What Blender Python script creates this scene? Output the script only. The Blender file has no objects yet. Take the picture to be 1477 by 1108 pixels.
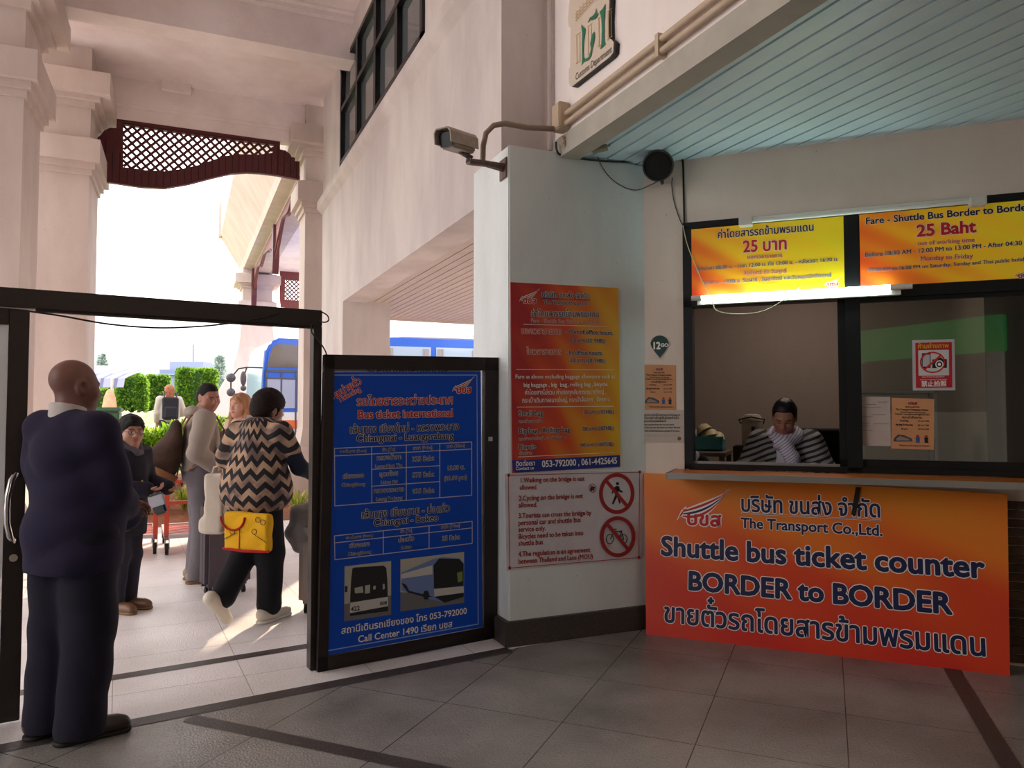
import bpy, bmesh, math, random
import numpy as np
from mathutils import Vector, Matrix, Euler

S = bpy.context.scene
COL = S.collection
R = math.radians
rng = random.Random(7)

# ---------------------------------------------------------------- camera
W_, H_ = 1477.0, 1108.0
FPX, YAW, PIT, CAMZ = 1081.0, R(23.7), R(2.28), 1.46
cam = bpy.data.cameras.new('camera')
cam.sensor_width = 36.0
cam.sensor_fit = 'HORIZONTAL'
cam.lens = FPX / W_ * 36.0
cam.clip_start = 0.05
cam.clip_end = 600
camo = bpy.data.objects.new('camera', cam)
camo.location = (0, 0, CAMZ)
camo.rotation_euler = (R(90) + PIT, 0, -YAW)
COL.objects.link(camo)
S.camera = camo

# ---------------------------------------------------------------- light
S.view_settings.view_transform = 'Standard'
S.view_settings.look = 'None'
S.view_settings.gamma = 1.0
S.view_settings.use_curve_mapping = False
S.view_settings.exposure = 0.12

def lin(h):
    h = h.lstrip('#')
    o = []
    for i in (0, 2, 4):
        c = int(h[i:i + 2], 16) / 255.0
        o.append(c / 12.92 if c <= 0.04045 else ((c + 0.055) / 1.055) ** 2.4)
    return (o[0], o[1], o[2], 1.0)

SUN_AZ, SUN_EL = R(27.0), R(22.0)
world = bpy.data.worlds.new('hazy_sky')
S.world = world
world.use_nodes = True
_t = world.node_tree
_t.nodes.clear()
_o = _t.nodes.new('ShaderNodeOutputWorld')
_b = _t.nodes.new('ShaderNodeBackground')
_tc = _t.nodes.new('ShaderNodeTexCoord')
_sx = _t.nodes.new('ShaderNodeSeparateXYZ')
_rp = _t.nodes.new('ShaderNodeValToRGB')
_t.links.new(_tc.outputs['Generated'], _sx.inputs[0])
_t.links.new(_sx.outputs['Z'], _rp.inputs[0])
_e = _rp.color_ramp.elements
_e[0].position, _e[0].color = 0.0, (0.28, 0.31, 0.35, 1)
_e[1].position, _e[1].color = 0.15, (1.0, 0.96, 0.93, 1)
_n = _e.new(0.07); _n.color = (0.34, 0.355, 0.375, 1)
_n = _e.new(1.0); _n.color = (0.95, 0.93, 0.95, 1)
_t.links.new(_rp.outputs[0], _b.inputs[0])
_b.inputs[1].default_value = 3.4
_t.links.new(_b.outputs[0], _o.inputs[0])

sun = bpy.data.lights.new('low_morning_sun', 'SUN')
sun.energy = 8.0
sun.angle = R(1.2)
sun.color = (1.0, 0.78, 0.54)
suno = bpy.data.objects.new('low_morning_sun', sun)
_d = Vector((math.sin(SUN_AZ) * math.cos(SUN_EL), math.cos(SUN_AZ) * math.cos(SUN_EL), math.sin(SUN_EL)))
suno.rotation_euler = _d.to_track_quat('Z', 'Y').to_euler()
suno.location = (10, 30, 15)
COL.objects.link(suno)

# ---------------------------------------------------------------- picture -> place
_fw = np.array([math.sin(YAW) * math.cos(PIT), math.cos(YAW) * math.cos(PIT), math.sin(PIT)])
_rt = np.array([math.cos(YAW), -math.sin(YAW), 0.0])
_up = np.cross(_rt, _fw)
_C = np.array([0, 0, CAMZ])

def ray(x, y):
    return _fw + _rt * (x - W_ / 2) / FPX + _up * (H_ / 2 - y) / FPX

def onp(x, y, n, p0):
    d = ray(x, y); n = np.array(n, float)
    t = (np.dot(n, np.array(p0, float)) - np.dot(n, _C)) / np.dot(n, d)
    return Vector(_C + d * t)

def onz(x, y, z=0.0): return onp(x, y, (0, 0, 1), (0, 0, z))
def onY(x, y, Y): return onp(x, y, (0, 1, 0), (0, Y, 0))
def onX(x, y, X): return onp(x, y, (1, 0, 0), (X, 0, 0))

class Frame:
    """A plane in the place: origin, u to the right, v up, n towards the viewer."""
    def __init__(s, o, u, v=(0, 0, 1)):
        s.o = Vector(o); s.u = Vector(u).normalized(); s.v = Vector(v).normalized()
        s.n = s.u.cross(s.v).normalized()
    def off(s, d): return Frame(s.o + s.n * d, s.u, s.v)
    def mat(s):
        m = Matrix.Identity(4)
        for i, a in enumerate((s.u, s.v, s.n)):
            for j in range(3): m[j][i] = a[j]
        for j in range(3): m[j][3] = s.o[j]
        return m
    def px(s, x, y):
        p = onp(x, y, s.n, s.o) - s.o
        return (p.dot(s.u), p.dot(s.v))
    def at(s, u, v, w=0.0): return s.o + s.u * u + s.v * v + s.n * w

# ---------------------------------------------------------------- materials
MATS = {}
def M(name, col, rough=0.6, metal=0.0, noise=0.0, nscale=6.0, bump=0.0, bscale=60.0, emit=0.0, alpha=1.0, trans=0.0, coat=0.0, spec=None, sheen=0.0, col2=None, stretch=None, ecol=None):
    if name in MATS: return MATS[name]
    m = bpy.data.materials.new(name); m.use_nodes = True
    t = m.node_tree; b = t.nodes['Principled BSDF']
    c = lin(col) if isinstance(col, str) else tuple(col) + (1,)
    b.inputs['Base Color'].default_value = c
    b.inputs['Roughness'].default_value = rough
    b.inputs['Metallic'].default_value = metal
    b.inputs['Alpha'].default_value = alpha
    b.inputs['Transmission Weight'].default_value = trans
    b.inputs['Coat Weight'].default_value = coat
    b.inputs['Sheen Weight'].default_value = sheen
    if spec is not None: b.inputs['Specular IOR Level'].default_value = spec
    if emit:
        b.inputs['Emission Color'].default_value = lin(ecol) if ecol else c
        b.inputs['Emission Strength'].default_value = emit
    if noise or bump:
        tc = t.nodes.new('ShaderNodeTexCoord')
        src = tc.outputs['Object']
        if stretch:
            mp = t.nodes.new('ShaderNodeMapping'); mp.inputs['Scale'].default_value = stretch
            t.links.new(src, mp.inputs[0]); src = mp.outputs[0]
    if noise:
        nt = t.nodes.new('ShaderNodeTexNoise'); nt.inputs['Scale'].default_value = nscale
        nt.inputs['Detail'].default_value = 5; nt.inputs['Roughness'].default_value = 0.65
        t.links.new(src, nt.inputs['Vector'])
        rp = t.nodes.new('ShaderNodeValToRGB')
        c2 = lin(col2) if col2 else tuple(x * 0.55 for x in c[:3]) + (1,)
        rp.color_ramp.elements[0].position = 0.36; rp.color_ramp.elements[1].position = 0.62
        rp.color_ramp.elements[0].color = tuple(c[i] * (1 - noise) + c2[i] * noise for i in range(3)) + (1,)
        rp.color_ramp.elements[1].color = c
        t.links.new(nt.outputs['Fac'], rp.inputs[0]); t.links.new(rp.outputs[0], b.inputs['Base Color'])
        if emit: t.links.new(rp.outputs[0], b.inputs['Emission Color'])
    if bump:
        n2 = t.nodes.new('ShaderNodeTexNoise'); n2.inputs['Scale'].default_value = bscale
        n2.inputs['Detail'].default_value = 4
        t.links.new(src, n2.inputs['Vector'])
        bp = t.nodes.new('ShaderNodeBump'); bp.inputs['Strength'].default_value = bump
        bp.inputs['Distance'].default_value = 0.02
        t.links.new(n2.outputs['Fac'], bp.inputs['Height']); t.links.new(bp.outputs[0], b.inputs['Normal'])
    MATS[name] = m
    return m

# ---------------------------------------------------------------- objects
def tag(o, label=None, cat=None, group=None, kind=None):
    if label: o['label'] = label
    if cat: o['category'] = cat
    if group: o['group'] = group
    if kind: o['kind'] = kind
    return o

def thing(name, label, cat, loc=(0, 0, 0), group=None, rotz=0.0):
    o = bpy.data.objects.new(name, None)
    o.empty_display_size = 0.1
    o.location = loc; o.rotation_euler = (0, 0, rotz)
    COL.objects.link(o)
    return tag(o, label, cat, group)

def basis(o):
    return Matrix.Translation(o.location) @ o.rotation_euler.to_matrix().to_4x4()

def adopt(o, p):
    o.parent = p
    if p.parent is None: o.matrix_parent_inverse = basis(p).inverted()

def children(o): return [c for c in COL.objects if c.parent == o]

def dup(root, move=None, label=None, group=None, kids=None):
    kids = kids if kids is not None else list(COL.objects)
    r = root.copy(); COL.objects.link(r)
    if move is not None: r.matrix_basis = move @ basis(root)
    if label: r['label'] = label
    if group: r['group'] = group
    for ch in [c for c in kids if c.parent == root]:
        c = ch.copy(); COL.objects.link(c); c.parent = r
        for g in [c2 for c2 in kids if c2.parent == ch]:
            d = g.copy(); COL.objects.link(d); d.parent = c
    return r

class MB:
    def __init__(s, M4=None):
        s.v = []; s.f = []; s.mi = []; s.M = M4
    def add(s, vs, fs, mi=0):
        k = len(s.v)
        if s.M is not None: vs = [s.M @ Vector(v) for v in vs]
        s.v.extend([tuple(v) for v in vs])
        s.f.extend([tuple(k + i for i in f) for f in fs]); s.mi.extend([mi] * len(fs))
        return s
    def box(s, x0, y0, z0, x1, y1, z1, mi=0):
        vs = [(x, y, z) for z in (z0, z1) for y in (y0, y1) for x in (x0, x1)]
        return s.add(vs, [(0, 2, 3, 1), (4, 5, 7, 6), (0, 1, 5, 4), (2, 6, 7, 3), (0, 4, 6, 2), (1, 3, 7, 5)], mi)
    def prism(s, poly, d0, d1, axis='z', mi=0):
        n = len(poly)
        def P(a, b, d): return {'z': (a, b, d), 'y': (a, d, b), 'x': (d, a, b)}[axis]
        vs = [P(a, b, d0) for a, b in poly] + [P(a, b, d1) for a, b in poly]
        fs = [tuple(range(n - 1, -1, -1)), tuple(range(n, 2 * n))] + [(i, (i + 1) % n, n + (i + 1) % n, n + i) for i in range(n)]
        return s.add(vs, fs, mi)
    def tube(s, pts, r, n=8, mi=0, closed=False, cap=True):
        pts = [Vector(p) for p in pts]; k = len(pts)
        rs = r if isinstance(r, (list, tuple)) else [r] * k
        vs = []; prev = None
        for i, p in enumerate(pts):
            a = pts[i - 1] if (i > 0 or closed) else p
            b = pts[(i + 1) % k] if (i < k - 1 or closed) else p
            t = (b - a).normalized()
            if prev is None:
                ref = Vector((0, 0, 1)) if abs(t.z) < 0.9 else Vector((1, 0, 0))
                nx = t.cross(ref).normalized()
            else:
                nx = (prev - t * prev.dot(t)).normalized()
            prev = nx; ny = t.cross(nx)
            for j in range(n):
                q = 2 * math.pi * j / n
                vs.append(p + nx * (rs[i] * math.cos(q)) + ny * (rs[i] * math.sin(q)))
        fs = []
        for i in range(k if closed else k - 1):
            a, b = i * n, ((i + 1) % k) * n
            for j in range(n): fs.append((a + j, a + (j + 1) % n, b + (j + 1) % n, b + j))
        if cap and not closed:
            fs.append(tuple(range(n - 1, -1, -1))); fs.append(tuple(range((k - 1) * n, k * n)))
        return s.add(vs, fs, mi)
    def cyl(s, a, b, r0, r1=None, n=16, mi=0): return s.tube([a, b], [r0, r0 if r1 is None else r1], n, mi)
    def lathe(s, prof, c=(0, 0, 0), n=24, mi=0, M4=None):
        vs = []; k = len(prof)
        for rr, z in prof:
            for j in range(n):
                q = 2 * math.pi * j / n
                p = Vector((rr * math.cos(q), rr * math.sin(q), z))
                if M4 is not None: p = M4 @ p
                vs.append(p + Vector(c))
        fs = []
        for i in range(k - 1):
            for j in range(n): fs.append((i * n + j, i * n + (j + 1) % n, (i + 1) * n + (j + 1) % n, (i + 1) * n + j))
        fs.append(tuple(range(n - 1, -1, -1))); fs.append(tuple(range((k - 1) * n, k * n)))
        return s.add(vs, fs, mi)
    def ball(s, c, r, n=16, mi=0, M4=None):
        r = r if isinstance(r, (tuple, list)) else (r, r, r)
        vs = []; m = max(4, n // 2); fs = []
        for i in range(1, m):
            a = math.pi * i / m
            for j in range(n):
                q = 2 * math.pi * j / n
                p = Vector((r[0] * math.sin(a) * math.cos(q), r[1] * math.sin(a) * math.sin(q), r[2] * math.cos(a)))
                if M4 is not None: p = M4 @ p
                vs.append(p + Vector(c))
        for i in range(m - 2):
            for j in range(n): fs.append((i * n + j, (i + 1) * n + j, (i + 1) * n + (j + 1) % n, i * n + (j + 1) % n))
        top = Vector((0, 0, r[2])); bot = Vector((0, 0, -r[2]))
        if M4 is not None: top = M4 @ top; bot = M4 @ bot
        k = len(vs); vs += [top + Vector(c), bot + Vector(c)]
        for j in range(n):
            fs.append((k, j, (j + 1) % n)); fs.append((k + 1, (m - 2) * n + (j + 1) % n, (m - 2) * n + j))
        return s.add(vs, fs, mi)
    def quad(s, a, b, c, d, mi=0): return s.add([a, b, c, d], [(0, 1, 2, 3)], mi)
    def build(s, name, mats, parent=None, smooth=False, bevel=0.0, label=None, cat=None, group=None, kind=None, frame=None):
        me = bpy.data.meshes.new(name)
        me.from_pydata(s.v, [], s.f)
        mats = mats if isinstance(mats, (list, tuple)) else [mats]
        for m in mats: me.materials.append(m)
        if len(mats) > 1: me.polygons.foreach_set('material_index', s.mi)
        me.update()
        if smooth:
            me.shade_smooth(); me.set_sharp_from_angle(angle=R(40 if smooth is True else smooth))
        o = bpy.data.objects.new(name, me); COL.objects.link(o)
        if bevel:
            bm = bmesh.new(); bm.from_mesh(me); bmesh.ops.remove_doubles(bm, verts=bm.verts, dist=1e-5)
            bmesh.ops.recalc_face_normals(bm, faces=bm.faces)
            ed = [e for e in bm.edges if len(e.link_faces) == 2 and e.calc_face_angle(0) > 0.6]
            bmesh.ops.bevel(bm, geom=ed, offset=bevel, segments=2, affect='EDGES', clamp_overlap=True)
            bm.to_mesh(me); bm.free(); me.shade_smooth(); me.set_sharp_from_angle(angle=R(35))
        if parent is not None: adopt(o, parent)
        return tag(o, label, cat, group, kind)

def struct(mb, name, mats, bevel=0.0, smooth=False):
    return mb.build(name, mats, kind='structure', bevel=bevel, smooth=smooth)

def shape2d(outlines, depth=0.0, res=6):
    """Filled flat outlines (holes where they nest) as (verts, faces); thickness +-depth along local z."""
    cu = bpy.data.curves.new('outline', 'CURVE'); cu.dimensions = '2D'; cu.fill_mode = 'BOTH'; cu.extrude = depth
    for pts in outlines:
        sp = cu.splines.new('POLY'); sp.points.add(len(pts) - 1)
        for p, q in zip(sp.points, pts): p.co = (q[0], q[1], 0, 1)
        sp.use_cyclic_u = True
    o = bpy.data.objects.new('outline', cu); COL.objects.link(o)
    dg = bpy.context.evaluated_depsgraph_get(); dg.update()
    me = o.evaluated_get(dg).to_mesh()
    vs = [tuple(v.co) for v in me.vertices]; fs = [tuple(p.vertices) for p in me.polygons]
    o.evaluated_get(dg).to_mesh_clear()
    bpy.data.objects.remove(o); bpy.data.curves.remove(cu)
    return vs, fs

# ---------------------------------------------------------------- lettering
_tc_cu = bpy.data.curves.new('glyph', 'FONT'); _tc_cu.resolution_u = 3
_tc_ob = bpy.data.objects.new('glyph', _tc_cu); COL.objects.link(_tc_ob)
_GL = {}
def _mesh_of(s, off):
    _tc_cu.body = s; _tc_cu.offset = off
    bpy.context.view_layer.update()
    me = _tc_ob.to_mesh()
    v = np.empty(len(me.vertices) * 3); me.vertices.foreach_get('co', v)
    f = [tuple(p.vertices) for p in me.polygons]
    _tc_ob.to_mesh_clear()
    return v.reshape(-1, 3)[:, :2], f

_LW = None
def glyph(ch, off):
    global _LW
    if (ch, off) in _GL: return _GL[(ch, off)]
    if _LW is None: _LW = _mesh_of('l', 0)[0][:, 0].max()
    v, f = _mesh_of(ch, off) if ch != ' ' else (np.zeros((0, 2)), [])
    if (ch, 0) in _GL: adv = _GL[(ch, 0)][2]
    elif ch == ' ': adv = 0.26
    else: adv = _mesh_of('l' + ch + 'l', 0)[0][:, 0].max() - _mesh_of('ll', 0)[0][:, 0].max()
    _GL[(ch, off)] = (v, f, adv)
    return _GL[(ch, off)]

_UPV = set('ัิีึื็')
_TONE = set('่้๊๋์')
def lay(s, off, track=0.0):
    vs = []; fs = []; x = 0.0; k = 0
    for i, ch in enumerate(s):
        v, f, a = glyph(ch, off)
        dy = dx = 0.0
        if ch in _TONE and ((i > 0 and s[i - 1] in _UPV) or (i + 1 < len(s) and s[i + 1] == 'ำ')): dy = 0.2
        if (ch in _TONE or ch in _UPV):
            b = s[i - 1] if s[i - 1] not in _UPV else s[i - 2]
            if b in 'ปฝฟ': dx = -0.11
        if len(v): vs.append(v + np.array([x + dx, dy])); fs += [tuple(k + j for j in q) for q in f]; k += len(v)
        x += a + (track if a > 0.02 else 0)
    return (np.concatenate(vs) if vs else np.zeros((0, 2))), fs, x

class Sign:
    """A board lying in a frame; lettering is laid on it by the baselines read off the photograph."""
    def __init__(s, root, fr, z0=0.0):
        s.root = root; s.fr = fr; s.z = z0
        s.inv = basis(root).inverted() if root.parent is None else Matrix.Identity(4)
    def _obj(s, name, vs, fs, mi, mats):
        me = bpy.data.meshes.new(name); me.from_pydata(vs, [], fs)
        for m in mats: me.materials.append(m)
        if len(mats) > 1: me.polygons.foreach_set('material_index', mi)
        me.transform(s.fr.mat())
        o = bpy.data.objects.new(name, me); COL.objects.link(o); adopt(o, s.root)
        return o
    def text(s, body, a, b, mat, w=0.0, halo=None, hw=0.045, sy=1.0, px=True, name='lettering', dz=0.0, shear=0.0):
        if px: a = s.fr.px(*a); b = s.fr.px(*b)
        a = Vector(a); b = Vector(b)
        d = b - a; L = d.length; d.normalize(); nrm = Vector((-d.y, d.x))
        vs = []; fs = []; mi = []; mats = []; k = 0
        v, f, wd = lay(body, 0.0); sc = L / wd
        big = L > 0.3
        for rad, m, z, nc in (([(w + hw, halo, 0.0006, 12 if big else 7)] if halo else []) + [(w, mat, 0.0019, 10 if big else 5)]):
            shifts = [(0.0, 0.0)] if rad <= 0 else [(rad * math.cos(2 * math.pi * (i + 0.5) / nc), rad * math.sin(2 * math.pi * (i + 0.5) / nc)) for i in range(nc)] + [(0.0, 0.0)]
            for ci, (sx, sy_) in enumerate(shifts):
                x = (v[:, 0] + sx) * sc; y = (v[:, 1] + sy_ / max(sy, .3)) * sc * sy
                q = np.empty((len(v), 3)); q[:, 0] = a.x + d.x * x + nrm.x * y; q[:, 1] = a.y + d.y * x + nrm.y * y; q[:, 2] = s.z + z + dz + ci * 9e-5
                vs += q.tolist(); fs += [tuple(k + i for i in g) for g in f]; k += len(v)
                mi += [len(mats)] * len(f)
            mats.append(m)
        return s._obj(name, vs, fs, mi, mats)
    def shape(s, outlines, mat, name='printed_mark', z=0.0008, px=True, uv=None):
        """outlines: list of (list of outlines, material) pairs when mat is None, else one list of outlines"""
        items = [(outlines, mat)] if mat is not None else outlines
        vs = []; fs = []; mi = []; mats = []
        for outs, m in items:
            outs = [[(s.fr.px(*p) if px else p) for p in o] for o in outs]
            if uv: outs = [[uv(*p) for p in o] for o in outs]
            v, f = shape2d(outs)
            k = len(vs); vs += [(x, y, s.z + z) for x, y, _ in v]; z += 0.0002
            fs += [tuple(k + i for i in q) for q in f]; mi += [len(mats)] * len(f); mats.append(m)
        return s._obj(name, vs, fs, mi, mats)
    def line(s, a, b, wd, mat, px=True, name='rule_line', z=0.0008):
        if px: a = s.fr.px(*a); b = s.fr.px(*b)
        a = Vector(a); b = Vector(b); d = (b - a).normalized(); n = Vector((-d.y, d.x)) * wd / 2
        return s._obj(name, [(p.x, p.y, s.z + z) for p in (a - n, b - n, b + n, a + n)], [(0, 1, 2, 3)], [0], [mat])

def circle(cx, cy, r, n=32, r2=None, a0=0.0, a1=2 * math.pi):
    r2 = r2 or r
    full = abs(a1 - a0 - 2 * math.pi) < 1e-6
    m = n if full else n + 1
    return [(cx + r * math.cos(a0 + (a1 - a0) * i / n), cy + r2 * math.sin(a0 + (a1 - a0) * i / n)) for i in range(m)]

def panel(name, fr, corners, th, mats, label=None, cat=None, group=None, parent=None, px=True, bevel=0.0, back=0.0):
    """flat board with corner list (bl, br, tr, tl) in a frame; its face stands th in front of the frame"""
    c = [fr.px(*p) for p in corners] if px else corners
    vs = [(x, y, back) for x, y in c] + [(x, y, th) for x, y in c]
    n = len(c)
    fs = [tuple(range(n - 1, -1, -1)), tuple(range(n, 2 * n))] + [(i, (i + 1) % n, n + (i + 1) % n, n + i) for i in range(n)]
    b = MB(fr.mat()); b.add(vs, fs)
    return b.build(name, mats, parent=parent, bevel=bevel, label=label, cat=cat, group=group)
# ================================================================ SETTING
def plaster(name, base, dirt, amount=0.5, scale=1.6, stretch=(1, 1, 0.35), rough=0.75, bump=0.06):
    m = bpy.data.materials.new(name); m.use_nodes = True
    t = m.node_tree; b = t.nodes['Principled BSDF']; b.inputs['Roughness'].default_value = rough
    b.inputs['Specular IOR Level'].default_value = 0.3
    tc = t.nodes.new('ShaderNodeTexCoord'); mp = t.nodes.new('ShaderNodeMapping'); mp.inputs['Scale'].default_value = stretch
    t.links.new(tc.outputs['Object'], mp.inputs[0])
    n1 = t.nodes.new('ShaderNodeTexNoise'); n1.inputs['Scale'].default_value = scale; n1.inputs['Detail'].default_value = 8
    n1.inputs['Roughness'].default_value = 0.6
    t.links.new(mp.outputs[0], n1.inputs['Vector'])
    rp = t.nodes.new('ShaderNodeValToRGB')
    a, d = lin(base), lin(dirt)
    rp.color_ramp.elements[0].position = 0.32; rp.color_ramp.elements[1].position = 0.6
    rp.color_ramp.elements[0].color = tuple(a[i] * (1 - amount) + d[i] * amount for i in range(3)) + (1,)
    rp.color_ramp.elements[1].color = a
    t.links.new(n1.outputs['Fac'], rp.inputs[0])
    n3 = t.nodes.new('ShaderNodeTexNoise'); n3.inputs['Scale'].default_value = 38; n3.inputs['Detail'].default_value = 2
    t.links.new(tc.outputs['Object'], n3.inputs['Vector'])
    r3 = t.nodes.new('ShaderNodeValToRGB'); r3.color_ramp.elements[0].position = 0.74; r3.color_ramp.elements[1].position = 0.78
    r3.color_ramp.elements[0].color = (1, 1, 1, 1); r3.color_ramp.elements[1].color = (0.72, 0.68, 0.64, 1)
    t.links.new(n3.outputs['Fac'], r3.inputs[0])
    mx = t.nodes.new('ShaderNodeMix'); mx.data_type = 'RGBA'; mx.blend_type = 'MULTIPLY'; mx.inputs[0].default_value = 1.0
    t.links.new(rp.outputs[0], mx.inputs[6]); t.links.new(r3.outputs[0], mx.inputs[7])
    t.links.new(mx.outputs[2], b.inputs['Base Color'])
    n2 = t.nodes.new('ShaderNodeTexNoise'); n2.inputs['Scale'].default_value = 25; n2.inputs['Detail'].default_value = 6
    t.links.new(tc.outputs['Object'], n2.inputs['Vector'])
    bp = t.nodes.new('ShaderNodeBump'); bp.inputs['Strength'].default_value = bump; bp.inputs['Distance'].default_value = 0.05
    t.links.new(n2.outputs['Fac'], bp.inputs['Height']); t.links.new(bp.outputs[0], b.inputs['Normal'])
    return m

def terrazzo(name, rot, size, base, dark, joint, off=(0, 0), rough=0.38, stain=0.35, jw=0.0025):
    m = bpy.data.materials.new(name); m.use_nodes = True
    t = m.node_tree; b = t.nodes['Principled BSDF']
    tc = t.nodes.new('ShaderNodeTexCoord'); mp = t.nodes.new('ShaderNodeMapping')
    mp.inputs['Rotation'].default_value = (0, 0, rot); mp.inputs['Location'].default_value = (off[0], off[1], 0)
    t.links.new(tc.outputs['Object'], mp.inputs[0])
    br = t.nodes.new('ShaderNodeTexBrick'); br.offset = 0; br.squash = 1
    br.inputs['Scale'].default_value = 1.0; br.inputs['Mortar Size'].default_value = jw
    br.inputs['Mortar Smooth'].default_value = 0.1; br.inputs['Bias'].default_value = 0
    br.inputs['Brick Width'].default_value = size; br.inputs['Row Height'].default_value = size
    br.inputs['Color1'].default_value = lin(base); br.inputs['Color2'].default_value = tuple(x * 0.93 for x in lin(base)[:3]) + (1,)
    br.inputs['Mortar'].default_value = lin(joint)
    t.links.new(mp.outputs[0], br.inputs['Vector'])
    n1 = t.nodes.new('ShaderNodeTexNoise'); n1.inputs['Scale'].default_value = 1.7; n1.inputs['Detail'].default_value = 7
    t.links.new(tc.outputs['Object'], n1.inputs['Vector'])
    rp = t.nodes.new('ShaderNodeValToRGB'); rp.color_ramp.elements[0].position = 0.3; rp.color_ramp.elements[1].position = 0.62
    k = 1 - stain; rp.color_ramp.elements[0].color = (k, k, k * 0.97, 1); rp.color_ramp.elements[1].color = (1, 1, 1, 1)
    t.links.new(n1.outputs['Fac'], rp.inputs[0])
    mx = t.nodes.new('ShaderNodeMix'); mx.data_type = 'RGBA'; mx.blend_type = 'MULTIPLY'; mx.inputs[0].default_value = 1
    t.links.new(br.outputs['Color'], mx.inputs[6]); t.links.new(rp.outputs[0], mx.inputs[7])
    vo = t.nodes.new('ShaderNodeTexVoronoi'); vo.inputs['Scale'].default_value = 120
    t.links.new(tc.outputs['Object'], vo.inputs['Vector'])
    r2 = t.nodes.new('ShaderNodeValToRGB'); r2.color_ramp.elements[0].position = 0.1; r2.color_ramp.elements[1].position = 0.35
    r2.color_ramp.elements[0].color = lin(dark); r2.color_ramp.elements[1].color = (1, 1, 1, 1)
    t.links.new(vo.outputs['Distance'], r2.inputs[0])
    m2 = t.nodes.new('ShaderNodeMix'); m2.data_type = 'RGBA'; m2.blend_type = 'MULTIPLY'; m2.inputs[0].default_value = 0.45
    t.links.new(mx.outputs[2], m2.inputs[6]); t.links.new(r2.outputs[0], m2.inputs[7])
    t.links.new(m2.outputs[2], b.inputs['Base Color'])
    b.inputs['Roughness'].default_value = rough
    n2 = t.nodes.new('ShaderNodeTexNoise'); n2.inputs['Scale'].default_value = 90; n2.inputs['Detail'].default_value = 3
    t.links.new(tc.outputs['Object'], n2.inputs['Vector'])
    bp = t.nodes.new('ShaderNodeBump'); bp.inputs['Strength'].default_value = 0.4; bp.inputs['Distance'].default_value = 0.01
    t.links.new(n2.outputs['Fac'], bp.inputs['Height']); t.links.new(bp.outputs[0], b.inputs['Normal'])
    return m

m_wall = plaster('white_plaster', 'd5cbc7', 'a09296', 0.45, scale=1.9, stretch=(1, 0.8, 0.3))
m_pillar = plaster('white_plaster_pillar', 'e0e6e8', 'b4b6b4', 0.4)
m_col = plaster('cream_plaster', 'd0c0b8', 'a8958d', 0.4, scale=2.2)
m_ceil = plaster('ceiling_plaster', 'f2e6e4', 'd4c2bc', 0.6, scale=1.2, stretch=(1, 1, 1))
m_base = M('granite_skirting', '4d4540', 0.5, noise=0.7, nscale=140, col2='1d1a18')
m_strip = M('dark_granite_strip', '544b49', 0.45, noise=0.8, nscale=160, col2='16130f', bump=0.2, bscale=120)
m_soffit = M('pale_green_metal_slat', 'd8f4ff', 0.36, metal=0.0, noise=0.2, nscale=3, col2='a8ccd6')
m_soffit2 = M('beige_slat', 'c7b7aa', 0.5, noise=0.2, nscale=3)
m_groove = M('soffit_groove', '2b2b29', 0.8)
m_alu = M('dark_bronze_aluminium', '231c1c', 0.38, metal=0.35, noise=0.3, nscale=20, col2='3a2b26')
m_blackalu = M('black_window_aluminium', '17171a', 0.4, metal=0.3)

# floor: inner hall laid on the diagonal, outer walk laid straight
m_fin = terrazzo('hall_terrazzo', R(-43.5), 0.62, '9a9592', '56504c', '383331', off=(0.30, 0.06), stain=0.4, rough=0.24)
m_fout = terrazzo('walk_terrazzo', R(-4), 0.65, 'f0eaec', '958d8a', 'a9a29e', off=(0.0, 0.1), rough=0.42, stain=0.15)
DE = Vector((0.99, 0.139, 0)).normalized()
D0 = Vector((-0.664, 4.252, 0))
DN = Vector((DE.y, -DE.x, 0))
b = MB(); b.add([(-14, -8.2, 0), (9, -8.2, 0), (9, 5.05, 0), (1.95, 4.33, 0), (-14, 2.12, 0)], [(0, 1, 2, 3, 4)])
struct(b, 'floor', m_fin)
b = MB(); b.add([(-14, 2.12, 0), (1.95, 4.33, 0), (9, 5.05, 0), (9, 10.6, 0), (-14, 10.6, 0)], [(0, 1, 2, 3, 4)])
b.box(-14, 10.6, -0.16, 9, 10.72, 0.0)
struct(b, 'floor', m_fout)
def strip(name, a, c, w=0.085):
    a = Vector(a); c = Vector(c); d = (c - a).normalized(); n = Vector((-d.y, d.x, 0)) * w / 2
    bb = MB(); up = Vector((0, 0, 0.0022))
    bb.quad(a - n + up, c - n + up, c + n + up, a + n + up)
    struct(bb, name, m_strip)
strip('trim_1', D0 - DE * 9 + Vector((0, 0.46, 0)), D0 + DE * 1.62 + Vector((0, 0.44, 0)), 0.09)
strip('trim_2', D0 - DE * 9 + Vector((0, -0.31, 0)), (1.88, 4.31, 0), 0.10)
strip('trim_3', (0.05, 3.97, 0), (3.9, -0.1, 0), 0.085)
strip('trim_4', (4.1, 3.02, 0), (1.0, -0.12, 0), 0.085)
b = MB(); b.box(-14, 10.72, -0.5, 9, 10.74, -0.02)
struct(b, 'trim_5', m_strip)

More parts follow.
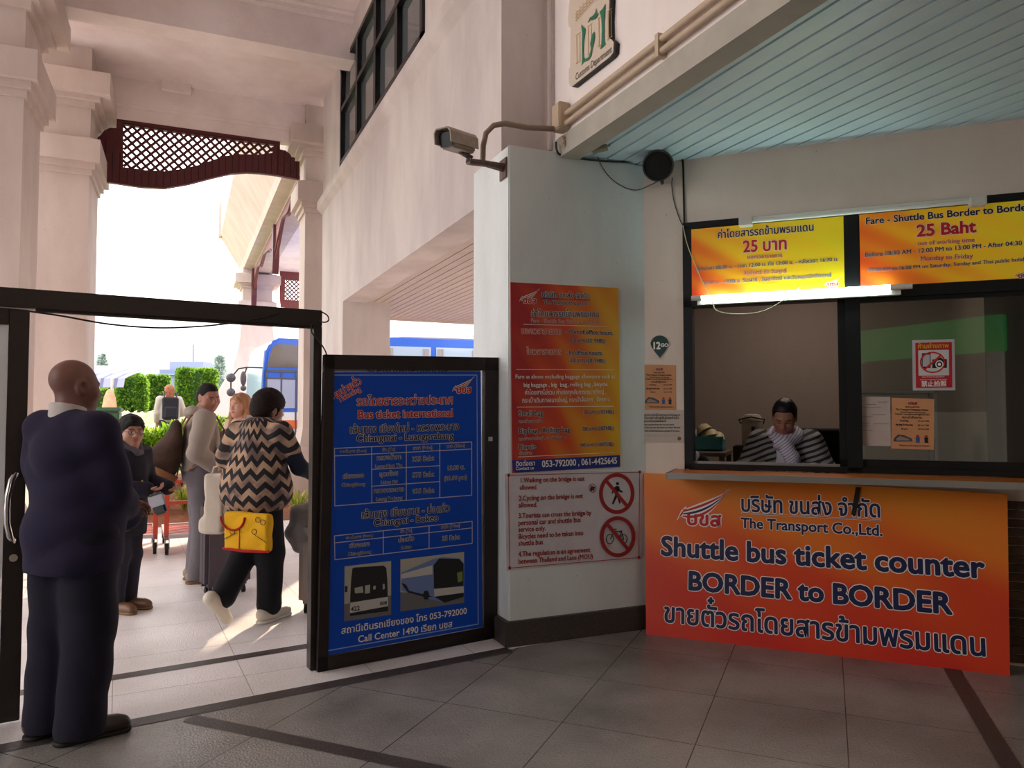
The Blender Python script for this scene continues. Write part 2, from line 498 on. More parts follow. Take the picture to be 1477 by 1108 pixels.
# --- building wall beside the walk (X = 1.9)
XW = 1.90
b = MB()
b.box(XW + 0.02, 4.55, 3.2, XW + 0.38, 9.95, 4.58)            # band over the opening
b.box(XW + 0.02, 4.98, 2.95, XW + 0.32, 9.95, 3.2)            # lintel
b.box(XW + 0.02, 9.95, 0, XW + 0.66, 11.62, 4.58)             # pier
b.box(XW + 0.02, 10.12, 4.58, XW + 0.40, 11.62, 7.0)
b.box(XW + 0.02, 4.55, 4.58, XW + 0.38, 6.30, 7.0)
b.box(XW + 0.02, 6.30, 6.15, XW + 0.38, 10.12, 7.0)
b.box(XW + 0.02, 6.30, 4.58, XW + 0.38, 10.12, 4.80)
b.box(XW + 0.05, 4.98, 4.3, XW + 0.30, 5.3, 4.6)
struct(b, 'wall_left', m_wall)
b = MB()
b.prism([(XW - 0.06, 4.60), (XW - 0.06, 4.71), (XW + 0.03, 4.80), (XW + 0.03, 4.52)], 4.55, 11.66, 'y')
struct(b, 'trim_6', m_wall)
# lower corner pillar standing proud of the wall
b = MB(); b.box(XW, 4.38, 0.0, 2.94, 5.02, 3.2)
struct(b, 'wall_corner_pillar', m_pillar, bevel=0.008)
b = MB(); b.box(XW - 0.035, 4.345, 0, 2.95, 5.04, 0.155); b.box(XW - 0.02, 9.92, 0, XW + 0.68, 11.64, 0.155)
struct(b, 'baseboard_pillar', m_base, bevel=0.006)
# upper window of the wall
wf = Frame((XW + 0.02, 10.12, 4.80), (0, -1, 0))
b = MB(wf.mat())
Wd, Hd = 3.82, 1.35
tr = 0.76
for (x0, y0, x1, y1) in ((0, 0, Wd, 0.06), (0, Hd - 0.06, Wd, Hd), (0, 0, 0.07, Hd), (Wd - 0.07, 0, Wd, Hd), (0, tr - 0.03, Wd, tr + 0.03)):
    b.box(x0, y0, -0.06, x1, y1, 0.03)
for x in (1.02, 1.98, 2.9): b.box(x - 0.05, 0, -0.06, x + 0.05, Hd, 0.025)
m_winglass = M('dark_window_glass', '5d6468', 0.06, spec=0.9, noise=0.3, nscale=1.2, col2='202428')
wo = struct(b, 'window_1', m_blackalu)
b = MB(wf.mat()); b.box(0.02, 0.02, -0.045, Wd - 0.02, Hd - 0.02, -0.03)
b.build('glazing', m_winglass, parent=wo)
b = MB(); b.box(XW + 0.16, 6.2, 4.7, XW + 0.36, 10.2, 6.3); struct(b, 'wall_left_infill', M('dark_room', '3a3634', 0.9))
# soffit in the passage under the wall
def slats(b, x0, x1, y0, y1, z, w=0.105, g=0.012, d=0.012):
    x = x0
    while x < x1 - 0.01:
        xe = min(x + w - g, x1)
        b.box(x, y0, z, xe, y1, z + d, 0)
        x += w
    b.box(x0, y0, z + d, x1, y1, z + d + 0.02, 1)
b = MB(); slats(b, XW + 0.32, 6.5, 4.5, 11.55, 2.96)
struct(b, 'ceiling_passage', [m_soffit2, m_groove])
b = MB(); b.box(XW + 0.38, 4.56, 3.02, 9, 11.62, 3.25); b.box(XW + 0.38, 11.5, 2.94, 9, 11.62, 3.25)
struct(b, 'ceiling_slab', m_wall)

# --- fascia, soffit over the counter
XF = 2.29
b = MB(); b.box(XF, -3.0, 3.17, XF + 0.12, 4.56, 7.0)
struct(b, 'wall_fascia', plaster('fascia_plaster', 'fbf1ee', 'e6d6ce', 0.35))
b = MB(); b.prism([(XF - 0.02, 3.165), (XF + 0.12, 3.165), (XF + 0.12, 3.3), (XF - 0.02, 3.3)], -3.0, 4.5, 'y')
struct(b, 'trim_7', M('fascia_underside', 'b9b4a8', 0.7, noise=0.3, nscale=4))
b = MB(); slats(b, XF + 0.10, 7.6, -3.0, 4.45, 3.205, w=0.125, g=0.018, d=0.02)
struct(b, 'ceiling_soffit', [m_soffit, m_groove])
b = MB(); b.box(XF + 0.10, -3.0, 3.24, 9, 4.5, 3.4); struct(b, 'ceiling_soffit_slab', m_wall)
# pipe in the corner of the fascia
b = MB(); b.tube([(XF - 0.03, 4.5, 3.25), (XF - 0.03, 4.5, 6.9)], 0.018, 10)
tag(b.build('corner_pipe', m_wall, smooth=True), 'thin painted pipe rising in the corner beside the fascia', 'pipe')

# --- ceiling and beams of the hall
b = MB(); b.box(-2.4, 9.8, 6.32, 2.3, 12.6, 6.6); b.box(-9, -8.2, 6.55, 2.29, 9.5, 6.8)
struct(b, 'ceiling', m_ceil)
b = MB(); b.box(-2.4, 9.48, 6.0, XW + 0.05, 9.81, 7.0); struct(b, 'ceiling_beam', m_ceil)
b = MB(); b.box(-2.4, 9.38, 6.46, XW + 0.05, 9.5, 6.56); b.box(-2.4, 9.3, 6.52, XW + 0.05, 9.5, 6.56); struct(b, 'trim_8', m_ceil)
b = MB(); b.box(-2.4, 12.0, 5.95, 2.4, 12.22, 7.0); b.box(-2.4, 12.05, 5.72, 2.4, 12.2, 5.97); b.box(-2.4, 12.02, 5.90, 2.4, 12.2, 5.97)
struct(b, 'ceiling_beam_outer', m_ceil)
b = MB(); lp = onY(233, 122, 11.98); lq = onY(276, 134, 11.98)
b.box(lp.x, 11.86, lp.z - 0.09, lq.x, 12.0, lp.z + 0.09)
tag(b.build('beam_light_box', m_ceil, bevel=0.01), 'small white box fixed on the outer ceiling beam above the lattice panel', 'light box')

def column(name, x0, x1, y0, y1, tiers, top):
    bb = MB()
    bb.box(x0, y0, 0.0, x1, y1, top)
    for z0, z1, o0, o1 in tiers:
        a = [(x0 - o0, y0 - o0, z0), (x1 + o0, y0 - o0, z0), (x1 + o0, y1 + o0, z0), (x0 - o0, y1 + o0, z0)]
        c = [(x0 - o1, y0 - o1, z1), (x1 + o1, y0 - o1, z1), (x1 + o1, y1 + o1, z1), (x0 - o1, y1 + o1, z1)]
        bb.add(a + c, [(3, 2, 1, 0), (4, 5, 6, 7), (0, 1, 5, 4), (1, 2, 6, 5), (2, 3, 7, 6), (3, 0, 4, 7)])
    return struct(bb, name, m_col)
TIERS = [(4.60, 4.68, 0.03, 0.03), (4.68, 4.76, 0.07, 0.07), (4.76, 5.06, 0.13, 0.13), (5.06, 5.11, 0.10, 0.02),
         (5.50, 5.58, 0.05, 0.05), (5.58, 5.64, 0.12, 0.12), (5.64, 5.92, 0.24, 0.24), (5.92, 5.97, 0.20, 0.10)]
FLARE = [(0, 0.34, 0.28, 0.28), (0.34, 0.52, 0.28, 0.16), (0.52, 0.66, 0.16, 0.09), (0.66, 0.95, 0.09, 0.0)]
column('column_1', -2.35, -1.50, 8.68, 9.62, TIERS + FLARE, 6.55)
column('column_2', -2.1, -1.18, 11.2, 12.3, TIERS + FLARE, 6.4)
column('column_3', 1.70, 2.6, 11.9, 12.5, TIERS + [(0, 0.62, 0.24, 0.24), (0.62, 0.78, 0.24, 0.12), (0.78, 0.95, 0.12, 0.05), (0.95, 1.25, 0.05, 0.0)], 6.4)
# roof edge carried by the columns
b = MB(); b.box(-2.5, -8.2, 5.97, -1.28, 9.5, 6.6); struct(b, 'ceiling_beam_edge', m_col)

# --- ticket counter wall (diagonal), with its window opening
CQ = Vector((2.92, 4.39, 0))
CW = Frame(CQ, (0.70711, -0.70711, 0))
def cw(d=0.0): return CW.off(d)
b = MB(CW.mat())
wx0, wx1, wz0, wz1 = 0.28, 3.5, 1.09, 2.765
b.box(-0.12, 0, -0.18, wx0, 3.25, 0); b.box(wx0, wz1, -0.18, 5.2, 3.25, 0); b.box(wx0, 0, -0.18, 5.2, wz0 - 0.02, 0); b.box(wx1, wz0 - 0.02, -0.18, 5.2, wz1, 0)
struct(b, 'wall_counter', plaster('counter_plaster', 'e6d8cc', 'c2b09f', 0.35))
b = MB(CW.mat())
for i in range(18):
    z = 0.02 + i * 0.052
    b.box(1.9, z, 0, 5.2, z + 0.046, 0.012 + 0.008 * ((i * 7) % 5) / 4)
struct(b, 'wall_counter_cladding', M('split_stone', '5a4335', 0.85, noise=0.7, nscale=9, col2='2a1d16', bump=0.5, bscale=30))
# booth behind it
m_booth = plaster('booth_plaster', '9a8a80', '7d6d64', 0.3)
b = MB(CW.mat())
b.box(-0.6, 0, -2.75, 5.2, 3.3, -2.6)
b.box(-0.75, 0, -2.75, -0.6, 3.3, -0.18)
b.box(2.30, 0, -2.6, 2.42, 3.3, -1.3)
b.box(5.1, 0, -2.75, 5.2, 3.3, -0.18)
struct(b, 'wall_booth', m_booth)
b = MB(CW.mat()); b.box(-0.75, 3.1, -2.75, 5.2, 3.2, -0.18); struct(b, 'ceiling_booth', m_booth)
b = MB(CW.mat()); b.box(-0.6, -0.02, -2.6, 5.1, 0.24, -0.18); struct(b, 'floor_booth', m_booth)
# dark hall behind the viewer: shop fronts that show as reflections in the counter window
b = MB(); b.box(-9, -8.3, 0, 9, -8.1, 6.8); b.box(7.4, -8.2, 0, 7.6, 1, 6.8); b.prism([(-9, -8.2), (-8.8, -8.2), (-3.6, 1.3), (-3.8, 1.3)], 0, 6.8, 'z')  # slanted wall added out of view to cut off side sky light
struct(b, 'wall_back_and_sky_screen', plaster('back_plaster', '9a918a', '7a716a', 0.4))

# shop fronts behind the viewer, glow put into walls and panes; the counter glass mirrors them
m_gsign = M('green_shop_sign', '2f8a4a', 0.5, emit=0.9, noise=0.3, nscale=1.2, col2='5f9a3a')
b = MB(); b.box(-6.3, -8.1, 2.75, -2.6, -7.95, 3.5); struct(b, 'wall_back_shop_sign', m_gsign)
b = MB(); b.box(-6.3, -8.1, 0.3, -2.75, -8.02, 1.5); b.box(-2.95, -8.1, 0, -2.65, -7.95, 2.75); b.box(-6.35, -8.1, 0, -6.1, -7.95, 2.75); struct(b, 'wall_back_shop_front', M('glowing_shop_wall', 'b9b6a8', 0.6, emit=0.22))
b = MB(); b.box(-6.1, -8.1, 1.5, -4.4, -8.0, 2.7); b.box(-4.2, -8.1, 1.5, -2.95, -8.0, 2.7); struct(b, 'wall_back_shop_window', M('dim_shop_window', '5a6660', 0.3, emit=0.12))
# ================================================================ SIGNS, DOOR, COUNTER
m_navy = M('navy_print', '141a4a', 0.5)
m_navy2 = M('dark_navy_print', '0d1236', 0.5)
m_white = M('white_print', 'efeae6', 0.5)
m_red = M('red_print', 'c2161c', 0.5)
m_redp = M('brick_red_print', '9c2024', 0.5)
m_black = M('black_print', '101014', 0.5)
m_redtx = M('orange_red_print', 'c23a22', 0.5)
m_green = M('green_print', '0c6e4c', 0.5)
m_gold = M('gold_print', 'b98a3c', 0.5)
m_steel = M('brushed_steel', 'b9b4ae', 0.25, metal=1.0)
m_chrome = M('chrome', 'cfcac6', 0.12, metal=1.0)
m_alum = M('silver_aluminium', 'b8b6b2', 0.35, metal=0.9)
m_blackp = M('black_plastic', '121214', 0.45)
m_cable = M('black_cable', '0e0e10', 0.6)
m_white_pl = M('white_plastic', 'd9d4cc', 0.45)

def ramp_board(name, stops, vec, rough=0.42, streak=0.25, emit=0.0, sc=3.0):
    """printed board: colour runs across the sheet along vec (in the sheet's own 0..1 box), with printed diagonal bands"""
    m = bpy.data.materials.new(name); m.use_nodes = True
    t = m.node_tree; b = t.nodes['Principled BSDF']; b.inputs['Roughness'].default_value = rough
    tc = t.nodes.new('ShaderNodeTexCoord')
    dp = t.nodes.new('ShaderNodeVectorMath'); dp.operation = 'DOT_PRODUCT'; dp.inputs[1].default_value = vec
    t.links.new(tc.outputs['Generated'], dp.inputs[0])
    wv = t.nodes.new('ShaderNodeTexWave'); wv.inputs['Scale'].default_value = sc; wv.inputs['Distortion'].default_value = 3.0
    wv.inputs['Detail'].default_value = 1; wv.inputs['Detail Scale'].default_value = 0.6
    mp = t.nodes.new('ShaderNodeMapping'); mp.inputs['Rotation'].default_value = (0.4, 0.7, 0.6); mp.inputs['Scale'].default_value = (0.5, 0.5, 0.5)
    t.links.new(tc.outputs['Generated'], mp.inputs[0]); t.links.new(mp.outputs[0], wv.inputs['Vector'])
    ma = t.nodes.new('ShaderNodeMath'); ma.operation = 'MULTIPLY_ADD'; ma.inputs[1].default_value = streak; 
    sb = t.nodes.new('ShaderNodeMath'); sb.operation = 'SUBTRACT'; sb.inputs[1].default_value = 0.5
    t.links.new(wv.outputs['Fac'], sb.inputs[0]); t.links.new(sb.outputs[0], ma.inputs[0]); t.links.new(dp.outputs['Value'], ma.inputs[2])
    rp = t.nodes.new('ShaderNodeValToRGB'); e = rp.color_ramp.elements
    e[0].position, e[0].color = stops[0][0], lin(stops[0][1]); e[1].position, e[1].color = stops[-1][0], lin(stops[-1][1])
    for p, c in stops[1:-1]: x = e.new(p); x.color = lin(c)
    t.links.new(ma.outputs[0], rp.inputs[0]); t.links.new(rp.outputs[0], b.inputs['Base Color'])
    if emit:
        t.links.new(rp.outputs[0], b.inputs['Emission Color']); b.inputs['Emission Strength'].default_value = emit
    return m

def logo(sg, tl, tr, bl, text=True, halo=None, ink=None, px=True):
    """the carrier's winged mark: striped wing over three letters; tl, tr, bl are its corners"""
    if px: tl, tr, bl = [Vector(sg.fr.px(*p)) for p in (tl, tr, bl)]
    else: tl, tr, bl = map(Vector, (tl, tr, bl))
    ex, ey = tr - tl, bl - tl
    def uv(X, Y): q = tl + ex * ((X - 128) / 212) + ey * ((Y - 40) / 145); return (q.x, q.y)
    def edge(t, k):
        x = 148 + 190 * t; y = 130 - 36 * math.sin(min(1, t * 1.15) * math.pi / 2) - 50 * t ** 3
        return (x - 14 * k * t, y + 46 * k * math.sin(math.pi * min(1, 0.14 + 0.86 * t)) ** 0.8)
    N = 14
    def band(a, b): return [edge(i / N, a) for i in range(N + 1)] + [edge(i / N, b) for i in range(N, -1, -1)]
    items = []
    if halo: items.append(([band(-0.16, 1.16), [(122, 168), (140, 130), (160, 112), (166, 132), (140, 152)]], halo))
    red = ink or m_red
    items += [([[(127, 164), (138, 142), (152, 124), (160, 128), (146, 143)]], red), ([band(0, .22)], red), ([band(.22, .4)], m_white),
              ([band(.4, .6)], ink or m_navy), ([band(.6, .76)], m_white), ([band(.76, 1.0)], red)]
    sg.shape(items, None, name='logo', px=False, uv=uv)
    if text: sg.text('บขส', uv(160, 181), uv(300, 184), red, w=0.035, halo=halo, hw=0.05, px=False, name='logo', sy=0.9)

# ---------------------------------------------------------------- entrance doors
DF = Frame(D0, DE)
b = MB(DF.mat())
b.box(-1.6, 1.968, -0.05, 1.408, 2.062, 0.03)
b.box(1.36, 0, -0.05, 1.408, 1.97, 0.03)
b.box(0.0, 1.955, -0.03, 1.36, 1.97, 0.01)
struct(b, 'doorframe_1', m_alu, bevel=0.004)
dl = MB(DF.mat())
for x0, y0, x1, y1 in ((-0.105, 0.015, -0.022, 1.96), (-1.15, 0.015, -0.105, 0.145), (-1.15, 1.885, -0.105, 1.96), (-1.23, 0.015, -1.15, 1.96)):
    dl.box(x0, y0, -0.022, x1, y1, 0.022)
door1 = struct(dl, 'door_1', m_alu, bevel=0.003)
m_dglass = M('dusty_glass', 'b9c6cf', 0.12, alpha=0.52, noise=0.5, nscale=2.5, col2='8fa0ac', spec=0.6)
b = MB(DF.mat()); b.box(-1.15, 0.14, -0.004, -0.1, 1.89, 0.004); b.build('glass_pane', m_dglass, parent=door1)
b = MB(DF.mat())
hp = [(-0.062, 1.175, 0.02), (-0.062, 1.175, 0.05), (-0.075, 1.15, 0.075), (-0.088, 1.08, 0.085), (-0.09, 1.02, 0.087), (-0.088, 0.95, 0.085), (-0.075, 0.885, 0.075), (-0.062, 0.863, 0.05), (-0.062, 0.863, 0.02)]
b.tube(hp, 0.0135, 12); b.build('handle', m_chrome, parent=door1, smooth=True)
b = MB(DF.mat()); b.cyl((-0.062, 0.78, 0.02), (-0.062, 0.78, 0.03), 0.018); b.build('lock', m_steel, parent=door1, smooth=True)
# the fixed leaf to which the blue board is fastened
LT, LB = [(1.412, 1.802), (2.573, 1.83)], [(1.388, 0.0), (2.566, 0.012)]
def leaf(s, z):   # the leaf hangs a little out of square: 0..1 both ways
    a = Vector(LB[0]).lerp(Vector(LB[1]), s); c = Vector(LT[0]).lerp(Vector(LT[1]), s); return tuple(a.lerp(c, z))
def leafbox(bb, s0, z0, s1, z1, d0, d1):
    q = [leaf(s0, z0), leaf(s1, z0), leaf(s1, z1), leaf(s0, z1)]
    bb.prism(q, d0, d1, 'z')
b = MB(DF.mat())
for q in ((0, 0, 0.05, 1), (0.915, 0, 1, 1), (0, 0, 1, 0.045), (0, 0.953, 1, 1)): leafbox(b, *q, 0.03, 0.075)
door2 = struct(b, 'door_2', m_alu, bevel=0.003)
b = MB(DF.mat()); leafbox(b, 0.04, 0.04, 0.93, 0.96, 0.048, 0.054)
b.build('glass_pane', M('clear_dusty_glass', 'c8ccd0', 0.1, alpha=0.35, noise=0.4, nscale=3, col2='9aa2aa', spec=0.6), parent=door2)
b = MB(DF.mat()); leafbox(b, 0.93, 0.70, 0.96, 0.715, 0.075, 0.085); b.build('latch', m_steel, parent=door2, bevel=0.002)
DS = DF.off(0.062)
sg = Sign(door2, DF.off(0.057))
def z6(X, Y): return (460 + X / 4.82, 510 + Y / 4.82)
def z7(X, Y): return (460 + X / 4.615, 720 + Y / 4.615)
sg.shape([z6(30, 88), z6(1122, 95), z6(1122, 128), z6(30, 128)] and [[z6(30, 88), z6(1122, 95), z6(1122, 128), z6(30, 128)]], M('pale_sticker', '9a9298', 0.5), name='sticker')
sg.text('สถานีขนส่งผู้โดยสาร', z6(905, 98), z6(330, 96), M('sticker_print', '5a5058', 0.5), w=0.03, sy=1.0, name='sticker_lettering')

# ---------------------------------------------------------------- blue international ticket board
m_blue = M('blue_board', '114cc0', 0.5, noise=0.12, nscale=3, col2='0d42ac', spec=0.2)
corn = [z7(32, 1042), z7(1085, 850), z6(1122, 128), z6(42, 130)]
blue = panel('ticket_board', DS, corn, 0.006, m_blue, 'blue board of international bus ticket prices fastened in the dark door leaf', 'sign board')
sg = Sign(blue, DS.off(0.0062))
lb = M('pale_blue_line', '8fa9e0', 0.5)
fr_in = [z7(55, 1010), z7(1060, 832), z6(1098, 150), z6(62, 150)]
for i in range(4): sg.line(fr_in[i], fr_in[(i + 1) % 4], 0.006, lb)
def T(t, a, c, m=m_navy2, w=0.018, halo=m_white, hw=0.035, sy=1.0, **k): return sg.text(t, a, c, m, w, halo, hw, sy, **k)
T('จำหน่ายตั๋ว', z6(85, 330), z6(300, 205), m_red, 0.03, sy=1.15)
T('Ticketing', z6(142, 342), z6(293, 258), m_red, 0.03, sy=1.1)
T('รถโดยสารระหว่างประเทศ', z6(262, 362), z6(933, 350), m_red, 0.02, sy=1.15)
T('Bus ticket international', z6(268, 452), z6(932, 437), m_red, 0.03)
T('เส้นทาง เชียงใหม่ - หลวงพระบาง', z6(212, 556), z6(975, 530), sy=1.15)
T('Chiangmai - Luangprabang', z6(260, 614), z6(933, 592), w=0.025)
wl = M('table_line', 'c7bfcf', 0.5)
def L(f, *pts):
    for a, c in zip(pts, pts[1:]): sg.line(f(*a), f(*c), 0.0045, wl)
L(z6, (108, 660), (1062, 615), (1062, 985), (110, 1060), (108, 660)); L(z6, (110, 712), (1062, 664))
L(z6, (366, 648), (368, 1040)); L(z6, (607, 637), (607, 1020)); L(z6, (840, 627), (840, 1000))
L(z6, (367, 806), (840, 780)); L(z6, (367, 923), (840, 890))
def row(f, items, w=0.012, hw=0.045):
    for t, x0, y0, x1, y1 in items: T(t, f(x0, y0), f(x1, y1), w=w, hw=hw)
row(z6, [('จากต้นทาง (From)', 145, 692, 332, 684), ('ถึง (To)', 440, 680, 530, 675), ('ราคา (Price)', 655, 670, 792, 662), ('เวลา (Time)', 888, 656, 1015, 648)])
row(z6, [('หลวงน้ำทา', 402, 742, 575, 732), ('Luang Nam Tha', 390, 797, 582, 786), ('325 Baht', 648, 752, 800, 742), ('เชียงของ', 165, 870, 315, 862),
         ('Chiangkhong', 158, 926, 322, 918), ('อุดมไชย', 420, 855, 552, 846), ('Udom Xai', 430, 908, 548, 900), ('575 Baht', 650, 862, 800, 853),
         ('15.00 น.', 890, 812, 1015, 803), ('(03.00 pm)', 870, 884, 1030, 872), ('หลวงพระบาง', 380, 970, 592, 957), ('Luang Prabang', 396, 1026, 580, 1013), ('935 Baht', 650, 975, 800, 965)])
T('เส้นทาง เชียงราย - บ่อแก้ว', z7(280, 130), z7(872, 82), sy=1.15)
T('Chiangrai - Bokeo', z7(362, 180), z7(795, 143), w=0.025)
L(z7, (103, 245), (1020, 148), (1020, 295), (106, 404), (103, 245)); L(z7, (103, 292), (1020, 192)); L(z7, (428, 212), (428, 364)); L(z7, (733, 180), (733, 327))
row(z7, [('จากต้นทาง (From)', 180, 268, 358, 250), ('ถึง (To)', 542, 226, 622, 218), ('ราคา (Price)', 812, 198, 940, 184), ('เชียงของ', 200, 326, 340, 310), ('Chiangkhong', 192, 378, 348, 360),
         ('บ่อแก้ว', 528, 288, 635, 274), ('Bokeo', 548, 334, 618, 326), ('35 Baht', 818, 278, 938, 266)])
T('สถานีเดินรถเชียงของ โทร 053-792000', z7(146, 898), z7(984, 762), m_white, 0.015, None)
T('Call Center 1490 เรียก บขส', z7(258, 955), z7(888, 850), m_white, 0.015, None)
logo(sg, z6(925, 165), z6(1085, 158), z6(930, 280), halo=m_white)
# the two printed pictures of buses
pg, pdk, pwh, psk, pbl, por = [M(n, c, 0.5) for n, c in (('print_grey', '6f6f72'), ('print_dark', '15161c'), ('print_white', 'c9c6c2'), ('print_sky', 'b4b2a6'), ('print_blue', '6f86bd'), ('print_orange', 'd86a2a'))]
def Z(*pts): return [z7(*p) for p in pts]
sg.shape([([Z((170, 448), (480, 412), (480, 770), (168, 815))], psk), ([Z((168, 700), (480, 640), (480, 770), (168, 815))], pg),
          ([Z((222, 462), (240, 455), (430, 443), (448, 458), (455, 540), (460, 740), (205, 775), (208, 640), (214, 540))], pdk),
          ([Z((208, 690), (458, 650), (460, 712), (205, 760))], pwh), ([Z((320, 745), (368, 738), (368, 760), (320, 767))], por),
          ([Z((236, 592), (290, 580), (296, 622), (240, 628))], psk), ([Z((306, 575), (340, 570), (338, 625), (306, 630))], psk), ([Z((424, 566), (436, 563), (438, 598), (424, 602))], psk), ([Z((362, 578), (378, 576), (376, 600), (360, 602))], psk),
          ([Z((172, 580), (190, 577), (188, 618), (172, 620))], pdk), ([Z((205, 760), (460, 712), (460, 745), (208, 778))], pdk)], None, name='bus_picture')
sg.text('422', z7(212, 748), z7(272, 738), pdk, 0.03); sg.text('008', z7(405, 708), z7(452, 700), pdk, 0.03)
sg.shape([([Z((542, 402), (966, 352), (966, 690), (542, 748))], psk), ([Z((542, 620), (966, 640), (966, 690), (542, 748))], pg),
          ([Z((548, 490), (760, 400), (820, 385), (940, 395), (964, 430), (966, 625), (830, 690), (700, 655), (548, 610))], pbl),
          ([Z((762, 440), (800, 395), (930, 398), (962, 430), (962, 578), (765, 598))], pdk), ([Z((548, 500), (755, 440), (755, 500), (548, 530))], pwh),
          ([Z((918, 490), (955, 480), (955, 545), (925, 555))], M('print_green', '7d8f4a', 0.5)), ([Z((765, 598), (962, 580), (964, 622), (768, 648))], pwh), ([Z((548, 556), (580, 570), (600, 610), (760, 650), (700, 652), (592, 622), (560, 580))], pdk),
          ([Z((690, 640), (700, 612), (725, 610), (735, 640), (725, 668), (700, 668))], pdk), ([Z((768, 650), (964, 624), (962, 650), (835, 690))], pdk)], None, name='bus_picture')

# ---------------------------------------------------------------- boards on the corner pillar
PF = Frame((XW, 4.38, 0), (1, 0, 0))
def z4(X, Y): return (730 + X / 3.695, 400 + Y / 3.695)
m_or1 = ramp_board('orange_fare_board_print', [(0.0, 'a81f22'), (0.35, 'cf4a1c'), (0.62, 'd98a1c'), (1.0, 'dfae1e')], (0.95, 0, -0.12), streak=0.22)
fare = panel('fare_board', PF, [z4(32, 1043), z4(607, 1010), z4(595, 58), z4(22, 27)], 0.008, m_or1, 'tall red and orange fare board fixed to the corner pillar above the white rules sheet', 'sign board')
sg = Sign(fare, PF.off(0.0085))
sg.shape([[z4(30, 977), z4(607, 948), z4(607, 1010), z4(60, 1041), z4(36, 1030)]], M('deep_blue_print', '122a86', 0.45), name='blue_band')
def T(t, a, c, m=m_navy2, w=0.026, halo=m_white, hw=0.045, sy=1.0, **k): return sg.text(t, z4(*a), z4(*c), m, w, halo, hw, sy, **k)
logo(sg, z4(72, 58), z4(182, 60), z4(72, 140), halo=m_white)
T('บริษัท ขนส่ง จำกัด', (188, 104), (446, 114), w=0.02); sg.line(z4(190, 112), z4(450, 122), 0.004, m_navy)
T('The Transport Co.,Ltd.', (200, 142), (438, 150), w=0.015)
T('ค่าโดยสารรถข้ามพรมแดน', (132, 208), (496, 214), w=0.015, sy=1.2)
T('Fare - Shuttle Bus Border to Border', (132, 240), (498, 250), m_redtx, 0.01)
sg.line(z4(92, 251), z4(536, 262), 0.003, m_white)
T('นอกเวลาราชการ', (80, 300), (298, 304), m_redtx, sy=1.25); T('- Out of office hours.', (316, 300), (570, 308)); T('25 บาท (25 THB.)', (340, 346), (528, 350))
T('ในเวลาราชการ', (110, 410), (296, 412), m_redtx, sy=1.25); T('- In office hours.', (316, 412), (516, 416)); T('20 บาท (20 THB.)', (340, 452), (528, 456))
sg.line(z4(54, 492), z4(576, 494), 0.003, m_white)
T('Fare as above excluding baggage allowance such as', (48, 540), (580, 538), m_white, 0.01, None)
T('big baggage , big        , rolling bag , bicycle', (92, 584), (540, 580), m_white, 0.01, None)
sg.shape([[z4(278, 560), z4(332, 558), z4(332, 590), z4(278, 592)]], m_red, name='red_patch'); sg.text('bag', z4(286, 584), z4(325, 582), m_white, 0.02, dz=0.0006)
T('ค่าโดยสารไม่รวม ค่าบรรทุกสัมภาระขนาดใหญ่ ,', (98, 626), (532, 622), m_white, 0.008, None, sy=1.25)
T('กระเป๋าเดินทางขนาดใหญ่, กระเป๋าล้อลาก , จักรยาน', (84, 668), (554, 662), m_white, 0.008, None, sy=1.25)
sg.line(z4(58, 692), z4(572, 688), 0.003, m_white)
T('Small bag', (66, 738), (196, 738), w=0.02); T('10 บาท (10THB.)', (408, 728), (574, 726)); T('กระเป๋าขนาดเล็ก', (66, 776), (196, 774), m_redp, 0.005)
T('Big bag , Rolling bag', (66, 832), (340, 824), w=0.02); T('20 บาท (20THB.)', (408, 818), (574, 812)); T('กระเป๋าขนาดใหญ่ , กระเป๋าล้อลาก', (66, 870), (318, 860), m_redp, 0.005)
T('Bicycle', (66, 918), (160, 914), w=0.02); T('100 บาท (100THB.)', (386, 904), (576, 898)); T('จักรยาน', (70, 946), (140, 944), m_redp, 0.005)
sg.line(z4(62, 958), z4(578, 934), 0.003, m_white)
T('ติดต่อเรา', (50, 1006), (154, 1002), m_white, 0.02, None, sy=1.1); T('Contact us', (50, 1028), (148, 1024), m_white, 0.01, None)
T('053-792000 , 061-4425645', (190, 1012), (592, 992), m_white, 0.02, None, sy=1.15)

def zr(X, Y): return (720 + X / 6.155, 660 + Y / 6.155)
m_vinyl = M('white_vinyl_sheet', 'd2ccd2', 0.35, noise=0.25, nscale=5, col2='a49ca4', bump=0.25, bscale=7)
rules = panel('rules_sheet', PF, [zr(65, 1005), zr(660, 950), zr(1262, 905), zr(1275, 120), zr(660, 122), zr(48, 140)], 0.003, m_vinyl, 'white vinyl sheet of bridge rules in red print on the corner pillar', 'notice')
sg = Sign(rules, PF.off(0.0034))
ins = [(82, 158), (1246, 130), (1240, 888), (92, 982)]
for i in range(4): sg.line(zr(*ins[i]), zr(*ins[(i + 1) % 4]), 0.0045, m_redp)
for x, y in ins: sg.shape([[zr(x - 10, y - 14), zr(x + 12, y - 14), zr(x + 12, y + 12), zr(x - 10, y + 12)]], m_redp, name='corner_mark')
for t, x0, y0, x1, y1 in [('1.Walking on the bridge is not', 180, 222, 756, 206), ('allowed.', 180, 286, 340, 282), ('2.Cycling on the bridge is not', 172, 384, 740, 360), ('allowed.', 170, 444, 340, 438),
                          ('3.Tourists can cross the bridge by', 168, 538, 816, 510), ('personal car and shuttle bus', 168, 602, 724, 572), ('service only.', 168, 660, 414, 648), ('Bicycles need to be taken into', 168, 724, 746, 688),
                          ('shuttle bus', 168, 784, 390, 770), ('4.The regulation is an agreement', 168, 880, 806, 838), ('between Thailand and Laos (MOU)', 168, 944, 832, 896)]:
    sg.text(t, zr(x0, y0), zr(x1, y1), m_redp, 0.022, sy=1.15)
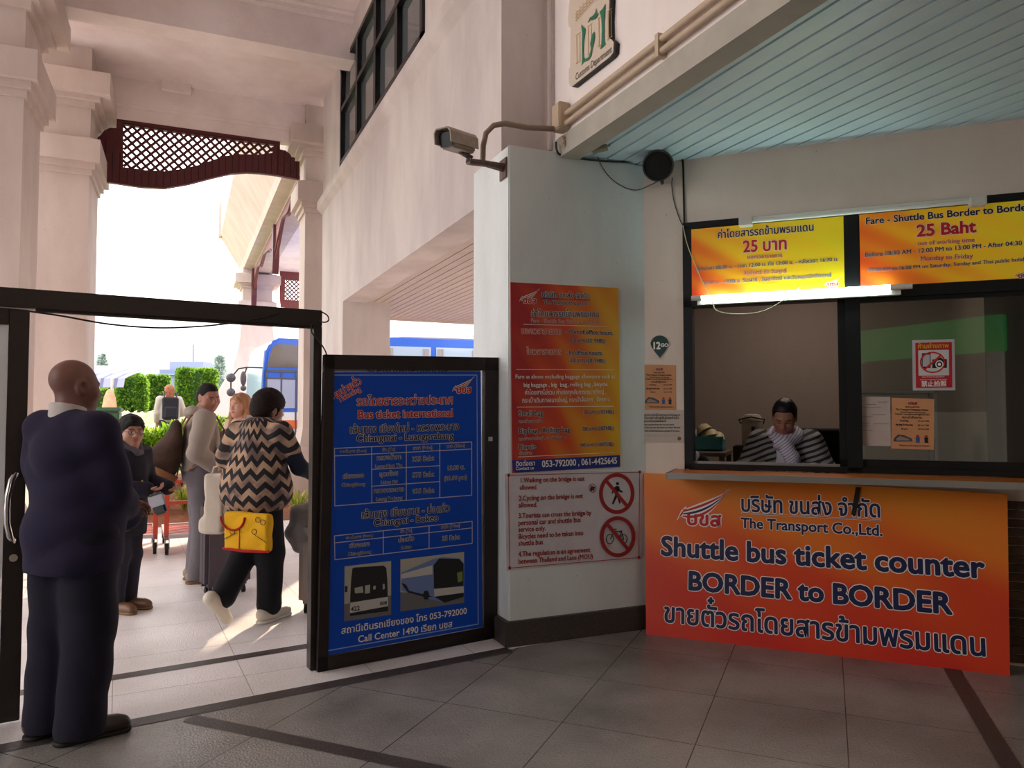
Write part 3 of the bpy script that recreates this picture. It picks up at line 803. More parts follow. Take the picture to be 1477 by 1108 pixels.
def no_sign(cx, cy, rx, ry, th, black):
    out = [zr(*p) for p in circle(cx, cy, rx, 40, ry)]; inn = [zr(*p) for p in circle(cx, cy, rx - th, 40, ry - th)]
    a = math.atan2(1.05, 1); dx, dy = math.cos(a), math.sin(a); k = th * 0.45
    bar = [(cx - dx * (rx - 8) + dy * k, cy - dy * (ry - 8) - dx * k), (cx + dx * (rx - 8) + dy * k, cy + dy * (ry - 8) - dx * k), (cx + dx * (rx - 8) - dy * k, cy + dy * (ry - 8) + dx * k), (cx - dx * (rx - 8) - dy * k, cy - dy * (ry - 8) + dx * k)]
    sg.shape([([[zr(*p) for p in q]], m_black) for q in black] + [([out, inn], m_redp), ([[zr(*p) for p in bar]], m_redp)], None, name='prohibition_sign')
def stroke(a, c, w):
    a, c = Vector(a), Vector(c); d = (c - a).normalized(); n = Vector((-d.y, d.x)) * w / 2
    return [tuple(a - n), tuple(c - n), tuple(c + n), tuple(a + n)]
man = [circle(1050, 232, 14, 14), [(1040, 252), (1066, 258), (1070, 285), (1098, 300), (1090, 314), (1058, 298), (1056, 335), (1080, 400), (1066, 412), (1046, 350), (1012, 418), (1000, 410), (1028, 335), (1026, 282), (1006, 322), (996, 316), (1014, 270)]]
no_sign(1043, 320, 158, 182, 34, man)
bike = []
for cx in (981, 1100): bike += [stroke(p, q, 7) for p, q in zip(circle(cx, 725, 32, 18, 42), circle(cx, 725, 32, 18, 42)[1:] + circle(cx, 725, 32, 18, 42)[:1])]
for p, q in (((981, 725), (1018, 655)), ((1018, 655), (1080, 660)), ((1018, 660), (1052, 730)), ((1052, 730), (1080, 660)), ((1052, 730), (1100, 725)), ((1080, 660), (1100, 725)), ((1008, 640), (1036, 632)), ((1058, 655), (1086, 650)), ((1080, 660), (1074, 645))): bike.append(stroke(p, q, 8))
no_sign(1046, 702, 158, 182, 34, bike)
dog = [[(806, 285), (812, 262), (822, 250), (836, 258), (852, 262), (846, 278), (842, 300), (834, 290), (820, 296), (812, 300)]]
no_sign(828, 272, 34, 40, 6, dog)

# ---------------------------------------------------------------- the counter board that leans on the wall
bl, br = onz(932, 915), onz(1457, 975)
top = onp(929, 682, CW.n, CW.at(0, 0, 0.035))
u = (br - bl).normalized(); v = (top - bl); v = (v - u * v.dot(u)).normalized()
LF = Frame(bl, u, v)
def z5(X, Y): return (930 + X / 2.7, 690 + Y / 2.7)
m_or2 = ramp_board('orange_counter_board_print', [(0.0, 'cc2a1c'), (0.42, 'd8461c'), (0.75, 'e67a1e'), (1.0, 'e08a24')], (0.12, 0, 0.9), streak=0.2, sc=1.6)
ctr = panel('counter_board', LF, [(932, 915), (1457, 975), (1453, 713), (929, 682)], 0.0, m_or2, 'large orange shuttle bus counter board leaning under the ticket window', 'sign board', back=-0.045)
sg = Sign(ctr, LF.off(0.0006))
def T(t, a, c, m=m_navy, w=0.02, halo=m_white, hw=0.04, sy=1.0, **k): return sg.text(t, z5(*a), z5(*c), m, w, halo, hw, sy, **k)
logo(sg, z5(130, 34), z5(338, 38), z5(130, 182), halo=m_white)
T('บริษัท ขนส่ง จำกัด', (372, 128), (922, 152), sy=1.25, w=0.025); sg.line(z5(376, 136), z5(922, 164), 0.008, m_white); sg.line(z5(377, 136), z5(921, 164), 0.004, m_navy, z=0.0014)
T('The Transport Co.,Ltd.', (374, 192), (928, 224), sy=1.05, w=0.03)
T('Shuttle bus ticket counter', (62, 298), (1322, 388), w=0.035, hw=0.03)
T('BORDER to BORDER', (166, 432), (1195, 528), w=0.04, hw=0.03)
T('ขายตั๋วรถโดยสารข้ามพรมแดน', (72, 558), (1336, 694), w=0.025, hw=0.03, sy=1.12)

# counter shelf with its metal edge
m_shelf = M('orange_wood_laminate', 'c2641e', 0.35, noise=0.35, nscale=5, col2='8a3f12', stretch=(1, 1, 8))
b = MB(CW.mat()); b.box(0.225, 1.055, 0.0, 3.6, 1.085, 0.37)
shelf = b.build('counter_shelf', m_shelf, label='long orange wooden shelf with metal front edge below the ticket window', cat='counter')
b = MB(CW.mat()); b.box(0.22, 1.05, 0.37, 3.6, 1.088, 0.38); b.box(0.215, 1.05, 0.0, 0.225, 1.088, 0.38)
b.build('metal_edge', m_alum, parent=shelf)
b = MB(); q0 = onp(1238, 704, LF.n, LF.o + LF.n * 0.012); q1 = onp(1231, 742, LF.n, LF.o + LF.n * 0.012)
b.M = LF.mat(); a0, a1 = LF.px(1238, 703), LF.px(1231, 743)
b.prism([(a0[0] - 0.015, a0[1]), (a0[0] + 0.015, a0[1]), (a1[0] + 0.013, a1[1]), (a1[0] - 0.013, a1[1])], 0.002, 0.012)
tag(b.build('strap', m_blackp), 'short black strap hanging from the shelf edge over the leaning orange board', 'strap')

# ---------------------------------------------------------------- ticket window
b = MB(CW.mat())
X1 = 3.5
for q in ((wx0, wz0, wx0 + 0.06, wz1), (wx0, wz1 - 0.045, X1, wz1), (wx0, wz0, X1, wz0 + 0.035), (1.29, wz0, 1.375, wz1), (wx0, 2.185, X1, 2.255), (2.46, wz0, 2.53, wz1)):
    b.box(q[0], q[1], -0.1, q[2], q[3], 0.012)
win = struct(b, 'window_2', m_blackalu, bevel=0.003)
b = MB(CW.mat())
for q in ((1.245, wz0 + 0.02, 1.30, 2.19), (1.245, wz0 + 0.03, 2.36, wz0 + 0.085), (2.30, wz0 + 0.03, 2.36, 2.19), (1.245, 2.16, 2.36, 2.19)):
    b.box(q[0], q[1], -0.045, q[2], q[3], -0.015)
sash = b.build('sliding_sash', m_blackalu, parent=win, bevel=0.002)
m_glass = bpy.data.materials.new('window_glass'); m_glass.use_nodes = True
_t = m_glass.node_tree; _t.nodes.clear(); _o = _t.nodes.new('ShaderNodeOutputMaterial')
_g = _t.nodes.new('ShaderNodeBsdfGlossy'); _g.inputs['Roughness'].default_value = 0.015; _tr = _t.nodes.new('ShaderNodeBsdfTransparent'); _tr.inputs[0].default_value = (0.82, 0.86, 0.84, 1)
_fr = _t.nodes.new('ShaderNodeFresnel'); _fr.inputs[0].default_value = 1.9; _mx = _t.nodes.new('ShaderNodeMixShader')
_t.links.new(_fr.outputs[0], _mx.inputs[0]); _t.links.new(_tr.outputs[0], _mx.inputs[1]); _t.links.new(_g.outputs[0], _mx.inputs[2]); _t.links.new(_mx.outputs[0], _o.inputs[0])
b = MB(CW.mat()); b.box(1.30, wz0 + 0.08, -0.033, 2.31, 2.17, -0.028); b.build('glass_pane', m_glass, parent=win)
b = MB(CW.mat()); b.box(0.34, 2.25, -0.05, 3.4, 2.73, -0.045); b.build('backing_panel', m_blackalu, parent=win)
b = MB(CW.mat()); b.box(0.34, wz0 + 0.035, -0.06, 1.25, wz0 + 0.05, -0.05); b.box(0.34, wz0 + 0.035, -0.03, 1.25, wz0 + 0.05, -0.02); b.build('track', m_alum, parent=win)

UP = cw(0.004)
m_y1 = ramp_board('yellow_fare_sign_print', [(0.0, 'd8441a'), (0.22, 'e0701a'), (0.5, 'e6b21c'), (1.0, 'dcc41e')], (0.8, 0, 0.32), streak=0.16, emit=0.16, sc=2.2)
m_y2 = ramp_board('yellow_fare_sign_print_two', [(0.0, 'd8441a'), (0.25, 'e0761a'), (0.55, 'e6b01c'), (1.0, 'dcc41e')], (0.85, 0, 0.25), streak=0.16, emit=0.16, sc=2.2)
s1 = panel('fare_sign', UP, [(0.34, 2.256), (1.288, 2.256), (1.288, 2.715), (0.34, 2.715)], 0.01, m_y1, 'orange and yellow fare sign in Thai above the open ticket window', 'sign board', px=False)
def zu(X, Y): return (980 + X / 2.972, 270 + Y / 2.972)
sg = Sign(s1, UP.off(0.0104))
def T(t, a, c, m=m_navy2, w=0.02, halo=m_white, hw=0.03, sy=1.0, **k): return sg.text(t, zu(*a), zu(*c), m, w, halo, hw, sy, **k)
T('ค่าโดยสารรถข้ามพรมแดน', (162, 220), (578, 186), sy=1.2, w=0.02)
T('25 บาท', (272, 280), (464, 266), m_red, 0.03, sy=1.15)
T('นอกเวลาราชการ', (290, 308), (442, 300), m_redtx)
T('ก่อนเวลา 08:30 น. - เวลา 12:00 น. ถึง 13:00 น. - หลังเวลา 16:30 น.', (72, 358), (682, 316), w=0.012)
T('วันจันทร์ ถึง วันศุกร์', (276, 376), (460, 366), m_redtx)
T('07:00 น. - 18:00 น. วันเสาร์ , วันอาทิตย์ และวันหยุดนักขัตฤกษ์', (100, 418), (652, 384), w=0.012)
logo(sg, zu(622, 388), zu(698, 382), zu(622, 428), halo=m_white)
s2 = panel('fare_sign', UP, [(1.38, 2.256), (2.455, 2.256), (2.455, 2.715), (1.38, 2.715)], 0.01, m_y2, 'orange and yellow fare sign in English above the glazed ticket window', 'sign board', px=False)
sg = Sign(s2, UP.off(0.0104))
T('Fare - Shuttle Bus Border to Border', (797, 160), (1508, 98), w=0.025)
T('25 Baht', (1016, 212), (1270, 192), m_red, 0.035)
T('out of working time', (1020, 250), (1266, 234), m_redtx, 0.012)
T('Before 08:30 AM - 12.00 PM to 13:00 PM - After 04:30 PM', (794, 300), (1520, 244), w=0.018)
T('Monday to Friday', (1032, 316), (1258, 304), m_redtx, 0.02)
T('07:00 AM to 06:00 PM on Saturday, Sunday and Thai public holidays', (810, 364), (1512, 314), w=0.014)
logo(sg, zu(1436, 348), zu(1530, 344), zu(1436, 392), halo=m_white)

# fluorescent tubes
m_tube = M('lit_tube', 'f4fff6', 0.4, emit=22.0, ecol='d6fbf2')
TF = cw(0.075)
t = thing('fluorescent_lamp', 'lit white fluorescent tube across the frame above the open ticket window', 'lamp', CW.at(1.0, 2.22, 0.07))
b = MB(TF.mat()); b.cyl((0.40, 2.233, 0), (1.55, 2.236, 0), 0.0145, n=14); b.build('tube', m_tube, parent=t, smooth=True)
b = MB(TF.mat())
b.cyl((0.345, 2.2335, 0), (0.41, 2.2345, 0), 0.017, n=14); b.build('end_cap', m_white_pl, parent=t, smooth=True)
b = MB(TF.mat()); b.cyl((1.54, 2.2335, 0), (1.66, 2.2345, 0), 0.017, n=14); b.build('end_cap', m_white_pl, parent=t, smooth=True)
b = MB(CW.mat()); b.box(0.38, 2.19, 0.012, 1.6, 2.222, 0.06); b.build('batten', m_white_pl, parent=t)
t = thing('fluorescent_lamp', 'unlit thin fluorescent tube fixed along the top of both fare signs', 'lamp', CW.at(1.3, 2.73, 0.05))
b = MB(cw(0.06).mat()); b.cyl((0.72, 2.722, 0), (2.0, 2.722, 0), 0.013, n=12); b.build('tube', M('unlit_tube', 'dfe2da', 0.3), parent=t, smooth=True)
b = MB(CW.mat()); b.box(0.66, 2.733, 0.012, 2.06, 2.757, 0.04); b.build('batten', m_white_pl, parent=t)
for x in (0.655, 1.975):
    b = MB(CW.mat()); b.box(x, 2.695, 0.012, x + 0.085, 2.75, 0.085); b.build('lamp_holder', m_white_pl, parent=t, bevel=0.004)

def cable(name, pts, r, mat, label, frame=None, cat='cable', n=6):
    P = [Vector(p) for p in pts]; out = []
    for i in range(len(P) - 1):
        p0, p1, p2, p3 = P[max(i - 1, 0)], P[i], P[i + 1], P[min(i + 2, len(P) - 1)]
        for k in range(5):
            t = k / 5.0
            out.append(0.5 * ((2 * p1) + (p2 - p0) * t + (2 * p0 - 5 * p1 + 4 * p2 - p3) * t * t + (3 * p1 - p0 - 3 * p2 + p3) * t ** 3))
    out.append(P[-1])
    b = MB(); b.tube(out, r, n)
    return tag(b.build(name, mat, smooth=60), label, cat)
def dpx(x, y, d): return onp(x, y, DF.n, DF.at(0, 0, d))
cable('cable', [dpx(42, 449, .035), dpx(90, 456, .04), dpx(160, 468, .04), dpx(235, 473, .04), dpx(310, 469, .04), dpx(370, 460, .04), dpx(402, 452, .035)], 0.005, m_cable, 'thin black cable sagging under the door header')
cable('cable', [dpx(462, 449, .035), dpx(472, 455, .04), dpx(474, 462, .05), dpx(468, 465, .05), dpx(460, 463, .035)], 0.004, m_cable, 'short loop of black cable at the top of the door post')
cable('cable', [dpx(449, 468, .035), dpx(450, 480, .06), dpx(460, 492, .06), dpx(468, 504, .06), dpx(472, 514, .05)], 0.004, m_cable, 'black cable trailing from the door post down to the blue board')
def cpx(x, y, d): return onp(x, y, CW.n, CW.at(0, 0, d))
cable('wire', [cpx(985, 325, 0.03), cpx(992, 355, 0.03), cpx(1010, 400, 0.04), cpx(1026, 432, 0.1), cpx(1034, 448, 0.1), cpx(1062, 453, 0.1), cpx(1100, 449, 0.1), cpx(1135, 430, 0.1), cpx(1154, 414, 0.03)], 0.003, M('pale_wire', 'cfc9a8', 0.5), 'thin pale wire looping below the lit tube', cat='wire')

# ---------------------------------------------------------------- papers on the glass and on the narrow wall
GF = cw(-0.026)
m_paper = M('white_paper', 'b9aaa2', 0.7, noise=0.2, nscale=8)
m_opaper = M('orange_paper', 'c98f63', 0.7, noise=0.15, nscale=10)
m_ink = M('grey_ink', '6d5d58', 0.7)
def zg(X, Y): return (1200 + X / 4.26, 420 + Y / 4.26)
p = panel('paper_sheet', GF, [zg(120, 948), zg(362, 953), zg(358, 650), zg(118, 648)], 0.001, m_paper, 'white typed sheet taped inside the ticket glass beside the orange sheet', 'paper')
sg = Sign(p, GF.off(0.0012))
for i, (x0, x1, y) in enumerate([(280, 340, 682), (210, 272, 696), (186, 300, 716), (240, 330, 760), (180, 250, 772), (160, 230, 812), (255, 348, 816), (165, 230, 828), (180, 250, 856)]):
    sg.line(zg(x0, y), zg(x1, y), 0.003, m_ink, name='typed_line')
sg.shape([[zg(122, 652), zg(158, 652), zg(122, 700)]], M('folded_corner', '5a4c48', 0.7), name='folded_corner')
def tariff(fr, f, c, label):
    """orange tariff sheet: f maps 0..1 across and down the sheet to picture points"""
    p = panel('tariff_sheet', fr, [f(0, 1), f(1, 1), f(1, 0), f(0, 0)], 0.001, m_opaper, label, 'paper')
    s = Sign(p, fr.off(0.0012))
    logo(s, f(0.34, 0.03), f(0.66, 0.025), f(0.34, 0.125), ink=m_redp)
    for t, x0, x1, y, w in (('บริษัท ขนส่ง จำกัด', .32, .66, .185, .02), ('The Transport Company Limited', .1, .86, .24, .03), ('อัตราค่าโดยสารระหว่างประเทศ', .2, .8, .29, .01), ('Thailand - Laos (Friend Bridge) Bus Fare', .08, .9, .33, .02), ('กระเป๋าสัมภาระ', .25, .72, .4, .01), ('Small Bag', .2, .4, .46, .02), ('10 บาท THB', .62, .88, .455, .01), ('Big Bag Rolling Bag', .1, .5, .54, .03), ('20 บาท THB', .62, .88, .54, .01), ('Bicycle', .23, .38, .62, .01), ('100 บาท THB', .62, .88, .615, .01), ('Thank you for using our service', .18, .9, .945, .01)):
        s.text(t, f(x0, y), f(x1, y - 0.004), m_black, w, sy=1.1)
    s.shape([([[f(.05, .86), f(.06, .8), f(.16, .72), f(.3, .73), f(.48, .79), f(.5, .85)]], M('print_slate', '4a4348', 0.6)), ([[f(.12, .8), f(.2, .75), f(.4, .8), f(.44, .83), f(.12, .84)]], M('print_pale', '8d7d74', 0.6))], None, name='printed_picture')
    for cx, cl in ((.62, M('print_blue_two', '2c4f8a', 0.6)), (.82, m_black)):
        s.shape([([[f(cx - .03, .72), f(cx + .03, .72), f(cx + .035, .76), f(cx - .035, .76)]], m_redp), ([[f(cx - .05, .765), f(cx + .05, .765), f(cx + .04, .86), f(cx + .06, .87), f(cx - .06, .87), f(cx - .035, .86)]], cl)], None, name='printed_figure')
    return p
tariff(GF, lambda x, y: zg(366 + 262 * x - 2 * y, 655 + 8 * x + 312 * y), None, 'orange tariff sheet taped inside the ticket glass under the no photography sign')
NF = cw(0.002)
def zn(X, Y): return (910 + X / 6.155, 470 + Y / 6.155)
tariff(NF, lambda x, y: zn(108 + 292 * x + 0 * y, 345 + 5 * x + 400 * y), None, 'orange tariff sheet stuck on the narrow wall between pillar and ticket window')
NF = cw(0.0045)
p = panel('notice_sheet', NF, [zn(68, 1030), zn(474, 1034), zn(474, 748), zn(68, 745)], 0.002, M('laminated_sheet', 'bdb1a6', 0.45), 'white laminated notice stuck below the orange tariff sheet on the narrow wall', 'paper')
sg = Sign(p, NF.off(0.0022))
for t, x0, x1, y in (('การจำหน่ายตั๋วผู้โดยสารชาวต่างประเทศ', 95, 438, 800), ('จะรับเฉพาะสกุลเงินไทยเท่านั้น', 95, 426, 828), ('กรุณาเตรียมเงินให้พอดี', 95, 314, 856), ('Tickets counter from the bus and point', 95, 384, 884), ('Tourists pay any discount or ticket the bus', 95, 440, 910), ('for both individually and a group of tourists', 95, 432, 940)):
    sg.text(t, zn(x0, y), zn(x1, y), m_black, 0.01, sy=1.2)
sg.line(zn(95, 968), zn(438, 970), 0.001, m_ink); sg.line(zn(120, 978), zn(430, 980), 0.001, m_ink)
sg.shape([[zn(*q) for q in circle(430, 1002, 17, 16)]], M('stamp_brown', '6a4f33', 0.6), name='stamp')
# green drop-shaped travel sticker
gp = [(256, 284), (215, 235), (184, 190)] + [(256 + 82 * math.cos(a), 166 + 80 * math.sin(a)) for a in [math.pi * (1.02 + 0.96 * i / 14) for i in range(15)]] + [(328, 190), (298, 235)]
go = [(256 + (x - 256) * 1.08, 180 + (y - 180) * 1.07) for x, y in gp]
p = panel('round_sticker', NF, [zn(*q) for q in go][::-1], 0.001, M('sticker_white', 'cfcac2', 0.4), 'green drop-shaped sticker with white lettering high on the narrow wall', 'sticker')
sg = Sign(p, NF.off(0.0012))
sg.shape([[zn(*q) for q in gp]], M('sticker_green', '0b3a38', 0.4), name='green_field')
sg.text('12', zn(190, 208), zn(262, 206), m_white, 0.05, sy=1.25); sg.text('GO', zn(262, 186), zn(334, 186), m_white, 0.04, sy=0.9)
# no photography sign
p = panel('prohibition_sign', GF.off(0.002), [zg(497, 611), zg(758, 610), zg(752, 295), zg(492, 302)], 0.002, M('sign_white', 'b8b0b2', 0.4), 'red and white no photography sign on the ticket glass', 'sign')
sg = Sign(p, GF.off(0.0044))
m_yel = M('yellow_print', 'd8a01c', 0.5)
sg.shape([([[zg(512, 318), zg(736, 312), zg(740, 592), zg(516, 596)]], M('crimson_print', 'b01726', 0.5)), ([[zg(530, 364), zg(718, 360), zg(720, 517), zg(532, 520)]], M('print_pale_two', 'c8c2c4', 0.5)),
          ([[zg(552, 382), zg(606, 380), zg(606, 472), zg(552, 474)]], m_black), ([[zg(557, 392), zg(601, 390), zg(601, 462), zg(557, 464)]], M('print_pale_three', 'b4b0b4', 0.5)),
          ([[zg(616, 420), zg(640, 418), zg(646, 408), zg(672, 408), zg(680, 418), zg(706, 418), zg(706, 472), zg(616, 474)]], m_black),
          ([[zg(*q) for q in circle(660, 450, 25, 22)], [zg(*q) for q in circle(660, 450, 19, 22)]], m_white), ([[zg(*q) for q in circle(660, 450, 10, 16)]], m_white),
          ([[zg(*q) for q in circle(618, 438, 78, 36, 66)], [zg(*q) for q in circle(618, 438, 69, 36, 57)]], m_red), ([[zg(*q) for q in stroke((568, 482), (672, 392), 12)]], m_red)], None, name='printed_mark')
sg.text('ห้ามถ่ายภาพ', zg(526, 352), zg(718, 348), m_yel, 0.03, dz=0.003, sy=1.1)
sg.text('禁止拍照', zg(548, 584), zg(704, 582), m_white, 0.02, dz=0.003, sy=1.1)
sg.text('NO PHOTOGRAPHY', zg(553, 532), zg(692, 530), m_white, 0.0, dz=0.003, sy=0.8); sg.text('DO NOT TAKE PICTURES HERE', zg(540, 548), zg(706, 546), m_white, 0.0, dz=0.003, sy=0.8)
# ================================================================ FIXTURES ON THE BUILDING
m_cctv = M('beige_camera_housing', 'a5978a', 0.5, noise=0.4, nscale=18, col2='6f5a4c')
m_rust = M('rusty_bracket', '6b5750', 0.6, noise=0.6, nscale=30, col2='3a2722')
m_pipe = M('cream_conduit', 'c9b39b', 0.5, noise=0.2, nscale=8)
m_lens = M('dark_lens_glass', '0c0a12', 0.25, spec=0.25)
cc = onY(659, 205, 4.30)
t = thing('security_camera', 'beige security camera in a hooded housing on a bracket at the corner pillar', 'camera', tuple(cc))
ax = Vector((-0.80, -0.58, -0.14)).normalized(); sd = ax.cross(Vector((0, 0, 1))).normalized(); upv = sd.cross(ax)
CM = Matrix.Identity(4)
for i, a in enumerate((ax, sd, upv)):
    for j in range(3): CM[j][i] = a[j]
for j in range(3): CM[j][3] = cc[j]
b = MB(CM); b.box(-0.135, -0.05, -0.055, 0.115, 0.05, 0.045); b.build('housing', m_cctv, parent=t, bevel=0.012)
b = MB(CM); b.prism([(-0.062, -0.03), (-0.062, 0.035), (-0.045, 0.06), (0.045, 0.06), (0.062, 0.035), (0.062, -0.03), (0.056, -0.03), (0.056, 0.03), (0.04, 0.052), (-0.04, 0.052), (-0.056, 0.03), (-0.056, -0.03)], -0.15, 0.155, 'x')
b.build('sun_hood', m_cctv, parent=t)
b = MB(CM); b.box(0.1155, -0.042, -0.046, 0.119, 0.042, 0.036); b.build('front_window', m_lens, parent=t)
b = MB()
p1 = cc - upv * 0.055 - ax * 0.03; p2 = onY(675, 233, 4.36); p3 = onY(700, 236, 4.42); wp = Vector((XW, 4.45, p3.z))
b.tube([p1, p2 + Vector((0, 0, 0.03)), p2], 0.014, 8); b.tube([cc - upv * 0.055 - ax * 0.09, p2 + Vector((0.03, 0, 0.03))], 0.01, 8); b.tube([p2, p3, wp - Vector((0.002, 0, 0.0))], [0.022, 0.022, 0.03], 8)
b.build('bracket', m_rust, parent=t, smooth=True)
b = MB(); b.box(XW - 0.012, 4.40, p3.z - 0.075, XW - 0.001, 4.51, p3.z + 0.06); b.build('mounting_plate', m_rust, parent=t, bevel=0.003)
# conduits, junction box, cables
jb = onX(812, 178, XF - 0.03)
t = thing('conduit_run', 'pair of cream conduits with a junction box running along the fascia below the emblem', 'pipe', tuple(jb))
ja, jc = onX(803, 205, XF), onX(820, 150, XF)
b = MB(); b.box(XF - 0.085, jb.y - 0.05, ja.z + 0.02, XF - 0.001, jb.y + 0.06, jc.z); b.build('junction_box', m_pipe, parent=t, bevel=0.008)
z1, z2 = onX(822, 160, XF - 0.03).z, onX(822, 174, XF - 0.03).z
for z in (z1, z2):
    b = MB(); b.tube([(XF - 0.03, jb.y - 0.05, z), (XF - 0.03, -2.5, z)], 0.019, 10); b.build('conduit', m_pipe, parent=t, smooth=True)
for yy in (3.2, 1.7):
    b = MB(); b.box(XF - 0.055, yy, z2 - 0.03, XF - 0.001, yy + 0.03, z1 + 0.03); b.build('clip', m_pipe, parent=t)
q = [onX(811, 205, XF - 0.04), onY(815, 212, 4.31), onY(826, 207, 4.30), onY(850, 206, 4.28)]
b = MB(); b.tube([Vector(x) for x in q], 0.02, 10); b.tube([Vector(x) + Vector((-0.01, 0.0, 0.035)) for x in q], 0.018, 10); b.build('elbow', m_pipe, parent=t, smooth=True)
fl = [onY(848, 200, 4.27), onY(862, 208, 4.2), onY(880, 206, 4.15)]; fl2 = [onY(846, 207, 4.27), onY(858, 216, 4.2), onY(876, 212, 4.15)]
b = MB(); b.tube(fl, [0.028, 0.026, 0.024], 12); b.tube(fl2, [0.028, 0.026, 0.024], 12); b.build('open_sleeve', M('dull_green_sleeve', '8b8f7c', 0.6), parent=t, smooth=True)
hp_ = [onX(807, 178, XF - 0.03), onY(800, 186, 4.345), onY(760, 184, 4.345), onY(728, 178, 4.345), onY(712, 181, 4.36), onY(701, 192, 4.37), onY(697, 210, 4.40), onY(696, 236, 4.42)]
b = MB(); b.tube(hp_, 0.018, 10); tag(b.build('bent_conduit', M('brown_conduit', '8d7868', 0.5), smooth=60), 'bent brown conduit curving from the junction box down to the security camera', 'pipe')
PFo = lambda x, y: onp(x, y, (0, -1, 0), (0, 4.368, 0))
cable('cable', [PFo(802, 205), PFo(803, 216), PFo(810, 224), PFo(840, 229), PFo(880, 233), PFo(916, 233)], 0.007, m_cable, 'thick black cable drooping along the top of the corner pillar')
cable('cable', [PFo(858, 214), PFo(866, 236), PFo(880, 256), PFo(900, 270), PFo(920, 274), cpx(940, 266, 0.05), cpx(948, 262, 0.08)], 0.003, m_cable, 'thin black wire sagging from the pillar to the horn speaker')
cable('cable', [cpx(968, 228, 0.03), cpx(980, 226, 0.02), cpx(985, 234, 0.01), cpx(986, 270, 0.01), cpx(987, 322, 0.015)], 0.007, m_cable, 'black cable going down the wall from the horn speaker to the ticket window')
cable('cable', [cpx(970, 256, 0.03), cpx(969, 268, 0.01), cpx(972, 290, 0.01), cpx(978, 310, 0.01), cpx(984, 324, 0.02)], 0.003, m_cable, 'thin wire trailing below the horn speaker')
# horn speaker
hc = cpx(948, 240, 0.20)
t = thing('horn_speaker', 'round dark horn speaker mounted high where pillar and counter wall meet', 'speaker', tuple(hc))
dr = Vector((-0.45, -0.86, -0.22)).normalized(); HM = dr.to_track_quat('Z', 'X').to_matrix().to_4x4()
b = MB(); b.lathe([(0.02, -0.14), (0.05, -0.14), (0.06, -0.1), (0.085, -0.05), (0.10, 0.04), (0.104, 0.05), (0.096, 0.05), (0.092, 0.03), (0.05, -0.03), (0.02, -0.05)], hc, 28, M4=HM); b.build('horn', M('grey_horn', '4d4a4a', 0.5, noise=0.4, nscale=20, col2='222222'), parent=t, smooth=True)
b = MB(); b.lathe([(0.088, 0.032), (0.06, 0.0), (0.035, 0.0), (0.03, 0.03), (0.01, 0.034)], hc, 28, M4=HM); b.build('horn_throat', M('black_throat', '0b0b0d', 0.6), parent=t, smooth=True)
b = MB(); b.tube([hc - dr * 0.1, cpx(955, 262, 0.07), cpx(955, 264, 0.002)], 0.012, 8); b.build('bracket', m_blackp, parent=t)
b = MB(); b.cyl(hc - dr * 0.14, cpx(962, 250, 0.004), 0.04, 0.035, 14); b.build('driver', m_blackp, parent=t, smooth=True)
# small dome camera on the upper wall
dc = onX(494, 50, XW - 0.03)
t = thing('dome_camera', 'small brown camera high on the wall beside the upper window', 'camera', tuple(dc))
b = MB(); b.tube([dc + Vector((0.05, 0, 0.02)), dc + Vector((-0.02, 0, 0.02))], 0.06, 12); b.ball(dc + Vector((-0.03, -0.03, 0)), 0.07, 14); b.build('housing', m_rust, parent=t, smooth=True)
b = MB(); b.ball(dc + Vector((-0.05, -0.07, -0.02)), 0.04, 12); b.build('lens', m_lens, parent=t, smooth=True)
# emblem board of the customs office on the fascia
EF = Frame((XF, 4.56, 0), (0, -1, 0))
def ze(X, Y): return (780 + X / 4.817, Y / 4.817)
eo = [(228, 580), (238, 606), (252, 606), (515, 402), (538, 372), (542, 300), (524, 282), (508, 274), (506, 150), (512, 0), (520, -120), (240, -60), (228, 60), (222, 140), (226, 190), (240, 202), (238, 470), (228, 490)]
emb = panel('emblem_board', EF, [ze(*p) for p in eo], 0.035, M('emblem_cream', 'd9c9b8', 0.5), 'cream emblem board of the customs office high on the fascia', 'sign board')
bk = panel('board_edge', EF.off(0.0), [ze(x + 8, y + 4) for x, y in eo], 0.03, M('emblem_edge', '14110f', 0.6), parent=emb)
sg = Sign(emb, EF.off(0.0355))
g1 = [(284, 172), (300, 188), (314, 200), (310, 240), (301, 300), (300, 396), (314, 410), (334, 398), (346, 370), (352, 335), (346, 305), (358, 245), (374, 218), (379, 255), (372, 300), (360, 345), (354, 388), (334, 420), (302, 432), (284, 458), (290, 430), (289, 300), (292, 230), (286, 200)]
g2 = [(412, 84), (434, 60), (452, 26), (450, 80), (444, 160), (445, 290), (455, 308), (416, 346), (424, 310), (428, 200), (424, 120)]
g3 = [(328, 162), (346, 122), (366, 110), (382, 88), (388, 56), (394, 92), (406, 98), (382, 132), (362, 142), (350, 140)]
gd = []
for x in (250, 330, 405, 470):
    y = 250 - (x - 250) * 0.75
    gd += [stroke((x, y), (x + 2, y + 190), 3), stroke((x + 22, y - 14), (x + 24, y + 174), 3), stroke((x - 8, y + 195), (x + 30, y + 168), 4), stroke((x - 6, y - 2), (x + 28, y - 26), 4)]
for i in range(7):
    for k in range(3): gd.append(stroke((245 + i * 24, 150 - i * 26 - k * 22), (262 + i * 24, 120 - i * 26 - k * 22), 3)); gd.append(stroke((248 + i * 24, 120 - i * 26 - k * 22), (266 + i * 24, 128 - i * 26 - k * 22), 3))
sg.shape([([[ze(*p) for p in q]], m_gold) for q in gd], None, name='gold_ornament')
sg.shape([([[ze(*p) for p in q]], m_green) for q in (g1, g2, g3)], None, name='green_emblem', z=0.004)
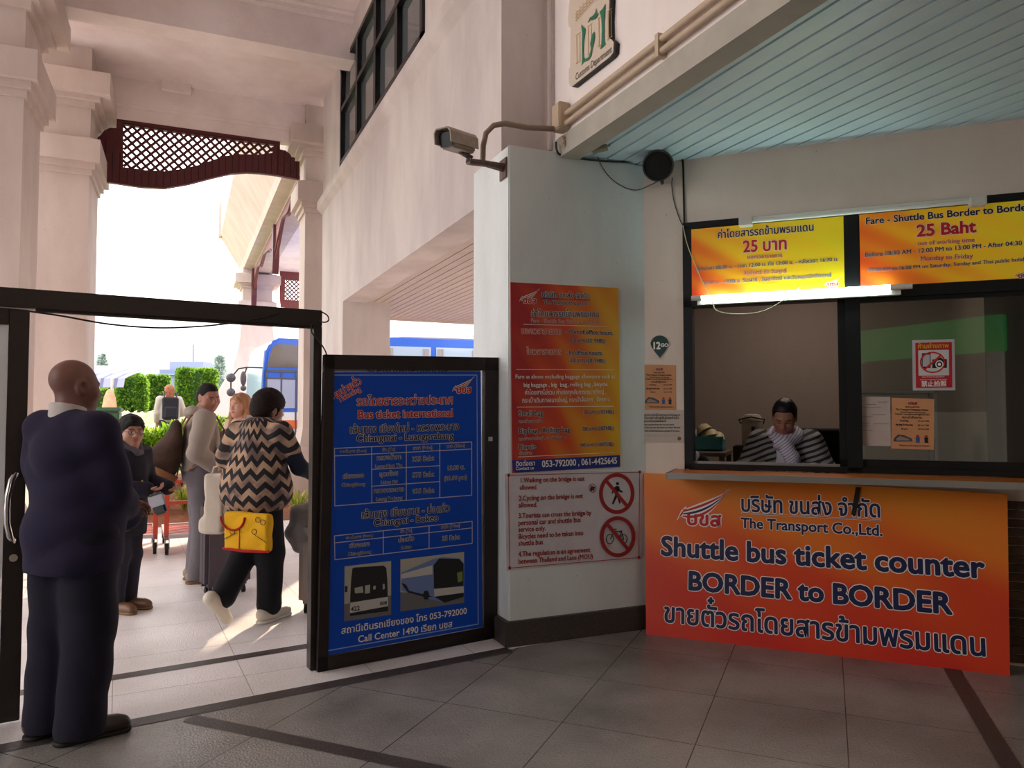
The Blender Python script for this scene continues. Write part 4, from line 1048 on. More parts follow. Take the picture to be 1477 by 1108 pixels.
sg.text('Customs Department', ze(242, 560), ze(494, 362), M('emblem_ink', '2a2622', 0.5), 0.0, sy=1.25)

# ---------------------------------------------------------------- carved lattice panels
m_wood = M('dark_red_carved_wood', '5c2026', 0.5, noise=0.5, nscale=12, col2='2b0d12', stretch=(6, 6, 1), bump=0.3, bscale=22)
m_wood2 = M('red_carved_wood', '7c3a34', 0.55, noise=0.4, nscale=12, col2='4a1c1c', bump=0.25, bscale=20)
def inside(p, poly):
    x, y = p; r = False; n = len(poly)
    for i in range(n):
        x0, y0 = poly[i]; x1, y1 = poly[(i + 1) % n]
        if (y0 > y) != (y1 > y) and x < (x1 - x0) * (y - y0) / (y1 - y0) + x0: r = not r
    return r
def lattice(b, poly, step, w, d0, d1):
    xs = [p[0] for p in poly]; ys = [p[1] for p in poly]; h = max(ys) - min(ys)
    for sgn in (1, -1):
        x = min(xs) - h if sgn > 0 else min(xs)
        while x < (max(xs) if sgn > 0 else max(xs) + h):
            run = None; n = 90
            for i in range(n + 2):
                t = i / n * h; p = (x + sgn * t, min(ys) + t)
                ok = i <= n and inside(p, poly)
                if ok and run is None: run = p
                if not ok and run is not None:
                    if abs(p[0] - run[0]) > 0.02:
                        b.prism(stroke(run, p, w), d0 + (0.004 if sgn > 0 else 0), d1 - (0 if sgn > 0 else 0.004), 'z')
                    run = None
            x += step
LFR = Frame((0, 12.10, 0), (1, 0, 0))
def zl(X, Y): return LFR.px(X / 2.954, Y / 2.954)
outer = [(498, 503), (1192, 604), (1192, 640), (1215, 645), (1235, 660), (1240, 672), (1255, 675), (1255, 690), (1275, 690), (1275, 768), (1180, 750), (1110, 741), (1050, 738), (985, 742), (900, 762), (800, 788), (700, 805), (600, 800), (500, 785), (455, 778), (455, 740), (425, 690), (400, 650), (402, 600), (430, 580), (445, 560), (470, 548), (497, 550)]
hole = [(525, 533), (850, 580), (1165, 620), (1160, 655), (1100, 662), (1010, 660), (960, 668), (910, 684), (850, 705), (780, 722), (700, 733), (620, 728), (525, 715)]
outer = [zl(*p) for p in outer]; hole = [zl(*p) for p in hole]
t = thing('lattice_panel', 'dark red carved wooden panel with white-backed lattice hung under the outer beam between two columns', 'panel', (0.2, 12.25, 5.0))
vs, fs = shape2d([outer, hole], 0.04); b = MB(LFR.mat()); b.add(vs, fs); b.build('carved_board', m_wood, parent=t)
b = MB(LFR.mat()); lattice(b, hole, 0.125, 0.034, -0.012, 0.012); b.build('lattice', m_wood, parent=t)
t['label'] = 'dark red carved wooden panel with open lattice hung under the outer beam between two columns'
b = MB(LFR.mat())
e0, e1 = [zl(*p) for p in [(525, 528), (1180, 616)]]
b.prism([e0, e1, (e1[0], e1[1] + 0.03), (e0[0], e0[1] + 0.03)], 0.04, 0.06, 'z'); b.build('top_rail', m_wood, parent=t)
b = MB(LFR.mat())
for i in range(34):      # joints between the short boards of the frame
    x = outer[0][0] - .42 + i * .095
    ys = [y / 200 for y in range(900, 1180) if inside((x, y / 200), outer) and not inside((x, y / 200), hole) and inside((x, y / 200 - .01), outer)]
    lo_ = [y for y in ys if not any(h[0] - .01 < x < h[0] + .01 for h in ())]
    if not lo_: continue
    y0 = min(lo_); y1 = y0
    while inside((x, y1), outer) and not inside((x, y1), hole) and y1 < y0 + .45: y1 += .01
    b.box(x - .006, y0 + .01, .04, x + .006, y1 - .02, .046)
b.build('board_joint', M('dark_wood_joint', '2a0c10', 0.7), parent=t)

# ---------------------------------------------------------------- colonnade beyond (towards the bus bay)
column('column_4', 1.70, 2.6, 25.3, 26.2, TIERS + [(0, 1.2, 1.15, 1.1), (1.2, 2.2, 1.1, 0.64), (2.2, 2.84, 0.64, 0.31), (2.84, 3.6, 0.31, 0.10), (3.6, 4.5, 0.10, 0.0)], 6.4)
b = MB(); b.prism([(2.5, 6.0), (2.05, 6.0), (2.0, 6.12), (1.72, 6.14), (1.66, 6.3), (1.05, 7.3), (1.05, 8.4), (2.5, 8.4)], 13.0, 26.4, 'y')
b.box(0.98, 26.0, 7.25, 1.06, 26.4, 9.0)
struct(b, 'ceiling_eave', m_col)
b = MB(); b.box(2.3, 13.0, 6.2, 4.6, 26.4, 6.4); struct(b, 'ceiling_canopy', m_ceil)
BFR = Frame((2.02, 27, 0), (0, -1, 0))
t = thing('carved_bargeboard', 'long red carved bargeboard with scalloped arches under the eave of the colonnade beyond', 'panel', (2.02, 19, 5.1))
def barge(y0, y1):
    n = 24; lo = []; inn = []
    for i in range(n + 1):
        s = i / n; a = min(1.0, 1.25 * abs(math.sin(math.pi * s)) ** 0.7) + 0.12 * math.sin(6 * math.pi * s) * (1 - s) * s * 4
        lo.append((27 - (y0 + (y1 - y0) * s), 5.08 + 0.72 * a)); inn.append((27 - (y0 + (y1 - y0) * (0.04 + 0.92 * s)), 5.42 + 0.45 * a))
    return lo + [(27 - y1, 6.04), (27 - y0, 6.04)], inn
for y0, y1 in ((13.05, 18.9), (18.9, 25.25)):
    lo, inn = barge(y0, y1)
    vs, fs = shape2d([lo], 0.03); b = MB(BFR.mat()); b.add(vs, fs); b.build('board', m_wood2, parent=t)
    b = MB(BFR.mat()); b.tube([(x, y - 0.06, 0.045) for x, y in inn], 0.022, 6); b.build('carved_moulding', m_wood, parent=t)
for y in (18.9, 24.9, 13.4):
    b = MB(BFR.mat()); b.prism([(27 - y - 0.16, 6.04), (27 - y - 0.16, 5.2), (27 - y, 4.86), (27 - y + 0.16, 5.2), (27 - y + 0.16, 6.04)], -0.06, 0.09, 'z'); b.build('pendant', m_wood, parent=t)
t = thing('lattice_panel', 'small red lattice panel far off beyond the bus under the bus bay canopy', 'panel', (4, 25.7, 5.2))
FF = Frame((0, 25.75, 0), (1, 0, 0)); hl = [(3.05, 5.25), (5.2, 5.25), (5.2, 5.92), (3.05, 5.92)]
vs, fs = shape2d([[(2.88, 5.3), (2.92, 5.0), (3.4, 4.98), (5.4, 4.98), (5.4, 6.2), (2.88, 6.2)], hl], 0.03); b = MB(FF.mat()); b.add(vs, fs); b.build('carved_board', m_wood2, parent=t)
b = MB(FF.mat()); lattice(b, hl, 0.14, 0.04, -0.01, 0.01); b.build('lattice', m_wood, parent=t)

# ================================================================ GROUNDS
def ss(a, c, x):
    t = min(1, max(0, (x - a) / (c - a))); return t * t * (3 - 2 * t)
def gz(x, y):
    z = -0.04 + 0.36 * ss(10.75, 13, y) + 0.34 * ss(13, 18, y) + 0.84 * ss(17, 29, y) + 0.5 * ss(30, 60, y)
    r = ss(0.9, 1.5, x - 0.02 * (y - 12)) * ss(12.5, 15, y)
    return z * (1 - r) + (-0.02) * r
m_soil = M('reddish_soil', '9a6247', 0.95, noise=0.6, nscale=7, col2='5d3a28', bump=0.6, bscale=18)
m_lawn = M('lawn', 'a8a884', 0.95, noise=0.5, nscale=14, col2='87906a', bump=0.5, bscale=60)
m_road = M('bounce_lightened_yard', 'c9c2bc', 0.9, noise=0.2, nscale=20)  # yard colour lightened so more light bounces to the ceiling
def terrain(name, xs, ys, mat, dz=0.0):
    b = MB(); vs = []; n = len(xs)
    for y in ys:
        for x in xs: vs.append((x, y, gz(x, y) + dz + 0.012 * math.sin(7 * x + 3 * y) * math.sin(5 * y) * (y < 20)))
    fs = [(j * n + i, j * n + i + 1, (j + 1) * n + i + 1, (j + 1) * n + i) for j in range(len(ys) - 1) for i in range(n - 1)]
    b.add(vs, fs); return b.build(name, mat, smooth=True, kind='structure')
terrain('ground_bed', list(np.linspace(-14, 0.8, 60)) + list(np.linspace(0.85, 9, 40)), list(np.linspace(10.74, 14.6, 40)), m_soil)
terrain('ground_lawn', list(np.linspace(-60, -14, 8))[:-1] + list(np.linspace(-14, 3, 70)), list(np.linspace(14.6, 34, 50)), m_lawn)
terrain('ground_road', list(np.linspace(3, 60, 14)), list(np.linspace(14.6, 60, 8)), m_road)
terrain('ground_field', list(np.linspace(-160, 60, 12)), [34, 40, 50, 60, 90, 140, 260], m_lawn)
b = MB(); b.quad((-60, -9, -0.05), (-13.9, -9, -0.05), (-13.9, 14.6, -0.05), (-60, 14.6, -0.05)); b.quad((9, -9, -0.05), (60, -9, -0.05), (60, 14.6, -0.05), (9, 14.6, -0.05))
struct(b, 'ground_yard', m_road)

def leaf_cloud(mb, pts, size, rg, aspect=0.45, up=0.3):
    for p, nrm in pts:
        d = Vector((rg.gauss(0, 1), rg.gauss(0, 1), rg.gauss(0, 1) + up)).normalized()
        d = (d + Vector(nrm) * 0.7).normalized()
        s = d.cross(Vector((rg.gauss(0, 1), rg.gauss(0, 1), rg.gauss(0, 1)))).normalized()
        L = size * (0.6 + 0.8 * rg.random()); w = L * aspect
        p = Vector(p)
        mb.add([p, p + d * L * 0.5 + s * w * 0.5, p + d * L, p + d * L * 0.5 - s * w * 0.5], [(0, 1, 2, 3)], rg.randrange(3))
def leafmats(pre, cols):
    r = []
    for i, c in enumerate(cols):
        m = M('%s_%s' % (pre, ('light', 'mid', 'dark')[i]), c, 0.55)
        t = m.node_tree; tb = t.nodes.new('ShaderNodeBsdfTranslucent'); tb.inputs[0].default_value = lin(c)
        ms = t.nodes.new('ShaderNodeMixShader'); ms.inputs[0].default_value = 0.6
        t.links.new(t.nodes['Principled BSDF'].outputs[0], ms.inputs[1]); t.links.new(tb.outputs[0], ms.inputs[2]); t.links.new(ms.outputs[0], t.nodes['Material Output'].inputs[0])
        r.append(m)
    return r
lm_hedge = leafmats('hedge_leaf', ['a9c436', '7ea52e', '4f7624'])
lm_top = leafmats('topiary_leaf', ['8bb03c', '6c9834', '4c7a2c'])
lm_shr = leafmats('shrub_leaf', ['6f9a3a', '4c7a2e', '2f5520'])
lm_tree = leafmats('haze_tinted_leaf', ['b9c6c4', 'a9b9b6', '9dafac'])  # haze of distance mixed into the leaf colours
m_core = M('leaf_core', '3c5a20', 0.9); m_stem = M('brown_stem', '5b4330', 0.9)
def box_points(x0, x1, y0, y1, n, zf0, zf1, rg, rnd=0.15):
    out = []
    for i in range(n):
        f = rg.random(); x = rg.uniform(x0, x1); y = rg.uniform(y0, y1); h = rg.random()
        k = rg.randrange(5)
        if k == 0 or k == 4: y = y0 + abs(rg.gauss(0, rnd * 0.5)); nr = (0, -1, 0.2)
        elif k == 1: h = 1 - abs(rg.gauss(0, 0.12)); nr = (0, 0, 1)
        elif k == 2: x = x0 + abs(rg.gauss(0, rnd * 0.5)); nr = (-1, 0, 0.2)
        else: x = x1 - abs(rg.gauss(0, rnd * 0.5)); nr = (1, 0, 0.2)
        out.append(((x, y, zf0(x, y) + h * (zf1(x, y) - zf0(x, y))), nr))
    return out
rg = random.Random(3)
# hedge behind the planting bed
hx0, hx1, hy0, hy1 = -2.3, 1.0, 13.3, 14.3
top_ = lambda x, y: 1.27 + 0.07 * math.sin(3.1 * x) + 0.04 * math.sin(9 * x + 2 * y); bot_ = lambda x, y: gz(x, y) + 0.22
t = thing('hedge', 'sunlit light green hedge behind the planting bed', 'hedge', (-0.6, 13.8, gz(-0.6, 13.8)))
b = MB(); b.box(hx0 + 0.12, hy0 + 0.15, 0.75, hx1 - 0.12, hy1 - 0.1, 1.15); leaf_cloud(b, box_points(hx0, hx1, hy0, hy1, 6500, bot_, top_, rg), 0.10, rg)
b.build('foliage', lm_hedge, parent=t)
b = MB()
for i in range(26):
    x = hx0 + 0.1 + i * (hx1 - hx0 - 0.2) / 25; y = rg.uniform(hy0 + 0.1, hy1 - 0.2)
    b.tube([(x, y, gz(x, y) - 0.02), (x + rg.uniform(-.1, .1), y, gz(x, y) + 0.35)], 0.012, 5)
b.build('stems', m_stem, parent=t)
def shrub(name, label, c, r, h, n, mats, size=0.1):
    z = gz(c[0], c[1]) if c[1] > 10.7 else 0
    t = thing(name, label, 'shrub', (c[0], c[1], z))
    b = MB(); pts = []
    for i in range(n):
        a = rg.uniform(0, 2 * math.pi); u = rg.uniform(-0.6, 1); q = math.sqrt(max(0, 1 - u * u)); k = 0.75 + 0.25 * rg.random()
        pts.append(((c[0] + r * q * k * math.cos(a), c[1] + r * q * k * math.sin(a), z + h * 0.5 + h * 0.5 * u * k), (q * math.cos(a), q * math.sin(a), u)))
    leaf_cloud(b, pts, size, rg); b.ball((c[0], c[1], z + h * 0.5), (r * 0.7, r * 0.7, h * 0.38), 10, 2); b.build('foliage', mats, parent=t)
    b = MB()
    for i in range(5): b.tube([(c[0], c[1], z - 0.02), (c[0] + rg.uniform(-.1, .1), c[1] + rg.uniform(-.1, .1), z + h * 0.4)], 0.014, 5)
    b.build('stem', m_stem, parent=t)
shrub('shrub', 'green shrub standing between the bus and the base of the outer column', (1.62, 14.3), 0.5, 1.15, 900, lm_shr)
shrub('shrub', 'dark green shrub seen between the person with the rucksack and the long-haired one', (0.72, 12.55), 0.36, 0.85, 800, lm_shr)
# striped spider plants in the bed
lm_sp = leafmats('spider_plant_leaf', ['d2cf62', 'b3bd4a', '8ea03a'])
def spider(c, r, h, n, label):
    z = gz(*c); t = thing('spider_plant', label, 'plant', (c[0], c[1], z), 'spider plants in the bed')
    b = MB()
    for i in range(n):
        a = rg.uniform(0, 2 * math.pi); L = r * rg.uniform(0.6, 1.1); hh = h * rg.uniform(0.5, 1.1); w = 0.014
        s = Vector((-math.sin(a), math.cos(a), 0)) * w; pr = []
        for k in range(6):
            u = k / 5; pr.append(Vector((c[0] + math.cos(a) * L * u, c[1] + math.sin(a) * L * u, z + hh * math.sin(min(1, u * 1.1) * 2.3) * 1.1 - 0.02)))
        for k in range(5):
            w0 = s * (1 - (k / 5) ** 2); w1 = s * (1 - ((k + 1) / 5) ** 2)
            b.quad(pr[k] - w0, pr[k] + w0, pr[k + 1] + w1, pr[k + 1] - w1, i % 3)
    b.build('leaves', lm_sp, parent=t)
for px_, r_, lab in ((266, .34, 'yellow striped spider plant behind the second luggage trolley'), (214, .32, 'yellow striped spider plant beside the child in glasses'), (430, .32, 'yellow striped spider plant at the foot of the outer column'), (322, .3, 'yellow striped spider plant behind the legs of the person with the rucksack')):
    q = onz(px_, 742, 0.03); spider((q.x, max(q.y, 11.15)), r_, 0.34, 60, lab)
m_rock = M('pale_stone', 'a08f80', 0.9, noise=0.5, nscale=9, col2='6d5f54', bump=0.4, bscale=14)
for i, (px_, py_, r_, lab) in enumerate(((205, 712, .14, 'pale stone in the bed close to the child in glasses'), (268, 712, .10, 'pale stone in the bed above the spider plant'), (292, 706, .12, 'pale stone in the bed beside the man in grey'), (228, 722, .1, 'small pale stone between the two spider plants'))):
    q = onz(px_, py_, 0.25)
    b = MB(); z = gz(q.x, q.y); b.ball((q.x, q.y, z + r_ * 0.25), (r_ * 1.4, r_, r_ * 0.6), 10)
    tag(b.build('rock', m_rock, smooth=True), lab, 'rock', 'stones in the planting bed')
q = onz(255, 707, 0.3); z = gz(q.x, q.y)
t = thing('garden_spotlight', 'small round black garden spotlight in the planting bed', 'lamp', (q.x, q.y, z))
b = MB(); b.ball((q.x, q.y, z + 0.1), 0.085, 14); b.build('head', m_blackp, parent=t, smooth=True)
b = MB(); b.cyl((q.x, q.y, z - 0.03), (q.x, q.y, z + 0.05), 0.012); b.build('stake', m_blackp, parent=t)
# clipped bushes on the lawn
def topiary(px0, px1, ytop, ybase, d, dome, label):
    k = (px0 + px1) / 2; c = _C + ray(k, 597) * d; cx, cy = c[0], c[1]
    w = (px1 - px0) / FPX * d / 2; z0 = gz(cx, cy); z1 = CAMZ + (597 - ytop) / FPX * d
    t = thing('clipped_bush', label, 'bush', (cx, cy, z0), 'clipped bushes on the lawn'); b = MB(); pts = []
    for i in range(5600):
        h = rg.random(); a = rg.uniform(0, 2 * math.pi); top = rg.random() < 0.22
        kk = 1.0
        if dome: kk = math.sqrt(max(0.0, 1 - max(0, (h - 0.7) / 0.3) ** 2))
        if top and not dome: q = math.sqrt(rg.random()); h = 1.0; nr = (0, 0, 1)
        else: q = 1.0; nr = (math.cos(a), math.sin(a), 0.1)
        ex = lambda v: math.copysign(abs(v) ** 0.45, v)
        pts.append(((cx + w * q * kk * ex(math.cos(a)), cy + w * q * kk * ex(math.sin(a)), z0 + 0.08 + (z1 - z0 - 0.08) * h), nr))
    leaf_cloud(b, pts, 0.12, rg, 0.65)
    (b.ball((cx, cy, z0 + (z1 - z0) * .5), (w * .92, w * .92, (z1 - z0) * .49), 12, 2) if dome else b.box(cx - w * .78, cy - w * .78, z0 + 0.1, cx + w * .78, cy + w * .78, z0 + (z1 - z0) * 0.95, 2))
    b.build('foliage', lm_top, parent=t)
    b = MB(); b.cyl((cx, cy, z0 - 0.05), (cx, cy, z0 + 0.3), 0.06, n=8); b.build('stem', m_stem, parent=t)
topiary(172, 208, 540, 597, 27, True, 'round-topped clipped bush next to the striped shelter')
topiary(212, 240, 545, 597, 29, False, 'small square clipped bush between the round-topped bush and the walker on the lawn')
topiary(258, 308, 536, 597, 26, False, 'large square clipped bush beyond the person with the rucksack')
topiary(120, 170, 562, 600, 30, False, 'low clipped bush under the striped shelter roof')
# far trees and house, haze put into their pale colours
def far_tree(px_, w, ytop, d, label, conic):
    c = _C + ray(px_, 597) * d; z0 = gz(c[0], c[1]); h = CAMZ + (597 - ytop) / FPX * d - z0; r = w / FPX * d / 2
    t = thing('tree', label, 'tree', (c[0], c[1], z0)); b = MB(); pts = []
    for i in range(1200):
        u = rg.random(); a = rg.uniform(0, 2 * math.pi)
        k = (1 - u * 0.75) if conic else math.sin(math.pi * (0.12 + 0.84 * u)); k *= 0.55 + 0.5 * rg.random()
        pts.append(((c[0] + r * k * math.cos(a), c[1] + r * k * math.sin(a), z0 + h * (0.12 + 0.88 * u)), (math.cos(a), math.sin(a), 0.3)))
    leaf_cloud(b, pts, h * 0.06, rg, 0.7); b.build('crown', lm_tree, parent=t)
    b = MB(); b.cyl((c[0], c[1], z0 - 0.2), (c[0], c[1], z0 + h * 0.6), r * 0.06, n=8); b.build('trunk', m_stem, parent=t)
far_tree(316, 26, 514, 120, 'haze-tinted far tree to the side of the pale house', True)
far_tree(146, 18, 512, 130, 'haze-tinted far tree showing above the striped shelter', False)
m_house = M('haze_tinted_house', '7c88a8', 0.8, noise=0.1, nscale=0.3); m_house2 = M('haze_tinted_roof', '8793b4', 0.7); m_hwin = M('house_window', '66728f', 0.5)  # bluish haze put into the house colours
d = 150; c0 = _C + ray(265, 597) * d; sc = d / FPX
t = thing('house', 'haze-tinted pale blue flat-topped house far off beyond the clipped bushes', 'house', (c0[0], c0[1], gz(c0[0], c0[1])))
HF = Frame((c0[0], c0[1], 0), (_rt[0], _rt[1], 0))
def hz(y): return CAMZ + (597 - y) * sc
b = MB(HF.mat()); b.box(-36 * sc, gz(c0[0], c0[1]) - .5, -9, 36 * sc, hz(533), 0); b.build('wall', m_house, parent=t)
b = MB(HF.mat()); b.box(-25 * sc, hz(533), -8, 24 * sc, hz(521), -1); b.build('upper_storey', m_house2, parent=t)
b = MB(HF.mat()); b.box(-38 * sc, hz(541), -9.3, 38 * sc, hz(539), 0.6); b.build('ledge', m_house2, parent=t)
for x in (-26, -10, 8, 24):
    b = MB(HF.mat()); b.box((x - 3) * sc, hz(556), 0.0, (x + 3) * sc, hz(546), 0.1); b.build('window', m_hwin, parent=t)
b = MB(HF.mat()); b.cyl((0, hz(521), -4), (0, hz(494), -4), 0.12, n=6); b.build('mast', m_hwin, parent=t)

# ---------------------------------------------------------------- striped shelter, bin, hanging cloth
q = _C + ray(150, 597) * 17.0
SF = Frame((q[0], q[1], 0), (_rt[0], _rt[1], 0)); z0 = gz(q[0], q[1])
m_sh = [M('shelter_sheet', '9a9db4', 0.4, metal=0.3), M('shelter_rib', '6c6f96', 0.5)]
t = thing('shelter', 'small shelter with a curved silver and blue striped roof beside the clipped bush', 'shelter', (q[0], q[1], z0))
prof = [(1.0, 2.62), (0.6, 2.51), (0.25, 2.39), (0.03, 2.27), (-0.0, 2.06)]
b = MB(SF.mat()); xs = np.linspace(-1.7, 0.43, 28)
for i in range(27):
    for j in range(4):
        y0, za = prof[j]; y1, zb = prof[j + 1]; sh = 0.55
        b.quad((xs[i] + sh * y1, zb, -y1), (xs[i + 1] + sh * y1, zb, -y1), (xs[i + 1] + sh * y0, za, -y0), (xs[i] + sh * y0, za, -y0), 1 if i % 4 == 0 else 0)
b.build('roof', m_sh, parent=t)
m_wpost = M('white_post', 'd9d2c8', 0.6)
for x, y in ((0.16, 0.03), (-1.5, 0.03)):
    b = MB(SF.mat()); b.cyl((x, z0 - 0.1, -y), (x, 2.26 if y < .5 else 2.58, -y), 0.035, n=10); b.build('post', m_wpost, parent=t, smooth=True)
b = MB(SF.mat()); hx = 0.17
prof2 = [(0.02, 2.02), (0.06, 1.98), (0.11, 1.85), (0.14, 1.65), (0.16, 1.5), (0.11, 1.40), (0.04, 1.37)]
b.lathe([(r * 1.15, z) for r, z in prof2], (0, 0, 0), 14, M4=Matrix.Translation((hx, 0, 0.09)) @ Matrix(((1, 0, 0, 0), (0, 0, 1, 0), (0, 0.55, 0, 0), (0, 0, 0, 1))))
tag(b.build('hanging_cloth', M('pale_orange_cloth', 'd9a98a', 0.8, noise=0.4, nscale=9, col2='b8744f'), smooth=True), 'pale orange cloth bundle hanging on the shelter post', 'cloth')
q = _C + ray(152, 597) * 14.2; z0 = gz(q[0], q[1])
t = thing('wheelie_bin', 'green wheelie bin standing by the shelter post', 'bin', (q[0], q[1], z0)); m_bin = M('green_bin', '3d5a48', 0.5)
b = MB(); b.add([(q[0] - .2, q[1] - .28, z0), (q[0] + .2, q[1] - .28, z0), (q[0] + .2, q[1] + .28, z0), (q[0] - .2, q[1] + .28, z0), (q[0] - .26, q[1] - .36, z0 + .95), (q[0] + .26, q[1] - .36, z0 + .95), (q[0] + .26, q[1] + .36, z0 + .95), (q[0] - .26, q[1] + .36, z0 + .95)], [(3, 2, 1, 0), (4, 5, 6, 7), (0, 1, 5, 4), (1, 2, 6, 5), (2, 3, 7, 6), (3, 0, 4, 7)]); b.build('body', m_bin, parent=t, bevel=0.02)
b = MB(); b.box(q[0] - .28, q[1] - .4, z0 + .95, q[0] + .28, q[1] + .4, z0 + 1.03); b.build('lid', m_bin, parent=t, bevel=0.02)
for s in (-1, 1):
    b = MB(); b.cyl((q[0] + s * .2, q[1] + .3, z0 + .1), (q[0] + s * .26, q[1] + .3, z0 + .1), .1); b.build('wheel', m_blackp, parent=t)

# ---------------------------------------------------------------- buses
m_bus = M('blue_bus_paint', '1d5cc8', 0.25, coat=0.5); m_busw = M('white_bus_paint', 'd8d4d2', 0.35); m_buso = M('orange_bus_stripe', 'd8622a', 0.4)
m_bglass = M('dark_bus_glass', '6a605c', 0.1, spec=0.8, noise=0.4, nscale=1.5, col2='3a3436'); m_bglass2 = M('pale_bus_glass', 'a5b9cf', 0.08, spec=0.9)
m_rub = M('black_rubber', '151515', 0.8)
ea = Vector((1.0, 0.084, 0)).normalized(); eb = Vector((-0.084, 1.0, 0)).normalized()
BF = Frame((1.78, 19.4, 0), ea)      # u along the side, v up, n towards us; the front is at u = 0
t = thing('coach', 'blue coach with round wing mirrors parked beyond the outer column', 'bus', (1.78 + 4.5 * ea.x, 19.4 + 4.5 * ea.y, 0))
Lb, Hb, Wb = 10.5, 3.36, 2.5
body = [(0.3, 0.35), (0.0, 0.45), (0.0, 1.4), (0.03, 2.4), (0.08, 3.0), (0.18, 3.24), (0.4, Hb), (Lb - 0.3, Hb), (Lb, 2.9), (Lb, 0.35)]
b = MB(BF.mat()); b.prism(body, -Wb, 0, 'z'); b.build('body', m_bus, parent=t, bevel=0.07)
b = MB(BF.mat()); b.prism([(0.3, 0.36), (-0.02, 0.46), (-0.02, 1.5), (Lb - .02, 1.5), (Lb - .02, 0.36)], -Wb - .01, 0.012, 'z'); b.build('skirt', m_busw, parent=t)
b = MB(BF.mat()); b.box(-0.025, 1.08, -Wb - .014, Lb - .02, 1.3, 0.016); b.build('stripe', m_buso, parent=t)
b = MB(BF.mat()); b.prism([(-0.015, 1.3), (-0.012, 1.5), (0.018, 2.4), (0.07, 3.05), (0.14, 3.05), (0.1, 2.4), (0.06, 1.3)], -Wb + .15, -0.15, 'z'); b.build('windscreen', m_bglass2, parent=t)
b = MB(BF.mat()); b.prism([(0.1, 2.62), (0.24, 3.12), (0.36, 3.2), (0.86, 3.2), (0.86, 2.62)], -0.02, 0.012, 'z'); b.build('side_window', m_bglass, parent=t)
for x in (1.35, 2.9, 4.45, 6.0, 7.55):
    b = MB(BF.mat()); b.box(x, 2.0, -0.02, x + 1.45, 3.15, 0.012); b.build('side_window', m_bglass, parent=t)
b = MB(BF.mat())
for q in ((0.08, 0.6, 0.12, 2.56), (0.80, 0.6, 0.84, 2.56), (0.08, 2.5, 0.84, 2.56), (0.44, 0.6, 0.48, 2.56), (0.08, 2.32, 0.84, 2.36)): b.box(q[0], q[1], -0.01, q[2], q[3], 0.025)
b.build('door_frame', M('bus_door_trim', '4a4a55', 0.4), parent=t)
for x0, x1 in ((0.12, 0.44), (0.48, 0.80)):
    b = MB(BF.mat()); b.box(x0, 1.6, -0.02, x1, 2.32, 0.018); b.build('door_window', M('mauve_bus_glass', '9fa3bb', 0.12, spec=0.8), parent=t)
for x in (2.4, 8.1):
    b = MB(BF.mat()); b.cyl((x, 0.48, -0.25), (x, 0.48, 0.02), 0.48, n=24); b.build('wheel', m_rub, parent=t, smooth=True)
def mirror(xp, yp, rx, ry, lab, flat):
    p = onp(xp, yp, BF.n, BF.o + BF.n * 0.25)
    b = MB(); b.ball(p, (rx, rx * 0.5, ry), 14); b.build('wing_mirror', M('mirror_back', '46424a', 0.35), parent=t, smooth=True)
    return p
ma = mirror(333, 545, .11, .11, '', 0); mb_ = mirror(333, 566, .10, .10, '', 0); mc = mirror(351, 546, .07, .18, '', 0); md = mirror(351, 560, .07, .07, '', 0)
b = MB(); top_m = onp(356, 530, BF.n, BF.o + BF.n * 0.2); b.tube([BF.at(0.02, 2.6, -0.1), top_m, onp(344, 532, BF.n, BF.o + BF.n * 0.25), ma, mb_], 0.018, 6); b.tube([top_m, mc, md], 0.018, 6); b.build('mirror_arm', m_blackp, parent=t)
b = MB(BF.mat()); b.cyl((1.6, Hb, -1), (1.6, Hb + 0.22, -1), 0.012, n=6); b.cyl((1.2, Hb + 0.06, -1), (2.0, Hb + 0.06, -1), 0.01, n=6); b.build('aerial', m_blackp, parent=t)
# second coach, seen through the passage
p0 = onp(548, 486, _fw, _C + _fw * 16.6); ub = Vector((_rt[0] * 0.95 + _fw[0] * 0.32, _rt[1] * 0.95 + _fw[1] * 0.32, 0)).normalized()
B2 = Frame((p0.x, p0.y, 0), ub); zt = p0.z
t = thing('coach', 'white-roofed blue coach with curtained windows seen through the passage', 'bus', (p0.x, p0.y, 0))
b = MB(B2.mat()); b.box(0, 0.35, -2.5, 10, zt, 0); b.build('body', m_bus, parent=t, bevel=0.05)
b = MB(B2.mat()); b.prism([(0.2, zt), (0.9, zt + 0.14), (9.5, zt + 0.14), (9.9, zt)], -2.3, -0.12, 'z'); b.build('roof', m_busw, parent=t, bevel=0.03)
for i in range(6):
    x = 0.12 + i * 1.15
    b = MB(B2.mat()); b.box(x, zt - 1.1, -0.03, x + 1.03, zt - 0.2, 0.01); w_ = b.build('window', m_bglass2, parent=t)
    b = MB(B2.mat())
    for cx0 in (x + 0.04, x + 0.85):
        for k in range(4): b.box(cx0 + k * 0.036, zt - 1.05, 0.012, cx0 + k * 0.036 + 0.028, zt - 0.24, 0.03)
    b.build('curtain', M('grey_curtain', '9c9aa0', 0.8), parent=w_)
for x in (1.8, 7.8):
    b = MB(B2.mat()); b.cyl((x, 0.48, -0.25), (x, 0.48, 0.02), 0.48, n=20); b.build('wheel', m_rub, parent=t, smooth=True)

